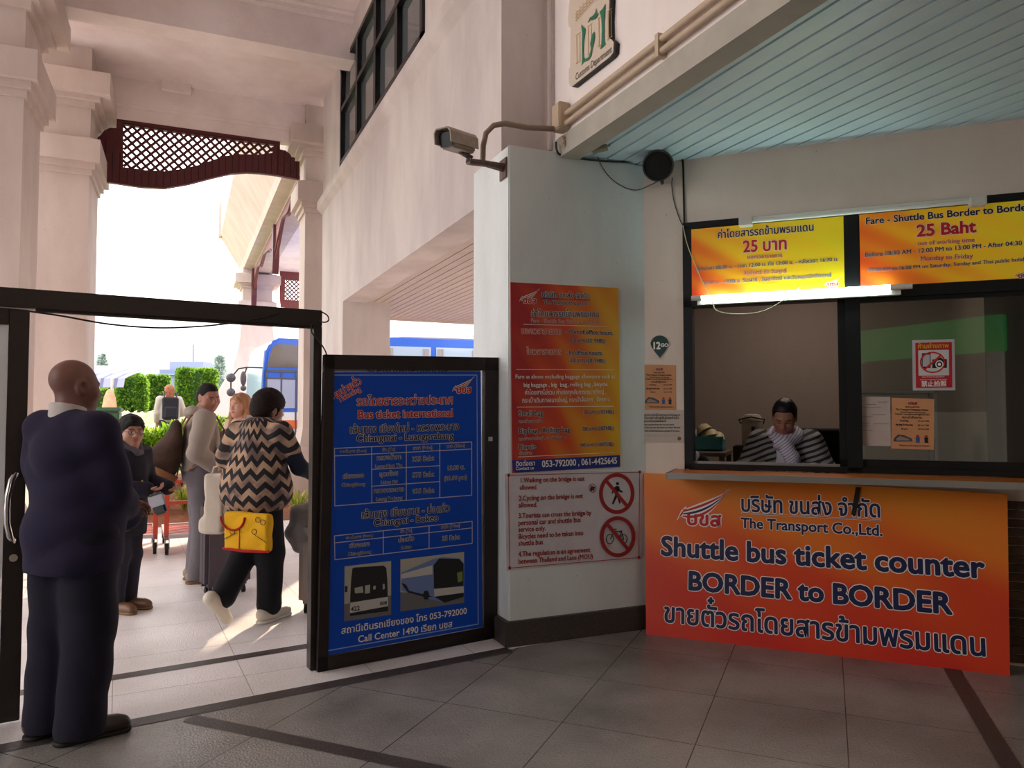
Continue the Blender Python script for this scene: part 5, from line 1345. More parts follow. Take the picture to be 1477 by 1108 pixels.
# ---------------------------------------------------------------- luggage trolleys
m_rtro = M('red_trolley_paint', 'c0432c', 0.4, noise=0.2, nscale=10); m_slat = M('grey_trolley_slat', 'b6a6a6', 0.5)
def trolley(x, y, rz, label):
    t = thing('luggage_trolley', label, 'trolley', (x, y, 0), 'red luggage trolleys', rz)
    Mx = basis(t)
    def B(): return MB(Mx)
    for s in (0, 0.58):
        b = B(); b.box(s, 0, 0.16, s + 0.045, 0.03, 0.78); b.build('post', m_rtro, parent=t, bevel=0.004)
    for z in (0.52, 0.74):
        b = B(); b.box(0.045, 0.003, z, 0.58, 0.027, z + 0.035); b.build('crossbar', m_rtro, parent=t, bevel=0.003)
    b = B(); b.box(0, 0, 0.17, 0.625, 0.035, 0.21); b.box(0, 0.86, 0.17, 0.625, 0.9, 0.21); b.box(0, 0, 0.17, 0.035, 0.9, 0.21); b.box(0.59, 0, 0.17, 0.625, 0.9, 0.21); b.build('bed_frame', m_slat, parent=t)
    b = B()
    for k in range(9): b.box(0.03, 0.07 + k * 0.09, 0.175, 0.6, 0.115 + k * 0.09, 0.195)
    b.build('slats', m_rtro, parent=t)
    for cx in (0.03, 0.6):
        for cy in (0.05, 0.85):
            b = B(); b.cyl((cx - 0.016, cy, 0.06), (cx + 0.016, cy, 0.06), 0.06, n=16); w_ = b.build('wheel', m_rub, parent=t, smooth=True)
            b = B(); b.box(cx - 0.025, cy - 0.02, 0.06, cx - 0.018, cy + 0.02, 0.17); b.box(cx + 0.018, cy - 0.02, 0.06, cx + 0.025, cy + 0.02, 0.17); b.box(cx - 0.025, cy - 0.02, 0.15, cx + 0.025, cy + 0.02, 0.172); b.build('fork', m_alum, parent=w_)
q = onz(236, 802); trolley(q.x, q.y, R(3), 'red luggage trolley showing its post beside the man with the rucksack')
q = onz(192, 803); trolley(q.x - 0.40, q.y, R(3), 'red luggage trolley half hidden behind the boy')
# ================================================================ PEOPLE
class Sdf:
    """smooth union of rounded solids, meshed as one continuous skin"""
    def __init__(s, h=0.007): s.h = h; s.p = []
    def cone(s, a, b, r1, r2=None, k=0.03, op='+'):
        a = np.array(a, float); b = np.array(b, float); r2 = r1 if r2 is None else r2; m = max(r1, r2)
        def f(P):
            ba = b - a; l = ba @ ba + 1e-12; t = np.clip(((P - a) @ ba) / l, 0, 1)
            return np.linalg.norm(P - a - t[..., None] * ba, axis=-1) - (r1 + (r2 - r1) * t)
        s.p.append((f, np.minimum(a, b) - m, np.maximum(a, b) + m, k, op)); return s
    def chain(s, pts, rs, k=0.03):
        for i in range(len(pts) - 1): s.cone(pts[i], pts[i + 1], rs[i], rs[i + 1], k if i == 0 else min(k, 0.02))
        return s
    def ell(s, c, r, k=0.03, op='+', Rm=None):
        c = np.array(c, float); r = np.array(r, float); A = np.array(Rm, float) if Rm is not None else np.eye(3); m = r.max()
        def f(P):
            q = (P - c) @ A; k0 = np.linalg.norm(q / r, axis=-1); k1 = np.linalg.norm(q / (r * r), axis=-1) + 1e-9
            return k0 * (k0 - 1.0) / k1
        ext = np.full(3, m) if Rm is not None else r
        s.p.append((f, c - ext, c + ext, k, op)); return s
    def box(s, c, hs, rd, k=0.02, op='+', Rm=None):
        c = np.array(c, float); hs = np.array(hs, float); A = np.array(Rm, float) if Rm is not None else np.eye(3)
        def f(P):
            q = np.abs((P - c) @ A) - (hs - rd)
            return np.linalg.norm(np.maximum(q, 0), axis=-1) + np.minimum(q.max(axis=-1), 0) - rd
        ext = np.full(3, np.linalg.norm(hs)) if Rm is not None else hs
        s.p.append((f, c - ext, c + ext, k, op)); return s
    def halfspace(s, n, d):   # cut away where n.p > d
        n = np.array(n, float)
        s.p.append((lambda P: -(P @ n - d), None, None, 0.0, 'cut')); return s
    def mesh(s, fold=None):
        h = s.h
        lo = np.min([p[1] for p in s.p if p[4] == '+'], axis=0) - 4 * h - 0.02; hi = np.max([p[2] for p in s.p if p[4] == '+'], axis=0) + 4 * h + 0.02
        n = np.ceil((hi - lo) / h).astype(int) + 1
        ax = [lo[i] + h * np.arange(n[i]) for i in range(3)]
        F = np.full(n, 0.5)
        for f, a, b, k, op in s.p:
            if a is None: sl = (slice(None),) * 3
            else:
                i0 = np.maximum(0, np.floor((a - lo - k - 3 * h) / h).astype(int)); i1 = np.minimum(n, np.ceil((b - lo + k + 3 * h) / h).astype(int) + 1)
                if (i1 <= i0).any(): continue
                sl = tuple(slice(i0[i], i1[i]) for i in range(3))
            P = np.stack(np.meshgrid(ax[0][sl[0]], ax[1][sl[1]], ax[2][sl[2]], indexing='ij'), -1)
            d = f(P); E = F[sl]
            if op == '+':
                if k > 0:
                    t = np.clip(0.5 + 0.5 * (E - d) / k, 0, 1); F[sl] = E * (1 - t) + d * t - k * t * (1 - t)
                else: F[sl] = np.minimum(E, d)
            else:
                d = -d
                if op == 'cut': F[sl] = np.maximum(E, d)
                else:
                    kk = max(k, 1e-4); t = np.clip(0.5 - 0.5 * (E - d) / kk, 0, 1); F[sl] = E * (1 - t) + d * t + kk * t * (1 - t)
        if fold is not None:
            near = np.abs(F) < 0.05
            idx = np.argwhere(near); P = lo + idx * h
            F[near] += fold(P)
        S_ = F < 0
        c = [S_[i:n[0] - 1 + i, j:n[1] - 1 + j, k:n[2] - 1 + k] for i in (0, 1) for j in (0, 1) for k in (0, 1)]
        cnt = sum(x.astype(np.int8) for x in c); act = (cnt > 0) & (cnt < 8)
        cells = np.argwhere(act); vid = np.full(act.shape, -1, np.int64); vid[act] = np.arange(len(cells))
        acc = np.zeros((len(cells), 3)); num = np.zeros(len(cells))
        cor = [np.array(q) for q in ((0, 0, 0), (0, 0, 1), (0, 1, 0), (0, 1, 1), (1, 0, 0), (1, 0, 1), (1, 1, 0), (1, 1, 1))]
        vals = [F[tuple((cells + q).T)] for q in cor]
        for i in range(8):
            for j in range(i + 1, 8):
                if np.abs(cor[i] - cor[j]).sum() != 1: continue
                m = (vals[i] < 0) != (vals[j] < 0)
                t = np.where(m, vals[i] / np.where(m, vals[i] - vals[j], 1), 0)
                acc += np.where(m[:, None], cor[i] + t[:, None] * (cor[j] - cor[i]), 0); num += m
        V = lo + (cells + acc / num[:, None]) * h
        quads = []
        for a in range(3):
            o = [0, 0, 0]; o[a] = 1; o = np.array(o)
            A = S_[tuple(slice(0, n[i] - o[i]) for i in range(3))]; B = S_[tuple(slice(o[i], n[i]) for i in range(3))]
            e = np.argwhere(A != B); u, v = [(1, 2), (2, 0), (0, 1)][a]
            e = e[(e[:, u] > 0) & (e[:, v] > 0) & (e[:, u] < n[u] - 1) & (e[:, v] < n[v] - 1)]
            du = np.zeros(3, int); du[u] = 1; dv = np.zeros(3, int); dv[v] = 1
            q = np.stack([vid[tuple((e - du - dv).T)], vid[tuple((e - dv).T)], vid[tuple(e.T)], vid[tuple((e - du).T)]], 1)
            fl = ~A[tuple(e.T)]; q[fl] = q[fl][:, ::-1]
            quads.append(q)
        Q = np.concatenate(quads); Q = Q[(Q >= 0).all(1)]
        return V, Q

def sdf_obj(name, sdf, mat, parent, M4, fold=None, paint=None, base=None):
    V, Q = sdf.mesh(fold)
    me = bpy.data.meshes.new(name)
    me.vertices.add(len(V)); me.loops.add(len(Q) * 4); me.polygons.add(len(Q))
    A = np.array(M4); W = V @ A[:3, :3].T + A[:3, 3]
    me.vertices.foreach_set('co', W.astype(np.float32).ravel())
    me.loops.foreach_set('vertex_index', Q.astype(np.int32).ravel())
    me.polygons.foreach_set('loop_start', (np.arange(len(Q)) * 4).astype(np.int32))
    me.update(calc_edges=True)
    me.polygons.foreach_set('use_smooth', np.ones(len(Q), bool))
    me.materials.append(mat)
    at = me.attributes.new('rest', 'FLOAT_VECTOR', 'POINT'); at.data.foreach_set('vector', V.astype(np.float32).ravel())
    if paint is not None:
        C_ = np.tile(np.array(base), (len(V), 1)).astype(np.float32); paint(V, C_)
        at = me.attributes.new('tint', 'FLOAT_COLOR', 'POINT'); at.data.foreach_set('color', C_.ravel())
    o = bpy.data.objects.new(name, me); COL.objects.link(o)
    if parent is not None: adopt(o, parent)
    return o

def waves(seed, amp, fx, n=7, aniso=(1, 1, 1.6)):
    r = np.random.RandomState(seed); D = r.randn(n, 3) * np.array(aniso); D /= np.linalg.norm(D, axis=1)[:, None]
    ph = r.rand(n) * 6.28; fr = fx * (0.6 + r.rand(n))
    def f(P):
        W = P + 0.03 * np.sin(P[:, [1, 2, 0]] * 9 + 1.3)
        s = 0
        for i in range(n): s = s + np.sin((W @ D[i]) * fr[i] + ph[i])
        s = s / math.sqrt(n)
        return amp * (np.abs(s) ** 1.3 * -1 + 0.5)
    return f

def skin_mat(name, rough=0.5):
    m = bpy.data.materials.new(name); m.use_nodes = True; t = m.node_tree; b = t.nodes['Principled BSDF']
    a = t.nodes.new('ShaderNodeAttribute'); a.attribute_name = 'tint'; t.links.new(a.outputs['Color'], b.inputs['Base Color'])
    b.inputs['Roughness'].default_value = rough; b.inputs['Subsurface Weight'].default_value = 0.08; b.inputs['Subsurface Radius'].default_value = (0.012, 0.005, 0.003)
    return m
m_skin = skin_mat('skin')
def cloth(name, col, rough=0.85, **k): return M(name, col, rough, sheen=0.04, spec=0.2, bump=0.25, bscale=180, **k)

def rot3(yaw=0, pitch=0, roll=0):
    """yaw turns towards the figure's own right, pitch nods down, roll tips the head to its right"""
    return np.array((Matrix.Rotation(-R(yaw), 3, 'Z') @ Matrix.Rotation(-R(pitch), 3, 'X') @ Matrix.Rotation(R(roll), 3, 'Y')))

def head_prims(s, c, A, sc=1.0, fat=0.0, jaw=1.0, ears=True):
    c = np.array(c, float)
    P = lambda x, y, z: c + A @ (np.array([x, y, z]) * sc)
    E = lambda x, y, z, rx, ry, rz, k=0.02, op='+': s.ell(P(x, y, z), np.array([rx, ry, rz]) * sc, k * sc, op, A)
    E(0, -.014, .035, .077, .097, .088, .04); E(0, .02, -.02, .066 + fat, .07, .085, .04)
    E(0, .03, -.075, (.05 + fat) * jaw, .055, .042, .04); s.ell(P(0, .066, -.096), np.full(3, .021) * sc, .03, '+', A)
    for q in (1, -1):
        E(q * .036, .055, -.028, .03 + fat, .03, .03, .03)
        E(q * .032, .099, .002, .019, .016, .013, .014, '-')
        E(q * .032, .075, .001, .0145, .0145, .012, .004)
        s.cone(P(q * .014, .089, .02), P(q * .048, .077, .02), .0085 * sc, .007 * sc, .015)
        E(q * .013, .099, -.033, .0095, .01, .008, .008)
        if ears:
            E(q * .079, -.008, -.004, .010, .024, .034, .012); E(q * .087, -.004, -.002, .006, .013, .02, .006, '-')
    s.cone(P(0, .088, .012), P(0, .110, -.028), .0075 * sc, .0125 * sc, .012)
    E(0, .086, -.0585, .025, .0135, .0075, .008); E(0, .0845, -.071, .021, .0135, .008, .008); s.cone(P(-.024, .1, -.0645), P(.024, .1, -.0645), .0022 * sc, k=.003, op='-')
    return P
def head_paint(P, A, sc, lips=(0.42, 0.16, 0.13), brow=(0.02, 0.015, 0.012), eyes=True, browlift=0.0):
    c = P(0, 0, 0)
    def f(V, C_):
        q = (V - c) @ A / sc
        def reg(x, y, z, rx, ry, rz): return (((q - np.array([x, y, z])) / np.array([rx, ry, rz])) ** 2).sum(1) < 1
        m = reg(0, .1, -.064, .026, .03, .014); C_[m, :3] = lips
        for s_ in (1, -1):
            m = reg(s_ * .032, .095, .024 + browlift, .021, .03, .0048); C_[m, :3] = brow
            if eyes == 'down':
                m = reg(s_ * .032, .09, -.003, .0165, .02, .003); C_[m, :3] = (0.02, 0.013, 0.01)
            elif eyes:
                m = reg(s_ * .032, .09, .001, .0155, .02, .0058); C_[m, :3] = (0.55, 0.50, 0.46)
                m = reg(s_ * .032, .09, .001, .0062, .02, .0062); C_[m, :3] = (0.015, 0.01, 0.008)
                m = reg(s_ * .032, .09, .0075, .017, .02, .0028); C_[m, :3] = (0.03, 0.02, 0.016)
    return f

def hand_prims(s, W, d, n, side, curl=25, sc=1.0, spread=0.0):
    W = np.array(W, float); d = np.array(d, float); d /= np.linalg.norm(d)
    n = np.array(n, float); n -= d * (n @ d); n /= np.linalg.norm(n); e = np.cross(d, n) * side
    A = np.stack([e, d, n], 1)
    s.ell(W + d * .045 * sc, np.array([.041, .052, .017]) * sc, .02, '+', A)
    for i, (o, L) in enumerate(((.029, .072), (.010, .08), (-.010, .074), (-.028, .058))):
        p = W + (d * .085 + e * o) * sc; a = R(curl * 0.6 + 4 * i); dirr = d + e * spread * (o * 12)
        for j, fr in enumerate((.45, .32, .26)):
            v = dirr * math.cos(a) + n * math.sin(a); q = p + v * L * fr * sc
            s.cone(p, q, (.0092 - .0008 * j) * sc, (.0086 - .0009 * j) * sc, .006 if j == 0 else .003); p = q; a += R(curl)
    p = W + (d * .025 + e * .03) * sc; v = d * .62 + e * .62 + n * .35; v /= np.linalg.norm(v)
    q = p + v * .042 * sc; s.cone(p, q, .0115 * sc, .010 * sc, .012); v = d * .85 + e * .2 + n * .45; v /= np.linalg.norm(v); s.cone(q, q + v * .032 * sc, .0098 * sc, .0082 * sc, .004)

def human(label, loc, heading, J, skin=(0.32, 0.17, 0.115), h=0.007, girth=1.0, hsc=1.0, head=(0, 0, 0), fat=0.0, jaw=1.0, hands=True, hl=None, hr=None, lips=(0.30, 0.11, 0.09), brow=(0.02, 0.015, 0.012), limb=1.0, name='person', eyes=True):
    """J: joints in the figure's own frame (x to its right, y forward, z up). Returns (root, matrix, head placing function, head axes)."""
    root = thing(name, label, 'person', loc)
    M4 = Matrix.Translation(Vector(loc)) @ Matrix.Rotation(-R(heading), 4, 'Z')
    A = rot3(*head); s = Sdf(h); g = girth; l = limb
    V = {k: np.array(v, float) for k, v in J.items()}
    P = head_prims(s, V['head'], A, hsc, fat, jaw)
    s.cone(V['neck'], P(0, -.025, -.06), .058 * g, .054, .03)
    s.ell(V['chest'], (.15 * g, .11 * g, .19), .05); s.ell(V['waist'], (.135 * g, .105 * g, .16), .06); s.ell(V['pelvis'], (.155 * g, .115 * g, .13), .06)
    s.cone(V['shl'], V['shr'], .052 * l, k=.05); s.cone(V['neck'] - (V['neck'] - V['shl']) * .2, V['neck'] - (V['neck'] - V['shr']) * .2, .055, k=.04)
    for q, sd in (('l', -1), ('r', 1)):
        s.chain([V['sh' + q], V['el' + q]], [.05 * l, .041 * l], .04); s.chain([V['el' + q], V['wr' + q]], [.04 * l, .027 * l], .02)
        dv = V['wr' + q] - V['el' + q]; spec = hl if q == 'l' else hr
        spec = spec or {}
        if hands: hand_prims(s, V['wr' + q], spec.get('d', dv), spec.get('n', np.array([-sd, 0.3, 0])), spec.get('side', sd), spec.get('curl', 22), .95 if hsc >= .98 else .85)
        if 'hip' + q in V:
            s.chain([V['hip' + q], V['kn' + q]], [.083 * l, .055 * l], .06); s.chain([V['kn' + q], V['an' + q]], [.054 * l, .036 * l], .02)
            t = V['toe' + q]; s.cone(V['an' + q] + (0, 0, -.03), t, .036, .026, .03)
    base = tuple(skin) + (1,)
    sdf_obj('body', s, m_skin, root, M4, paint=head_paint(P, A, hsc, lips, brow, eyes), base=base)
    return root, M4, P, A, V

def top_garment(V, g=1.0, l=1.0, infl=0.018, hem=None, h=0.008, sleeve=1.0, wide=1.0, collar=None, front=0.0):
    """jacket or shirt over the torso and arms"""
    s = Sdf(h); i = infl
    s.ell(V['chest'], (.15 * g + i, .11 * g + i, .19 + i), .05); s.ell(V['waist'] + (0, front, 0), (.135 * g + i, .105 * g + i + front, .16), .06)
    s.cone(V['shl'] - (0, 0, .01), V['shr'] - (0, 0, .01), .046 * l + i * .8, k=.05); s.cone(V['neck'] - (V['neck'] - V['shl']) * .2 - (0, 0, .01), V['neck'] - (V['neck'] - V['shr']) * .2 - (0, 0, .01), .05 + i * .5, k=.07)
    if hem is not None:
        hz_, hx, hy = hem; c = np.array(V['pelvis']); c[2] = hz_ + .12; c[1] += front * .5
        s.ell(c, (hx, hy, .42), .05)
    for q in 'lr':
        if sleeve > 0:
            w = V['el' + q] + (V['wr' + q] - V['el' + q]) * min(1, sleeve)
            s.chain([V['sh' + q], V['el' + q]], [(.053 * l + i) * wide, (.045 * l + i) * wide], .05); s.chain([V['el' + q], w], [(.045 * l + i) * wide, (.033 * l + i) * wide], .02)
    s.halfspace((0, .5, 1), V['neck'][2] + .5 * V['neck'][1] + (.03 if collar is None else collar))
    if hem is not None: s.halfspace((0, 0, -1), -hem[0])
    return s
def trousers(V, g=1.0, l=1.0, infl=0.016, h=0.008, thigh=.095, knee=.07, ankle=.062, hemz=0.05, cut=.0):
    s = Sdf(h)
    s.ell(V['pelvis'], (.158 * g + infl, .118 * g + infl, .14), .06); s.ell((V['pelvis'] + V['waist']) / 2, (.14 * g + infl, .112 * g + infl, .12), .05)
    for q in 'lr':
        an = V['an' + q] + (V['kn' + q] - V['an' + q]) * cut + (0, 0, -.02)
        s.chain([V['hip' + q], V['kn' + q]], [thigh * l, knee * l], .06); s.chain([V['kn' + q], an], [knee * l, ankle * l], .03)
    s.halfspace((0, 0, -1), -hemz)
    return s
def shoe(root, M4, an, toe, mat, sole=None, h=0.006, w=.042, name='shoe', tilt=0.0):
    an = np.array(an, float); toe = np.array(toe, float); d = toe - an; dz = d.copy(); dz[2] = 0; dz /= np.linalg.norm(dz) + 1e-9
    heel = an - dz * .055; heel[2] = an[2] - .062
    if tilt: heel = an - dz * .085; heel[2] = an[2] - .005
    s = Sdf(h); fl = min(heel[2], toe[2] - .0) 
    s.cone(heel + (0, 0, .034), toe + (0, 0, .008), .042, .036, .02); s.cone(an + (0, 0, -.03), heel + (0, 0, .04), .042, .04, .03); s.cone(an + dz * .03 + (0, 0, -.035), toe - dz * .03 + (0, 0, .02), .04, .03, .03)
    if tilt == 0: s.halfspace((0, 0, -1), -0.004)
    o = sdf_obj(name, s, mat, root, M4)
    if sole is not None and tilt == 0:
        s = Sdf(h); s.cone(heel * (1, 1, 0) + (0, 0, .012), toe * (1, 1, 0) + (0, 0, .012), .047, .040, .01); s.halfspace((0, 0, 1), .022); s.halfspace((0, 0, -1), -0.001)
        sdf_obj('sole', s, sole, o, M4)
    return o
def hair_cap(root, M4, P, A, sc, mat, grow=.012, front=.055, low=-.02, back=-.085, vol=(1, 1, 1), h=.006, seed=1, extra=None, name='hair', amp=.004):
    s = Sdf(h); c = P(0, -.016, .036)
    s.ell(c, np.array([(.077 + grow) * vol[0], (.097 + grow) * vol[1], (.088 + grow) * vol[2]]) * sc, .02, '+', A)
    s.ell(P(0, -.06, -.02), np.array([.068 + grow, .05 + grow, .07]) * sc, .04, '+', A)
    if extra: extra(s)
    s.box(P(0, .145, -.15 + front), np.array([.060, .115, .15]) * sc, .03 * sc, .015, '-', A)
    s.box(P(0, .145, -.145), np.array([.14, .105, .155]) * sc, .03 * sc, .02, '-', A)
    s.box(P(0, 0, back - .2), np.array([.3, .3, .2]) * sc, .01, .01, '-', A)
    for q in (1, -1): s.ell(P(q * .088, .0, -.03), np.array([.026, .026, .042]) * sc, .012, '-', A)
    return sdf_obj(name, s, mat, root, M4, fold=waves(seed, amp, 90, 6))

def stand(hz_=.93, H=1.70, sh=.19, lean=0.0, wid=.095):
    k = H / 1.70; f = lambda x, y, z: np.array([x * k, y * k, z * k])
    J = dict(head=f(0, .03 + lean * 1.25, 1.577), neck=f(0, -.005 + lean, 1.44), chest=f(0, lean * .7, 1.25), waist=f(0, lean * .3, 1.07), pelvis=f(0, 0, .93),
             shl=f(-sh, lean * .9, 1.385), shr=f(sh, lean * .9, 1.385), ell=f(-sh - .05, lean, 1.10), elr=f(sh + .05, lean, 1.10), wrl=f(-sh - .05, .06, .86), wrr=f(sh + .05, .06, .86),
             hipl=f(-wid, 0, .90), hipr=f(wid, 0, .90), knl=f(-wid, .015, .49), knr=f(wid, .015, .49), anl=f(-wid, -.02, .085), anr=f(wid, -.02, .085), toel=f(-wid - .02, .15, .03), toer=f(wid + .02, .15, .03))
    return J

m_hairb = M('black_hair', '0d0a0a', 0.6, bump=0.4, bscale=90, stretch=(8, 8, 1), spec=0.2); m_hairg = M('shaved_stubble', '3a201b', 0.7)
m_jnavy = cloth('navy_jacket', '28233c', noise=0.2, nscale=5); m_tnavy = cloth('dark_navy_trousers', '1f1c2b')
# ---- 1. the bald man at the door
J = stand(H=1.71, sh=.168, wid=.098)
for k_, v_ in dict(elr=(.165, .06, 1.115), wrr=(.03, .27, .97), ell=(-.22, .06, 1.115), wrl=(-.04, .32, 1.02), waist=(-.01, .03, 1.06), chest=(-.02, 0, 1.25), head=(-.055, .045, 1.585), neck=(-.045, .0, 1.44), shl=(-.175, 0, 1.385), shr=(.13, .01, 1.37)).items(): J[k_] = np.array(v_)
J['toer'] = np.array([.20, .11, .03]); J['anr'] = np.array([.10, -.03, .085]); J['toel'] = np.array([-.05, .15, .03])
hd = 42
base1 = (-0.455, 3.985, 0)
r1, Q1, P1, A1, V1 = human('person with a shaved head and dark navy jacket, standing back turned in the doorway', base1, hd, J, skin=(0.20, 0.085, 0.065), girth=1.1, fat=.012, hsc=1.04, head=(16, 2, 0), h=.0065,
    hr=dict(n=(-.6, .2, -.8), curl=30), hl=dict(n=(.6, -.2, -.8), curl=30))
def neck_collar(V, mat, root, M4, r=.085, h0=-.03, h1=.045, tilt=.03, hh=.006, lean=(0, 0)):
    s = Sdf(hh); c = V['neck']
    s.cone(c + (0, 0, h0), c + (lean[0], lean[1], h1), r, r * .93, .01)
    s.cone(c + (0, 0, h0 - .05), c + (lean[0], lean[1], h1 + .06), r * .78, r * .78, .004, '-')
    s.halfspace((0, tilt * 8, 1), c[2] + h1 + c[1] * tilt * 8)
    return sdf_obj('shirt_collar', s, mat, root, M4)
s = top_garment(V1, 1.14, 1.12, .028, hem=(.75, .215, .205), h=.007, wide=1.1, front=.03, collar=.035)
sdf_obj('jacket', s, m_jnavy, r1, Q1, fold=waves(4, .012, 14, 9, (1, 1, 1.6)))
neck_collar(V1, cloth('white_shirt', 'cfc6c4'), r1, Q1, .082, -.02, .058)
s = trousers(V1, 1.0, 1.05, .012, h=.007, thigh=.116, knee=.104, ankle=.098, hemz=.03); sdf_obj('trousers', s, m_tnavy, r1, Q1, fold=waves(9, .006, 17, 8, (1, 1, 2)))
m_shoe = M('dark_leather', '2a1d18', 0.35)
for q in 'lr': shoe(r1, Q1, V1['an' + q], V1['toe' + q], m_shoe, M('shoe_sole', '15100e', 0.7), w=.048)

# ---- 2. the child in glasses
J = stand(H=1.43, sh=.15, wid=.075); J['elr'] = np.array([.21, .0, .92]); J['wrl'] = np.array([-.16, .22, .90]); J['ell'] = np.array([-.2, .0, .94])
q = _C + ray(186, 597) * 5.62
_l = (Matrix.Translation((q[0], q[1], 0)) @ Matrix.Rotation(-R(128), 4, 'Z')).inverted() @ Vector(_C + ray(211, 706) * 5.5); J['wrr'] = np.array(_l)
r2, Q2, P2, A2, V2 = human('child in thin glasses and dark hooded jacket, peering out behind the person at the door', (q[0], q[1], 0), 128, J, skin=(0.42, 0.20, 0.135), hsc=.95, head=(30, 2, 0), h=.006, girth=.85, limb=.85,
    lips=(0.36, 0.12, 0.10), hr=dict(n=(-.2, .3, 1), curl=35), hl=dict(n=(.3, .3, 1), curl=35))
m_jdark = cloth('charcoal_jacket', '23202b', noise=0.2, nscale=5)
s = top_garment(V2, .9, .95, .022, hem=(.56, .155, .13), wide=1.1, collar=.02); sdf_obj('jacket', s, m_jdark, r2, Q2, fold=waves(14, .005, 20, 8, (1, 1, 2)))
s = Sdf(.006); c = V2['neck'] + (0, .01, .02); s.ell(c + (0, -.06, .0), (.105, .07, .055), .03); s.cone(c + (-.085, .01, .01), c + (-.02, .09, -.06), .026, .022, .03); s.cone(c + (.085, .01, .01), c + (.02, .09, -.06), .026, .022, .03); sdf_obj('hood', s, cloth('grey_hood', '5b5660'), r2, Q2, fold=waves(3, .004, 30))
s = trousers(V2, .88, .85, .014, hemz=.045, thigh=.09, knee=.068, ankle=.06); sdf_obj('trousers', s, cloth('dark_grey_trousers', '2b2a36'), r2, Q2, fold=waves(8, .005, 20, 8, (1, 1, 2)))
m_bshoe = M('brown_leather', '6b4a34', 0.4)
for q_ in 'lr': shoe(r2, Q2, V2['an' + q_], V2['toe' + q_], m_bshoe, M('tan_sole', '7a5a3a', 0.7))
hair_cap(r2, Q2, P2, A2, .95, m_hairb, .019, .045, back=-.06, seed=5, amp=.005, extra=lambda s: s.ell(P2(0, .05, .075), (.065, .05, .035), .02))
def glasses(root, M4, P, A, mat):
    b = MB(M4)
    for q in (1, -1):
        b.tube([P(q * .033 + .024 * math.cos(a), .112 - .006 * abs(math.cos(a)) * (1 if q * math.cos(a) > 0 else 0), .0 + .017 * math.sin(a)) for a in np.linspace(0, 2 * math.pi, 20, endpoint=False)], .0016, 6, closed=True)
        b.tube([P(q * .056, .106, .004), P(q * .078, .05, .006), P(q * .082, -.005, .01)], .0016, 6)
    b.tube([P(-.009, .113, .002), P(.009, .113, .002)], .0016, 6)
    return b.build('glasses', mat, parent=root, smooth=60)
glasses(r2, Q2, P2, A2, M('thin_metal_rim', '4a3a34', 0.3, metal=0.7))

hb = Q2 @ Vector(V2['wrr'] + np.array([0, .06, -.03])); pc = thing('pouch', 'black pouch with a grey card held in the hand of the child in glasses', 'bag', tuple(hb))
HBM = Matrix.Translation(hb) @ Matrix.Rotation(-YAW, 4, 'Z') @ Matrix.Rotation(R(-18), 4, 'Y')
b = MB(HBM); b.box(-.03, -.02, -.16, .065, .02, -.0); b.build('pouch_body', m_blackp, parent=pc, bevel=.012)
b = MB(HBM); b.box(-.035, -.034, -.10, .075, -.026, -.02); b.build('card', M('grey_card', '9a98a2', 0.5), parent=pc, bevel=.003)
b = MB(HBM); b.tube([(-.02, 0, -.01), (-.045, 0, .06), (-.05, 0, .12)], .006, 6); b.build('strap', M('yellow_strap', 'b79a3c', 0.6), parent=pc)
# ---- 3. the man in grey with the rucksack
J = stand(H=1.74, sh=.195); J['elr'] = np.array([.30, -.07, 1.13]); J['wrr'] = np.array([.235, .13, .98]); J['ell'] = np.array([-.26, .06, 1.14]); J['wrl'] = np.array([-.16, .30, 1.28]); J['head'] = np.array([0, .055, 1.605])
q = _C + ray(291, 597) * 6.62
r3, Q3, P3, A3, V3 = human('person in a light grey hooded jacket and grey trousers, wearing a rucksack and holding papers', (q[0], q[1], 0), 84, J, skin=(0.36, 0.155, 0.105), head=(66, 14, 4), fat=.007, girth=1.12, h=.0065,
    hr=dict(n=(-1, .2, 0), curl=35), hl=dict(n=(.8, .5, .2), curl=32))
m_jgrey = cloth('light_grey_jacket', '9c8f86', noise=0.15, nscale=6); m_tgrey = cloth('grey_trousers', '6d666b', noise=0.2, nscale=6)
s = top_garment(V3, 1.12, 1.12, .024, hem=(.86, .19, .16), wide=1.1, collar=.03); sdf_obj('jacket', s, m_jgrey, r3, Q3, fold=waves(21, .005, 19, 8, (1, 1, 2)))
s = Sdf(.006); c = V3['neck']; s.ell(c + (0, -.07, .0), (.115, .075, .06), .03); s.cone(c + (-.085, .0, .02), c + (-.03, .09, -.05), .028, .02, .03); s.cone(c + (.085, .0, .02), c + (.03, .09, -.05), .028, .02, .03); sdf_obj('hood', s, m_jgrey, r3, Q3, fold=waves(33, .005, 28))
s = trousers(V3, 1.1, 1.1, .016, hemz=.04, thigh=.105, knee=.082, ankle=.078); sdf_obj('trousers', s, m_tgrey, r3, Q3, fold=waves(5, .007, 17, 8, (1, 1, 2.2)))
for q_ in 'lr': shoe(r3, Q3, V3['an' + q_], V3['toe' + q_], M('pale_suede', '8d7a6d', 0.7), M('tan_sole', '7a5a3a', 0.7))
hair_cap(r3, Q3, P3, A3, 1.0, m_hairb, .006, .066, back=-.055, seed=6, amp=.002)
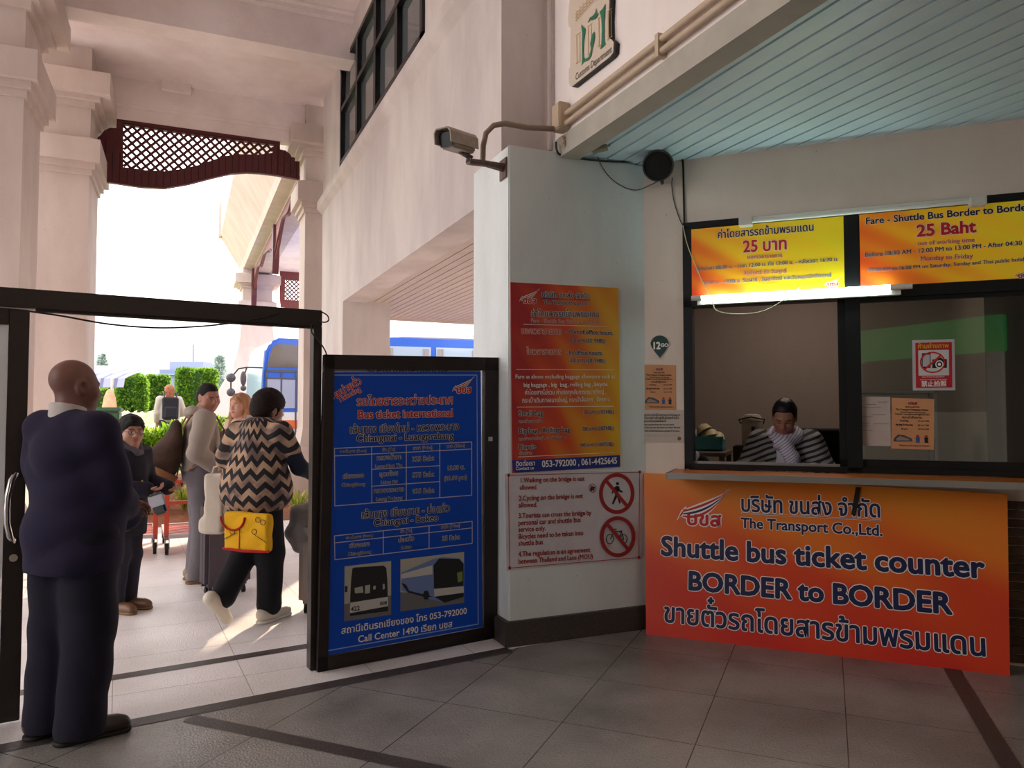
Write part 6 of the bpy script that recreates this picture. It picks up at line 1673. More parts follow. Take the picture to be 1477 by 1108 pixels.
# papers in his hand
pm = Q3 @ Vector(V3['wrl'] + np.array([.05, .13, .03]))
b = MB(); pu = Vector(_rt); pv = Vector((0.05, 0.0, 1)).normalized()
for dx, dz, tw in ((-.06, -.04, .0), (-.04, -.07, .02)):
    o_ = pm + pu * dx + Vector((0, -.02 - tw, dz)); b.add([o_, o_ + pu * .12, o_ + pu * .13 + pv * .17, o_ + pu * .02 + pv * .18], [(0, 1, 2, 3)]); 
    b.add([o_ + Vector((.0, .003, 0)), o_ + pu * .12 + Vector((.0, .003, 0)), o_ + pu * .13 + pv * .17 + Vector((.0, .003, 0)), o_ + pu * .02 + pv * .18 + Vector((.0, .003, 0))], [(3, 2, 1, 0)])
tag(b.build('papers', M('white_sheets', 'd5cdd0', 0.6)), 'white sheets of paper held up by the person in the light grey hooded jacket', 'paper')
# his rucksack
m_ruck = cloth('dark_brown_canvas', '3a2a26', noise=0.5, nscale=10, col2='5b4436'); m_ruck2 = M('tan_leather', '8a5a34', 0.55)
rk = thing('rucksack', 'dark brown rucksack with a tan bottom on the back of the person in light grey', 'bag', tuple(Q3 @ Vector((0.02, -.30, 1.0))))
s = Sdf(.007); s.ell((.03, -.21, 1.25), (.125, .07, .15), .06); s.ell((.03, -.26, 1.12), (.15, .11, .15), .08); s.ell((.03, -.35, 1.01), (.165, .15, .15), .08); s.box((.03, -.46, .99), (.10, .045, .09), .03, .03); s.halfspace((0, -.45, -1), -.80)
s.box((.0, .14, 1.2), (.4, .30, .5), .02, .02, '-'); sdf_obj('bag', s, m_ruck, rk, Q3, fold=waves(41, .007, 20))
s = Sdf(.007); s.ell((.03, -.335, .985), (.173, .164, .175), .0); s.box((.0, .14, 1.2), (.4, .295, .5), .02, .02, '-'); s.halfspace((0, .55, 1), .815); sdf_obj('leather_bottom', s, m_ruck2, rk, Q3)
for q_ in (-1, 1):
    b = MB(Q3); sx = q_ * .135; w = .022
    pts = [(sx, -.17, 1.33), (sx * 1.0, -.10, 1.45), (sx, .0, 1.485), (sx * 1.02, .10, 1.44), (sx * 1.08, .165, 1.32), (sx * 1.15, .16, 1.2), (sx * 1.3, .06, 1.08), (sx * 1.25, -.12, .98)]
    for i in range(len(pts) - 1):
        a_, c_ = Vector(pts[i]), Vector(pts[i + 1]); b.add([a_ + Vector((-w, 0, 0)), a_ + Vector((w, 0, 0)), c_ + Vector((w, 0, 0)), c_ + Vector((-w, 0, 0))], [(0, 1, 2, 3)])
    o_ = b.build('strap', m_ruck2, parent=rk, smooth=80); md_ = o_.modifiers.new('thickness', 'SOLIDIFY'); md_.thickness = .012; md_.offset = 0

# ---- 4. the woman in the zigzag cardigan
def chevron_mat():
    m = bpy.data.materials.new('zigzag_knit'); m.use_nodes = True; t = m.node_tree; b = t.nodes['Principled BSDF']; b.inputs['Roughness'].default_value = 0.9
    a = t.nodes.new('ShaderNodeAttribute'); a.attribute_name = 'rest'; sp = t.nodes.new('ShaderNodeSeparateXYZ'); t.links.new(a.outputs['Vector'], sp.inputs[0])
    def mth(op, x, y=None, z=None):
        n = t.nodes.new('ShaderNodeMath'); n.operation = op
        for i, v in enumerate((x, y, z)):
            if v is None: continue
            if isinstance(v, (int, float)): n.inputs[i].default_value = v
            else: t.links.new(v, n.inputs[i])
        return n.outputs[0]
    ang = mth('ARCTAN2', sp.outputs['X'], mth('MULTIPLY', sp.outputs['Y'], -1.0))
    zig = mth('PINGPONG', mth('MULTIPLY', ang, 0.215), 0.05)
    val = mth('ADD', sp.outputs['Z'], mth('MULTIPLY', zig, 1.0))
    st = mth('FRACT', mth('MULTIPLY', val, 11.0))
    cmp_ = mth('GREATER_THAN', st, 0.52)
    ns = t.nodes.new('ShaderNodeTexNoise'); ns.inputs['Scale'].default_value = 9; t.links.new(a.outputs['Vector'], ns.inputs['Vector'])
    rp = t.nodes.new('ShaderNodeValToRGB'); rp.color_ramp.elements[0].color = lin('6e5a55'); rp.color_ramp.elements[1].color = lin('b59477'); rp.color_ramp.elements[0].position = .4; rp.color_ramp.elements[1].position = .6
    t.links.new(ns.outputs['Fac'], rp.inputs[0])
    mx = t.nodes.new('ShaderNodeMix'); mx.data_type = 'RGBA'; t.links.new(cmp_, mx.inputs[0]); t.links.new(rp.outputs[0], mx.inputs[6]); mx.inputs[7].default_value = lin('17131a')
    t.links.new(mx.outputs[2], b.inputs['Base Color'])
    n2 = t.nodes.new('ShaderNodeTexNoise'); n2.inputs['Scale'].default_value = 160; t.links.new(a.outputs['Vector'], n2.inputs['Vector'])
    bp = t.nodes.new('ShaderNodeBump'); bp.inputs['Strength'].default_value = .5; bp.inputs['Distance'].default_value = .01; t.links.new(n2.outputs['Fac'], bp.inputs['Height']); t.links.new(bp.outputs[0], b.inputs['Normal'])
    return m
J = stand(H=1.63, sh=.185, lean=.04); J['head'] = np.array([.01, .12, 1.495])
J['elr'] = np.array([.27, .13, 1.08]); J['wrr'] = np.array([.28, .37, .98]); J['ell'] = np.array([-.245, .0, 1.06]); J['wrl'] = np.array([-.33, .14, 1.10])
J['knl'] = np.array([-.09, .0, .47]); J['anl'] = np.array([-.12, -.22, .19]); J['toel'] = np.array([-.125, -.13, .035]); J['anr'] = np.array([.09, .04, .085]); J['toer'] = np.array([.11, .21, .03]); J['knr'] = np.array([.09, .05, .47])
q = _C + ray(371, 597) * 5.33
_l = (Matrix.Translation((q[0], q[1], 0)) @ Matrix.Rotation(-R(44), 4, 'Z')).inverted() @ Vector(_C + ray(322, 668) * 5.45); J['wrl'] = np.array(_l); J['ell'] = (J['wrl'] + J['shl']) / 2 + np.array([.0, -.05, -.07])
r4, Q4, P4, A4, V4 = human('person with short dark hair in a black and tan zigzag cardigan, pulling a suitcase', (q[0], q[1], 0), 44, J, skin=(0.38, 0.18, 0.125), head=(22, 8, 3), h=.0065, girth=1.05, hr=dict(n=(-.9, 0, -.4), curl=45), hl=dict(n=(1, .2, 0), curl=45))
s = Sdf(.008); v = V4
s.ell(v['chest'], (.185, .145, .21), .06); s.ell(v['waist'], (.225, .185, .2), .08); s.ell(v['pelvis'] + (0, .0, .02), (.265, .215, .19), .08); s.cone(v['shl'], v['shr'], .075, k=.06)
s.cone(v['neck'] + (-.05, 0, -.02), v['neck'] + (.05, 0, -.02), .075, k=.05); s.ell(v['neck'] + (0, -.02, .0), (.105, .085, .06), .04)
s.chain([v['shl'], v['ell'], v['wrl'] * .9 + v['ell'] * .1], [.08, .075, .055], .06); s.chain([v['shr'], (v['shr'] + v['elr']) / 2], [.08, .075], .05)
s.halfspace((0, 0, -1), -.69); s.halfspace((0, 0, 1), 1.44)
sdf_obj('cardigan', s, chevron_mat(), r4, Q4, fold=waves(17, .008, 15, 8, (1, 1, .6)))
s = Sdf(.007); s.chain([v['shr'] + (v['elr'] - v['shr']) * .3, v['elr'], v['wrr']], [.068, .058, .042], .03); sdf_obj('sleeve', s, cloth('dark_blue_sleeve', '1b2130'), r4, Q4, fold=waves(6, .005, 26))
s = trousers(V4, 1.0, 1.05, .016, hemz=.0, thigh=.105, knee=.09, ankle=.082, cut=.16); sdf_obj('trousers', s, cloth('black_trousers', '141319'), r4, Q4, fold=waves(12, .006, 17, 8, (1, 1, .4)))
m_ws = M('pale_shoe', 'c9bfae', 0.5)
shoe(r4, Q4, V4['anr'], V4['toer'], m_ws, M('white_sole', 'd5cfc4', 0.6)); shoe(r4, Q4, V4['anl'], V4['toel'], m_ws, None, tilt=1)
hair_cap(r4, Q4, P4, A4, 1.0, M('dark_brown_hair', '1d0f0d', 0.7, bump=0.5, bscale=120, spec=0.2), .026, .055, back=-.075, vol=(1.02, 1.02, 1.05), seed=9, amp=.0025)
# yellow bag under the cardigan
yb = thing('yellow_bag', 'yellow cloth bag with red trim hanging behind the person in the zigzag cardigan', 'bag', tuple(Q4 @ Vector((.06, -.20, .7))))
m_ye = cloth('yellow_cloth', 'e0a818', noise=0.15, nscale=8, col2='b07a0c'); m_rt = cloth('red_trim', 'a8201c')
s = Sdf(.007); s.box((.09, -.185, .66), (.185, .035, .13), .025, 0); sdf_obj('bag', s, m_ye, yb, Q4, fold=waves(2, .006, 22))
YM = Q4 @ Matrix.Translation((.05, .03, -.04))
b = MB(YM); b.tube([(-.15, -.238, .58), (.04, -.258, .575), (.23, -.238, .58)], .009, 8); b.build('hem_trim', m_rt, parent=yb, smooth=True)
b = MB(YM); b.tube([(-.06 + .1 * math.cos(a), -.256, .80 + .09 * math.sin(a)) for a in np.linspace(math.pi, 2 * math.pi, 12)], .007, 8); b.tube([(-.0, -.256, .72), (.0, -.258, .58)], .003, 6); b.build('neck_trim', m_rt, parent=yb, smooth=True)
b = MB(YM)
for i in range(9):
    for sx in (-1, 1): b.ball((.04 + sx * (.08 + .012 * i), -.254, .69 - .006 * i), .004, 6)
b.build('printed_dots', m_blackp, parent=yb)
for x_, z_ in ((-.06, .70), (.12, .71), (.15, .79), (.19, .775)):
    b = MB(YM); b.tube([(x_ + .02 * math.cos(a), -.256, z_ + .018 * math.sin(a)) for a in np.linspace(0, 2 * math.pi, 10, endpoint=False)], .002, 5, closed=True); b.build('printed_ring', m_blackp, parent=yb)
# off-white tote bag between the two
tb = thing('tote_bag', 'off-white tote bag hanging from the hand of the person in the zigzag cardigan', 'bag', tuple(Q4 @ Vector((-.33, .05, .7))))
_w = Q4 @ Vector(V4['wrl']); q0 = _w + Vector((-.045, -.03, -.26)); TM = Matrix.Translation(q0) @ Matrix.Rotation(-YAW, 4, 'Z')
s = Sdf(.007)
s.box((0, 0, -.02), (.07, .055, .21), .025, 0); s.box((-.02, 0, -.18), (.09, .06, .06), .03, .04)
m_tote = cloth('off_white_canvas', 'd3c6b8', noise=0.15, nscale=8)
sdf_obj('bag', s, m_tote, tb, TM, fold=waves(19, .008, 22))
b = MB(TM); b.tube([(-.035, 0, .17), (-.02, 0, .23), (.03, 0, .25), (.045, 0, .23), (.045, 0, .17)], .008, 8); b.build('handle', m_tote, parent=tb, smooth=True)

# ---- 5. the long-haired girl
J = stand(H=1.66, sh=.165); J['wrr'] = np.array([.12, .27, 1.02]); J['elr'] = np.array([.22, .04, 1.07])
q = _C + ray(349, 597) * 7.55
r5, Q5, P5, A5, V5 = human('person with long light brown hair in a pale top, facing the man in grey', (q[0], q[1], 0), 238, J, skin=(0.55, 0.28, 0.20), head=(-12, 0, 0), h=.0075, girth=.85, limb=.85, brow=(0.2, 0.1, 0.05))
m_pale = cloth('pale_beige_top', 'cdb5a2'); s = top_garment(V5, .88, .9, .016, hem=(.82, .155, .125), h=.009, collar=.03); sdf_obj('top', s, m_pale, r5, Q5, fold=waves(51, .005, 20))
s = trousers(V5, .88, .88, .012, hemz=.045, h=.009); sdf_obj('trousers', s, cloth('blue_jeans', '4b5873'), r5, Q5)
for q_ in 'lr': shoe(r5, Q5, V5['an' + q_], V5['toe' + q_], m_ws, None, h=.008)
m_lh = M('light_brown_hair', 'a8714a', 0.45, bump=0.4, bscale=90, noise=0.4, nscale=30, col2='6e4329', stretch=(3, 3, .4))
def long_hair(s):
    for q_ in (1, -1): s.chain([P5(q_ * .07, -.02, .02), P5(q_ * .092, -.01, -.1), P5(q_ * .10, .0, -.24), P5(q_ * .09, .01, -.36)], [.03, .038, .04, .02], .03)
    s.chain([P5(0, -.09, .0), P5(0, -.10, -.15), P5(0, -.10, -.36)], [.06, .085, .06], .04)
s = Sdf(.007); s.ell(P5(0, -.018, .036), (.09, .108, .1), .02, '+', A5); long_hair(s); s.box(P5(0, .11, -.08), (.06, .1, .13), .03, .02, '-', A5); sdf_obj('hair', s, m_lh, r5, Q5, fold=waves(77, .006, 70, 6, (1, 1, .15)))

# ---- 6. the walker on the lawn
q = _C + ray(244, 597) * 15.2; gz6 = gz(q[0], q[1])
J = stand(H=1.60, sh=.18); J['wrr'] = np.array([.2, .16, 1.0]); J['elr'] = np.array([.27, .0, 1.04])
zt6 = CAMZ + (597 - 556) / FPX * 15.2
r6, Q6, P6, A6, V6 = human('person in a light jacket with reddish hair, seen from behind on the lawn', (q[0], q[1], zt6 - 1.60), -8, J, skin=(0.5, 0.26, 0.19), h=.011, eyes=False)
s = top_garment(V6, 1.05, 1.1, .022, hem=(.85, .19, .145), h=.012, collar=.03); sdf_obj('jacket', s, cloth('pale_grey_jacket', 'c3b7b0'), r6, Q6, fold=waves(61, .006, 18))
s = trousers(V6, 1, 1, .014, h=.012, hemz=.05); sdf_obj('trousers', s, cloth('dark_grey_trousers_two', '3c3b45'), r6, Q6)
for q_ in 'lr': shoe(r6, Q6, V6['an' + q_], V6['toe' + q_], m_bshoe, None, h=.01)
s = Sdf(.01); s.ell(P6(0, -.02, .035), (.092, .11, .102), .02); s.chain([P6(0, -.05, .0), P6(0, -.06, -.14)], [.085, .08], .03); sdf_obj('hair', s, M('reddish_hair', '9a5a3c', 0.6), r6, Q6, fold=waves(8, .006, 50))
bp6 = thing('backpack', 'black backpack worn by the walker on the lawn', 'bag', tuple(Q6 @ Vector((0, -.22, 1.05))))
s = Sdf(.01); s.box((-.01, -.24, 1.13), (.15, .09, .23), .05, 0); s.box((-.01, -.33, 1.05), (.11, .04, .11), .03, .02); sdf_obj('bag', s, cloth('black_nylon', '2b2a33'), bp6, Q6, fold=waves(13, .005, 18))
for q_ in (-1, 1):
    b = MB(Q6); b.tube([(q_ * .11, -.18, 1.34), (q_ * .12, -.09, 1.45), (q_ * .12, .02, 1.465), (q_ * .13, .14, 1.36), (q_ * .16, .15, 1.2), (q_ * .19, .0, 1.02)], .014, 6); b.build('strap', m_blackp, parent=bp6, smooth=True)

# ---- 7. the clerk at the ticket window
J = stand(H=1.62, sh=.18); dz = -.36
for k_ in list(J): J[k_] = J[k_] + np.array([0, 0, dz])
J['head'] = J['head'] + np.array([0, .075, -.005]); J['neck'] = J['neck'] + np.array([0, .02, 0])
for q_, sg_ in (('l', -1), ('r', 1)):
    J['kn' + q_] = np.array([sg_ * .11, .37, .50]); J['hip' + q_] = np.array([sg_ * .1, 0, .50]); J['an' + q_] = np.array([sg_ * .11, .25, .02]); J['toe' + q_] = np.array([sg_ * .12, .42, -.03]); J['el' + q_] = np.array([sg_ * .27, .10, .74]); J['wr' + q_] = np.array([sg_ * .14, .30, .76])
ck = CW.at(0.905, 0, -0.68); chead = 135 + 180 + 0
r7, Q7, P7, A7, V7 = human('person with tied-back black hair, white scarf and grey striped cardigan at the ticket window', (ck.x, ck.y, .30), 225, J, skin=(0.34, 0.15, 0.10), head=(4, 30, -4), h=.0055, eyes='down', lips=(0.40, 0.10, 0.09), hl=dict(n=(0, 0, -1), curl=20), hr=dict(n=(0, 0, -1), curl=20))
def stripe_mat(name, c1, c2, n_, axis, thr=.5, ang=False):
    m = bpy.data.materials.new(name); m.use_nodes = True; t = m.node_tree; b = t.nodes['Principled BSDF']; b.inputs['Roughness'].default_value = .9
    a = t.nodes.new('ShaderNodeAttribute'); a.attribute_name = 'rest'
    d_ = t.nodes.new('ShaderNodeVectorMath'); d_.operation = 'DOT_PRODUCT'; d_.inputs[1].default_value = axis; t.links.new(a.outputs['Vector'], d_.inputs[0])
    ns = t.nodes.new('ShaderNodeTexNoise'); ns.inputs['Scale'].default_value = 6; t.links.new(a.outputs['Vector'], ns.inputs['Vector'])
    m1 = t.nodes.new('ShaderNodeMath'); m1.operation = 'MULTIPLY_ADD'; m1.inputs[1].default_value = 0.02; t.links.new(ns.outputs['Fac'], m1.inputs[0]); t.links.new(d_.outputs['Value'], m1.inputs[2])
    m2 = t.nodes.new('ShaderNodeMath'); m2.operation = 'MULTIPLY'; m2.inputs[1].default_value = n_; t.links.new(m1.outputs[0], m2.inputs[0])
    m3 = t.nodes.new('ShaderNodeMath'); m3.operation = 'FRACT'; t.links.new(m2.outputs[0], m3.inputs[0])
    m4 = t.nodes.new('ShaderNodeMath'); m4.operation = 'GREATER_THAN'; m4.inputs[1].default_value = thr; t.links.new(m3.outputs[0], m4.inputs[0])
    mx = t.nodes.new('ShaderNodeMix'); mx.data_type = 'RGBA'; t.links.new(m4.outputs[0], mx.inputs[0]); mx.inputs[6].default_value = lin(c1); mx.inputs[7].default_value = lin(c2); t.links.new(mx.outputs[2], b.inputs['Base Color'])
    return m
m_knit = stripe_mat('grey_striped_knit', '8d8787', '211f24', 26, (.35, .1, .94), .55)
s = top_garment(V7, 1.0, 1.08, .022, hem=(.5, .18, .15), h=.006, collar=.02, wide=1.15)
s.box(V7['chest'] + (0, .16, -.03), (.05, .1, .3), .03, .03, '-'); sdf_obj('cardigan', s, m_knit, r7, Q7, fold=waves(31, .005, 20))
s = Sdf(.007); s.ell(V7['chest'] + (0, .03, -.02), (.13, .112, .21), .02); s.halfspace((0, 0, 1), V7['neck'][2] - .04); sdf_obj('shirt', s, cloth('white_blouse', 'c9c6d2'), r7, Q7)
for q_, sd_ in (('l', -1), ('r', 1)):
    s = Sdf(.006); s.cone(V7['neck'] + (sd_ * .085, .03, -.03), V7['chest'] + (sd_ * .075, .125, -.14), .028, .028, 0); sdf_obj('knit_border', s, stripe_mat('knit_border_' + q_, '77717a', '1d1b20', 34, (0, 0, 1), .6), r7, Q7)
m_scarf = stripe_mat('white_ribbed_scarf', 'cfc6d6', '8f86a0', 60, (.6, .2, .75), .62); c = V7['neck']
s = Sdf(.006); N_ = 22
ring = [c + np.array([.098 * math.sin(a), .012 + .092 * math.cos(a), .0 - .03 * math.cos(a)]) for a in np.linspace(0, 2 * math.pi, N_)]
for i in range(N_ - 1): s.cone(ring[i], ring[i + 1], .033, k=.012)
s.chain([c + (.06, .10, -.02), c + (0, .135, -.07), c + (-.05, .15, -.17), c + (-.055, .15, -.28)], [.04, .05, .055, .05], .012); s.chain([c + (-.09, .07, -.02), c + (.0, .14, -.06), c + (.05, .145, -.08)], [.036, .042, .03], .012)
sdf_obj('scarf', s, m_scarf, r7, Q7, fold=waves(71, .004, 50))
def bun(s): s.ell(P7(0, -.125, .03), (.05, .045, .05), .02)
hair_cap(r7, Q7, P7, A7, 1.0, M('glossy_black_hair', '0e0b10', 0.42, spec=0.3, bump=0.2, bscale=80, stretch=(6, 6, 1)), .009, .072, back=-.05, seed=15, extra=bun, amp=.0015)
s = trousers(V7, 1, 1, .014, hemz=-.01, h=.009); sdf_obj('trousers', s, m_tnavy, r7, Q7)
for q_ in 'lr': shoe(r7, Q7, V7['an' + q_], V7['toe' + q_], m_shoe, None, h=.008)
# ================================================================ LUGGAGE AND BOOTH CONTENTS
m_case1 = cloth('grey_purple_case', '5a5058', noise=0.15, nscale=8)
m_case2 = M('pearl_grey_case', 'b3a89c', 0.35, noise=0.1, nscale=6)
def suitcase(label, q, rz, w, d, hgt, mat, handle_top, ribs):
    t = thing('suitcase', label, 'suitcase', (q.x, q.y, 0), None, rz); Mx = basis(t)
    b = MB(Mx); b.box(-w / 2, -d / 2, .07, w / 2, d / 2, hgt); sh = b.build('shell', mat, parent=t, bevel=.03)
    if ribs:
        for k in range(5):
            x = -w / 2 + w * (k + .8) / 5.6
            b = MB(Mx); b.box(x, -d / 2 - .004, .14, x + w * .06, -d / 2 + .01, hgt - .07); b.build('rib', mat, parent=sh, bevel=.003)
    b = MB(Mx); b.box(-w / 2 - .002, -.006, .075, w / 2 + .002, .006, hgt + .001); b.build('zip', m_blackp, parent=t)
    for sx in (-1, 1):
        for sy in (-1, 1):
            x, y = sx * (w / 2 - .05), sy * (d / 2 - .05)
            b = MB(Mx); b.cyl((x - .012, y, .028), (x + .012, y, .028), .028, n=16); wl_ = b.build('wheel', m_rub, parent=t, smooth=True)
            b = MB(Mx); b.cyl((x, y, .03), (x, y, .085), .014, n=10); b.build('caster', m_blackp, parent=wl_, smooth=True)
    b = MB(Mx)
    for sx in (-1, 1): b.cyl((sx * .08, 0, hgt - .02), (sx * .08, 0, handle_top), .008, n=8)
    b.tube([(-.08, 0, handle_top), (.08, 0, handle_top)], .012, 8); b.build('pull_handle', m_blackalu, parent=t, smooth=True)
    return t
q = onz(318, 862); suitcase('dark grey upright suitcase behind the legs of the person in the zigzag cardigan', Vector((q.x + .04, q.y + .16, 0)), R(12), .36, .22, .74, m_case1, .86, False)
hand4 = Q4 @ Vector(V4['wrr'] + np.array([0, .06, -.04]))
c2 = Vector((hand4.x + .03, hand4.y + .02, 0))
suitcase('pale grey hard suitcase pulled along beside the dark door post', c2, R(-14), .40, .26, .66, m_case2, hand4.z - .02, True)
tb2 = thing('travel_bag', 'grey soft bag laid over the top of the pale suitcase', 'bag', (c2.x, c2.y, .68))
s = Sdf(.008); s.ell((-.02, -.02, .735), (.23, .15, .075), .03); s.chain([(-.2, -.06, .72), (-.23, -.09, .58), (-.2, -.09, .5)], [.06, .07, .05], .05); s.cone((-.2, -.14, .54), (.16, -.15, .52), .02, .02, .05)
CM2 = Matrix.Translation((c2.x, c2.y, 0)) @ Matrix.Rotation(R(-14), 4, 'Z'); sdf_obj('bag', s, cloth('grey_soft_bag', '8a8583', noise=0.2, nscale=8), tb2, CM2, fold=waves(88, .008, 24))
b = MB(); b.tube([hand4 + Vector((.0, -.03, -.01)), hand4 + Vector((.0, -.06, -.12)), hand4 + Vector((-.03, -.06, -.2)), hand4 + Vector((-.05, -.05, -.24))], [.008, .012, .012, .006], 6); b.build('strap', m_blackp, parent=tb2, smooth=True)
# booth: side shelf with flask, crate of bowls, dark coat, chair back, cabinet, plant
lamp = bpy.data.lights.new('added_booth_light', 'AREA'); lamp.energy = 10; lamp.size = .5; lamp.color = (1, .86, .74)  # unseen light added to brighten the dark booth
lo_ = bpy.data.objects.new('added_booth_light', lamp); lo_.location = CW.at(1.0, 2.88, -1.5); COL.objects.link(lo_)
def bpx(x, y, d): return onp(x, y, CW.n, CW.at(0, 0, -d))
BK = CW
def bu(x, y, d):
    p = bpx(x, y, d) - CW.o; return p.dot(CW.u), p.dot(CW.v)
m_desk = M('booth_desk', '6a5a50', 0.5)
b = MB(CW.mat()); b.box(.06, .98, -.50, 3.4, 1.01, -.19); 
desk = b.build('counter_desk', m_desk, label='dark desk running along the inside of the ticket window', cat='desk')
for x in (.08, 1.6, 3.3):
    b = MB(CW.mat()); b.box(x, .24, -.48, x + .05, .98, -.22); b.build('leg', m_desk, parent=desk)
u0, v0 = bu(1045, 648, 1.3); u1, _ = bu(990, 648, 1.3)
b = MB(CW.mat()); b.box(u1 - .25, v0 - .05, -1.75, u0 + .03, v0 - .02, -1.05); tab = b.build('side_table', m_desk, label='low side table with a blue crate at the back of the booth', cat='table')
for x in (u1 - .2, u0 + .0):
    for d in (-1.7, -1.1):
        b = MB(CW.mat()); b.box(x - .02, .24, d, x + .02, v0 - .05, d + .04); b.build('leg', m_desk, parent=tab)
c0, c1 = bu(1019, 648, 1.3)[0], bu(1042, 648, 1.3)[0]; zt_ = bu(1030, 630, 1.3)[1]
t = thing('crate', 'blue plastic crate with bowls on the side table in the booth', 'crate', BK.at((c0 + c1) / 2 - .1, v0 - .02, -1.45)); m_teal = M('teal_plastic', '3f8d97', 0.5)
b = MB(CW.mat()); w_ = .012; x0, x1, d0, d1 = c0 - .18, c1, -1.6, -1.3
b.box(x0, v0 - .02, d0, x1, v0 - .005, d1)
for q_ in ((x0, d0, x1, d0 + w_), (x0, d1 - w_, x1, d1), (x0, d0, x0 + w_, d1), (x1 - w_, d0, x1, d1)): b.box(q_[0], v0 - .02, q_[1], q_[2], zt_, q_[3])
b.build('box', m_teal, parent=t)
b = MB(CW.mat()); b.box(x0 - .008, zt_ - .02, d1 - .004, x1 + .008, zt_, d1 + .008); b.build('rim', m_teal, parent=t)
m_bowl = M('cream_bowl', 'c9b48a', 0.5)
for i, (px_, py_, r_, lab) in enumerate(((1014, 618, .07, 'pale bowl tipped on the heap in the crate, nearest the window frame'), (1024, 625, .075, 'cream bowl lying in the middle of the crate'), (1036, 629, .06, 'small beige bowl at the front rim of the crate'), (1003, 625, .065, 'grey bowl half hidden by the window frame'))):
    p = bpx(px_, py_, 1.42); p.z = max(p.z, zt_ + .0)
    b = MB(); RM = Euler((R(150 + 12 * i), R(-15 + 14 * i), 0)).to_matrix().to_4x4()
    b.lathe([(.02, -.035), (r_ * .7, -.02), (r_, .03), (r_ - .006, .03), (r_ * .66, -.012), (.02, -.026)], p, 20, M4=RM)
    tag(b.build('bowl', M('grey_bowl', '8d8698', 0.5) if i == 3 else m_bowl, smooth=True), lab, 'bowl', 'bowls in the booth crate')
fu, fv = bu(1085, 632, 1.25); ft = bu(1085, 597, 1.25)[1]; fz = fv - .06
t = thing('hot_water_flask', 'cream electric hot water flask on a stand behind the clerk', 'flask', BK.at(fu, fz, -1.25)); m_fl = M('cream_enamel', 'b8ab97', 0.3)
R90 = CW.mat() @ Matrix.Translation((fu, 0, -1.25)) @ Matrix.Rotation(-math.pi / 2, 4, 'X')
hh = ft - fz
b = MB(R90); b.lathe([(.07, fz), (.082, fz + .01), (.085, fz + hh * .72), (.08, fz + hh * .78)], (0, 0, 0), 24); b.build('body', m_fl, parent=t, smooth=True)
b = MB(R90); b.lathe([(.084, fz + hh * .78), (.08, fz + hh * .86), (.06, fz + hh * .97), (.03, fz + hh)], (0, 0, 0), 24); b.build('lid', m_fl, parent=t, smooth=True)
b = MB(CW.mat()); b.box(fu + .0, fz + hh * .15, -1.17, fu + .025, fz + hh * .6, -1.155); b.build('level_gauge', m_blackp, parent=t)
b = MB(CW.mat()); b.tube([(fu - .088, fz + hh * .7, -1.25), (fu - .1, fz + hh * .82, -1.2), (fu, fz + hh * .9, -1.14), (fu + .1, fz + hh * .82, -1.2), (fu + .088, fz + hh * .7, -1.25)], .006, 6); b.build('carry_handle', m_blackp, parent=t, smooth=True)
b = MB(CW.mat()); b.box(fu - .14, .24, -1.4, fu + .14, fz, -1.1); tag(b.build('flask_stand', M('black_stand', '26211f', 0.6), bevel=.006), 'black stand carrying the cream hot water flask', 'stand')
# coat slumped at the window corner
cu, cv = bu(1003, 672, .42)
t = thing('folded_coat', 'black coat with a white patterned collar heaped inside the corner of the ticket window', 'coat', BK.at(cu, cv, -.42)); CMx = CW.mat()
s = Sdf(.007); s.ell((cu - .06, 1.10, -.42), (.16, .10, .10), .04); s.ell((cu + .03, 1.05, -.40), (.15, .05, .10), .04); s.halfspace((0, -1, 0), -1.012); sdf_obj('coat', s, cloth('black_coat', '14131a'), t, CMx, fold=waves(99, .008, 22))
s = Sdf(.006); s.cone((cu - .12, 1.205, -.36), (cu + .02, 1.165, -.33), .028, .02, .02); s.cone((cu + .02, 1.165, -.33), (cu - .0, 1.12, -.315), .02, .012, .02); sdf_obj('collar', s, cloth('white_collar', 'b9b0b4'), t, CMx, fold=waves(98, .004, 50))
b = MB(CMx)
for i in range(5): b.ball((cu - .10 + .025 * i, 1.222 - .008 * i, -.335), (.012, .006, .006), 8)
b.build('flower_print', M('print_flower', 'b5652e', 0.7), parent=t)
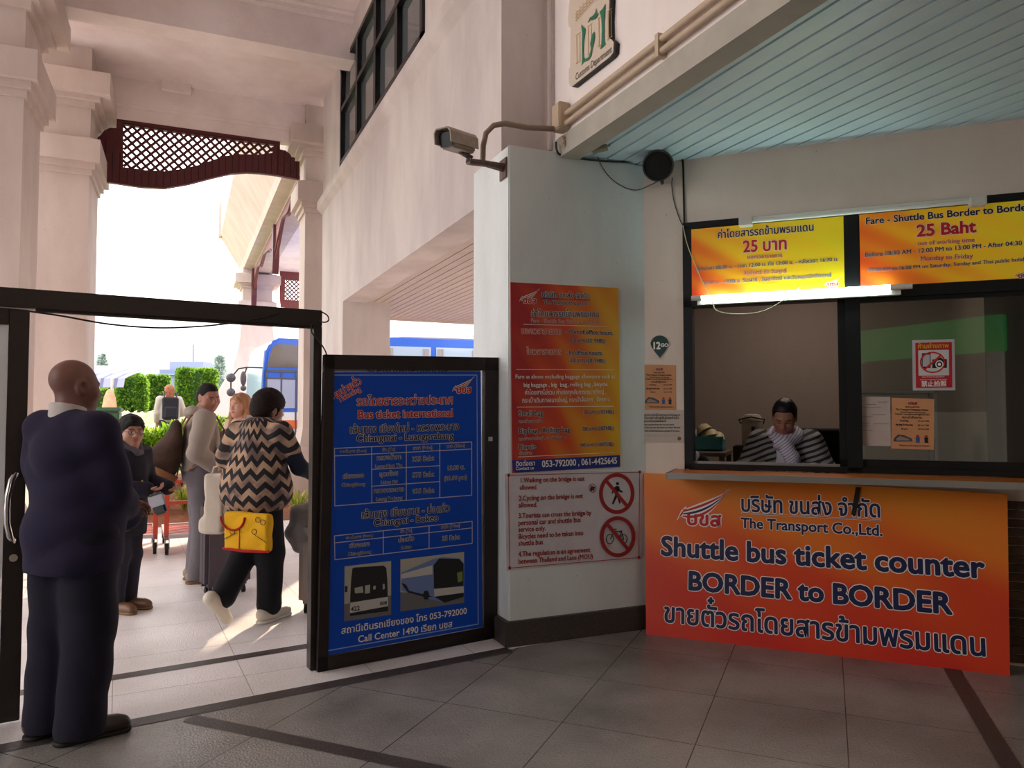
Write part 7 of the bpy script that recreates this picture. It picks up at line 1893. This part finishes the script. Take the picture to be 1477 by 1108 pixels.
# office chair behind the clerk
t = thing('office_chair', 'dark office chair with a rounded back behind the clerk', 'chair', BK.at(1.02, .24, -.95)); m_ch = cloth('dark_mesh', '1d1b1e')
s = Sdf(.01); s.box((1.08, 1.08, -1.02), (.25, .27, .035), .03, 0); sdf_obj('backrest', s, m_ch, t, CW.mat())
s = Sdf(.01); s.box((.95, .70, -.72), (.23, .035, .2), .03, 0); sdf_obj('seat', s, m_ch, t, CW.mat())
b = MB(CW.mat()); b.box(1.06, .66, -1.06, 1.1, .9, -1.02); b.build('back_support', m_blackp, parent=t)
b = MB(CW.mat()); b.cyl((.95, .30, -.75), (.95, .67, -.75), .03); b.build('column', m_blackp, parent=t)
for i in range(5):
    a = i * 2 * math.pi / 5
    b = MB(CW.mat()); b.tube([(.95, .32, -.75), (.95 + .26 * math.cos(a), .28, -.75 + .26 * math.sin(a))], .018, 6); lg = b.build('leg', m_blackp, parent=t)
    b = MB(CW.mat()); b.ball((.95 + .26 * math.cos(a), .266, -.75 + .26 * math.sin(a)), .026, 8); b.build('caster', m_blackp, parent=lg)
# shelf and cabinet behind the glazed part
t = thing('wall_shelf', 'pale metal shelf rack behind the glazed ticket window', 'shelf', BK.at(1.75, .24, -1.6))
m_rack = M('pale_rack', 'a39a92', 0.5)
for v in (.9, 1.25, 1.62):
    b = MB(CW.mat()); b.box(1.42, v, -1.75, 2.0, v + .02, -1.45); b.build('shelf_board', m_rack, parent=t)
for x in (1.42, 1.98):
    for d in (-1.75, -1.47):
        b = MB(CW.mat()); b.box(x, .24, d, x + .02, 1.75, d + .02); b.build('upright', m_rack, parent=t)
for i, (x, hgt, c_) in enumerate(((1.5, .22, 'b5482e'), (1.62, .26, '3d3a44'), (1.76, .2, '2f7d84'), (1.86, .24, '8c8078'))):
    b = MB(CW.mat()); b.box(x, 1.27, -1.68, x + .075, 1.27 + hgt, -1.5); 
    tag(b.build('file_box', M('file_box_%s' % ('red', 'dark', 'teal', 'grey')[i], c_, 0.6), bevel=.003), '%s file box standing on the shelf rack behind the glass' % ('red', 'dark', 'teal', 'grey')[i], 'box', 'file boxes on the rack')
for _o in (_tc_ob,): bpy.data.objects.remove(_o)
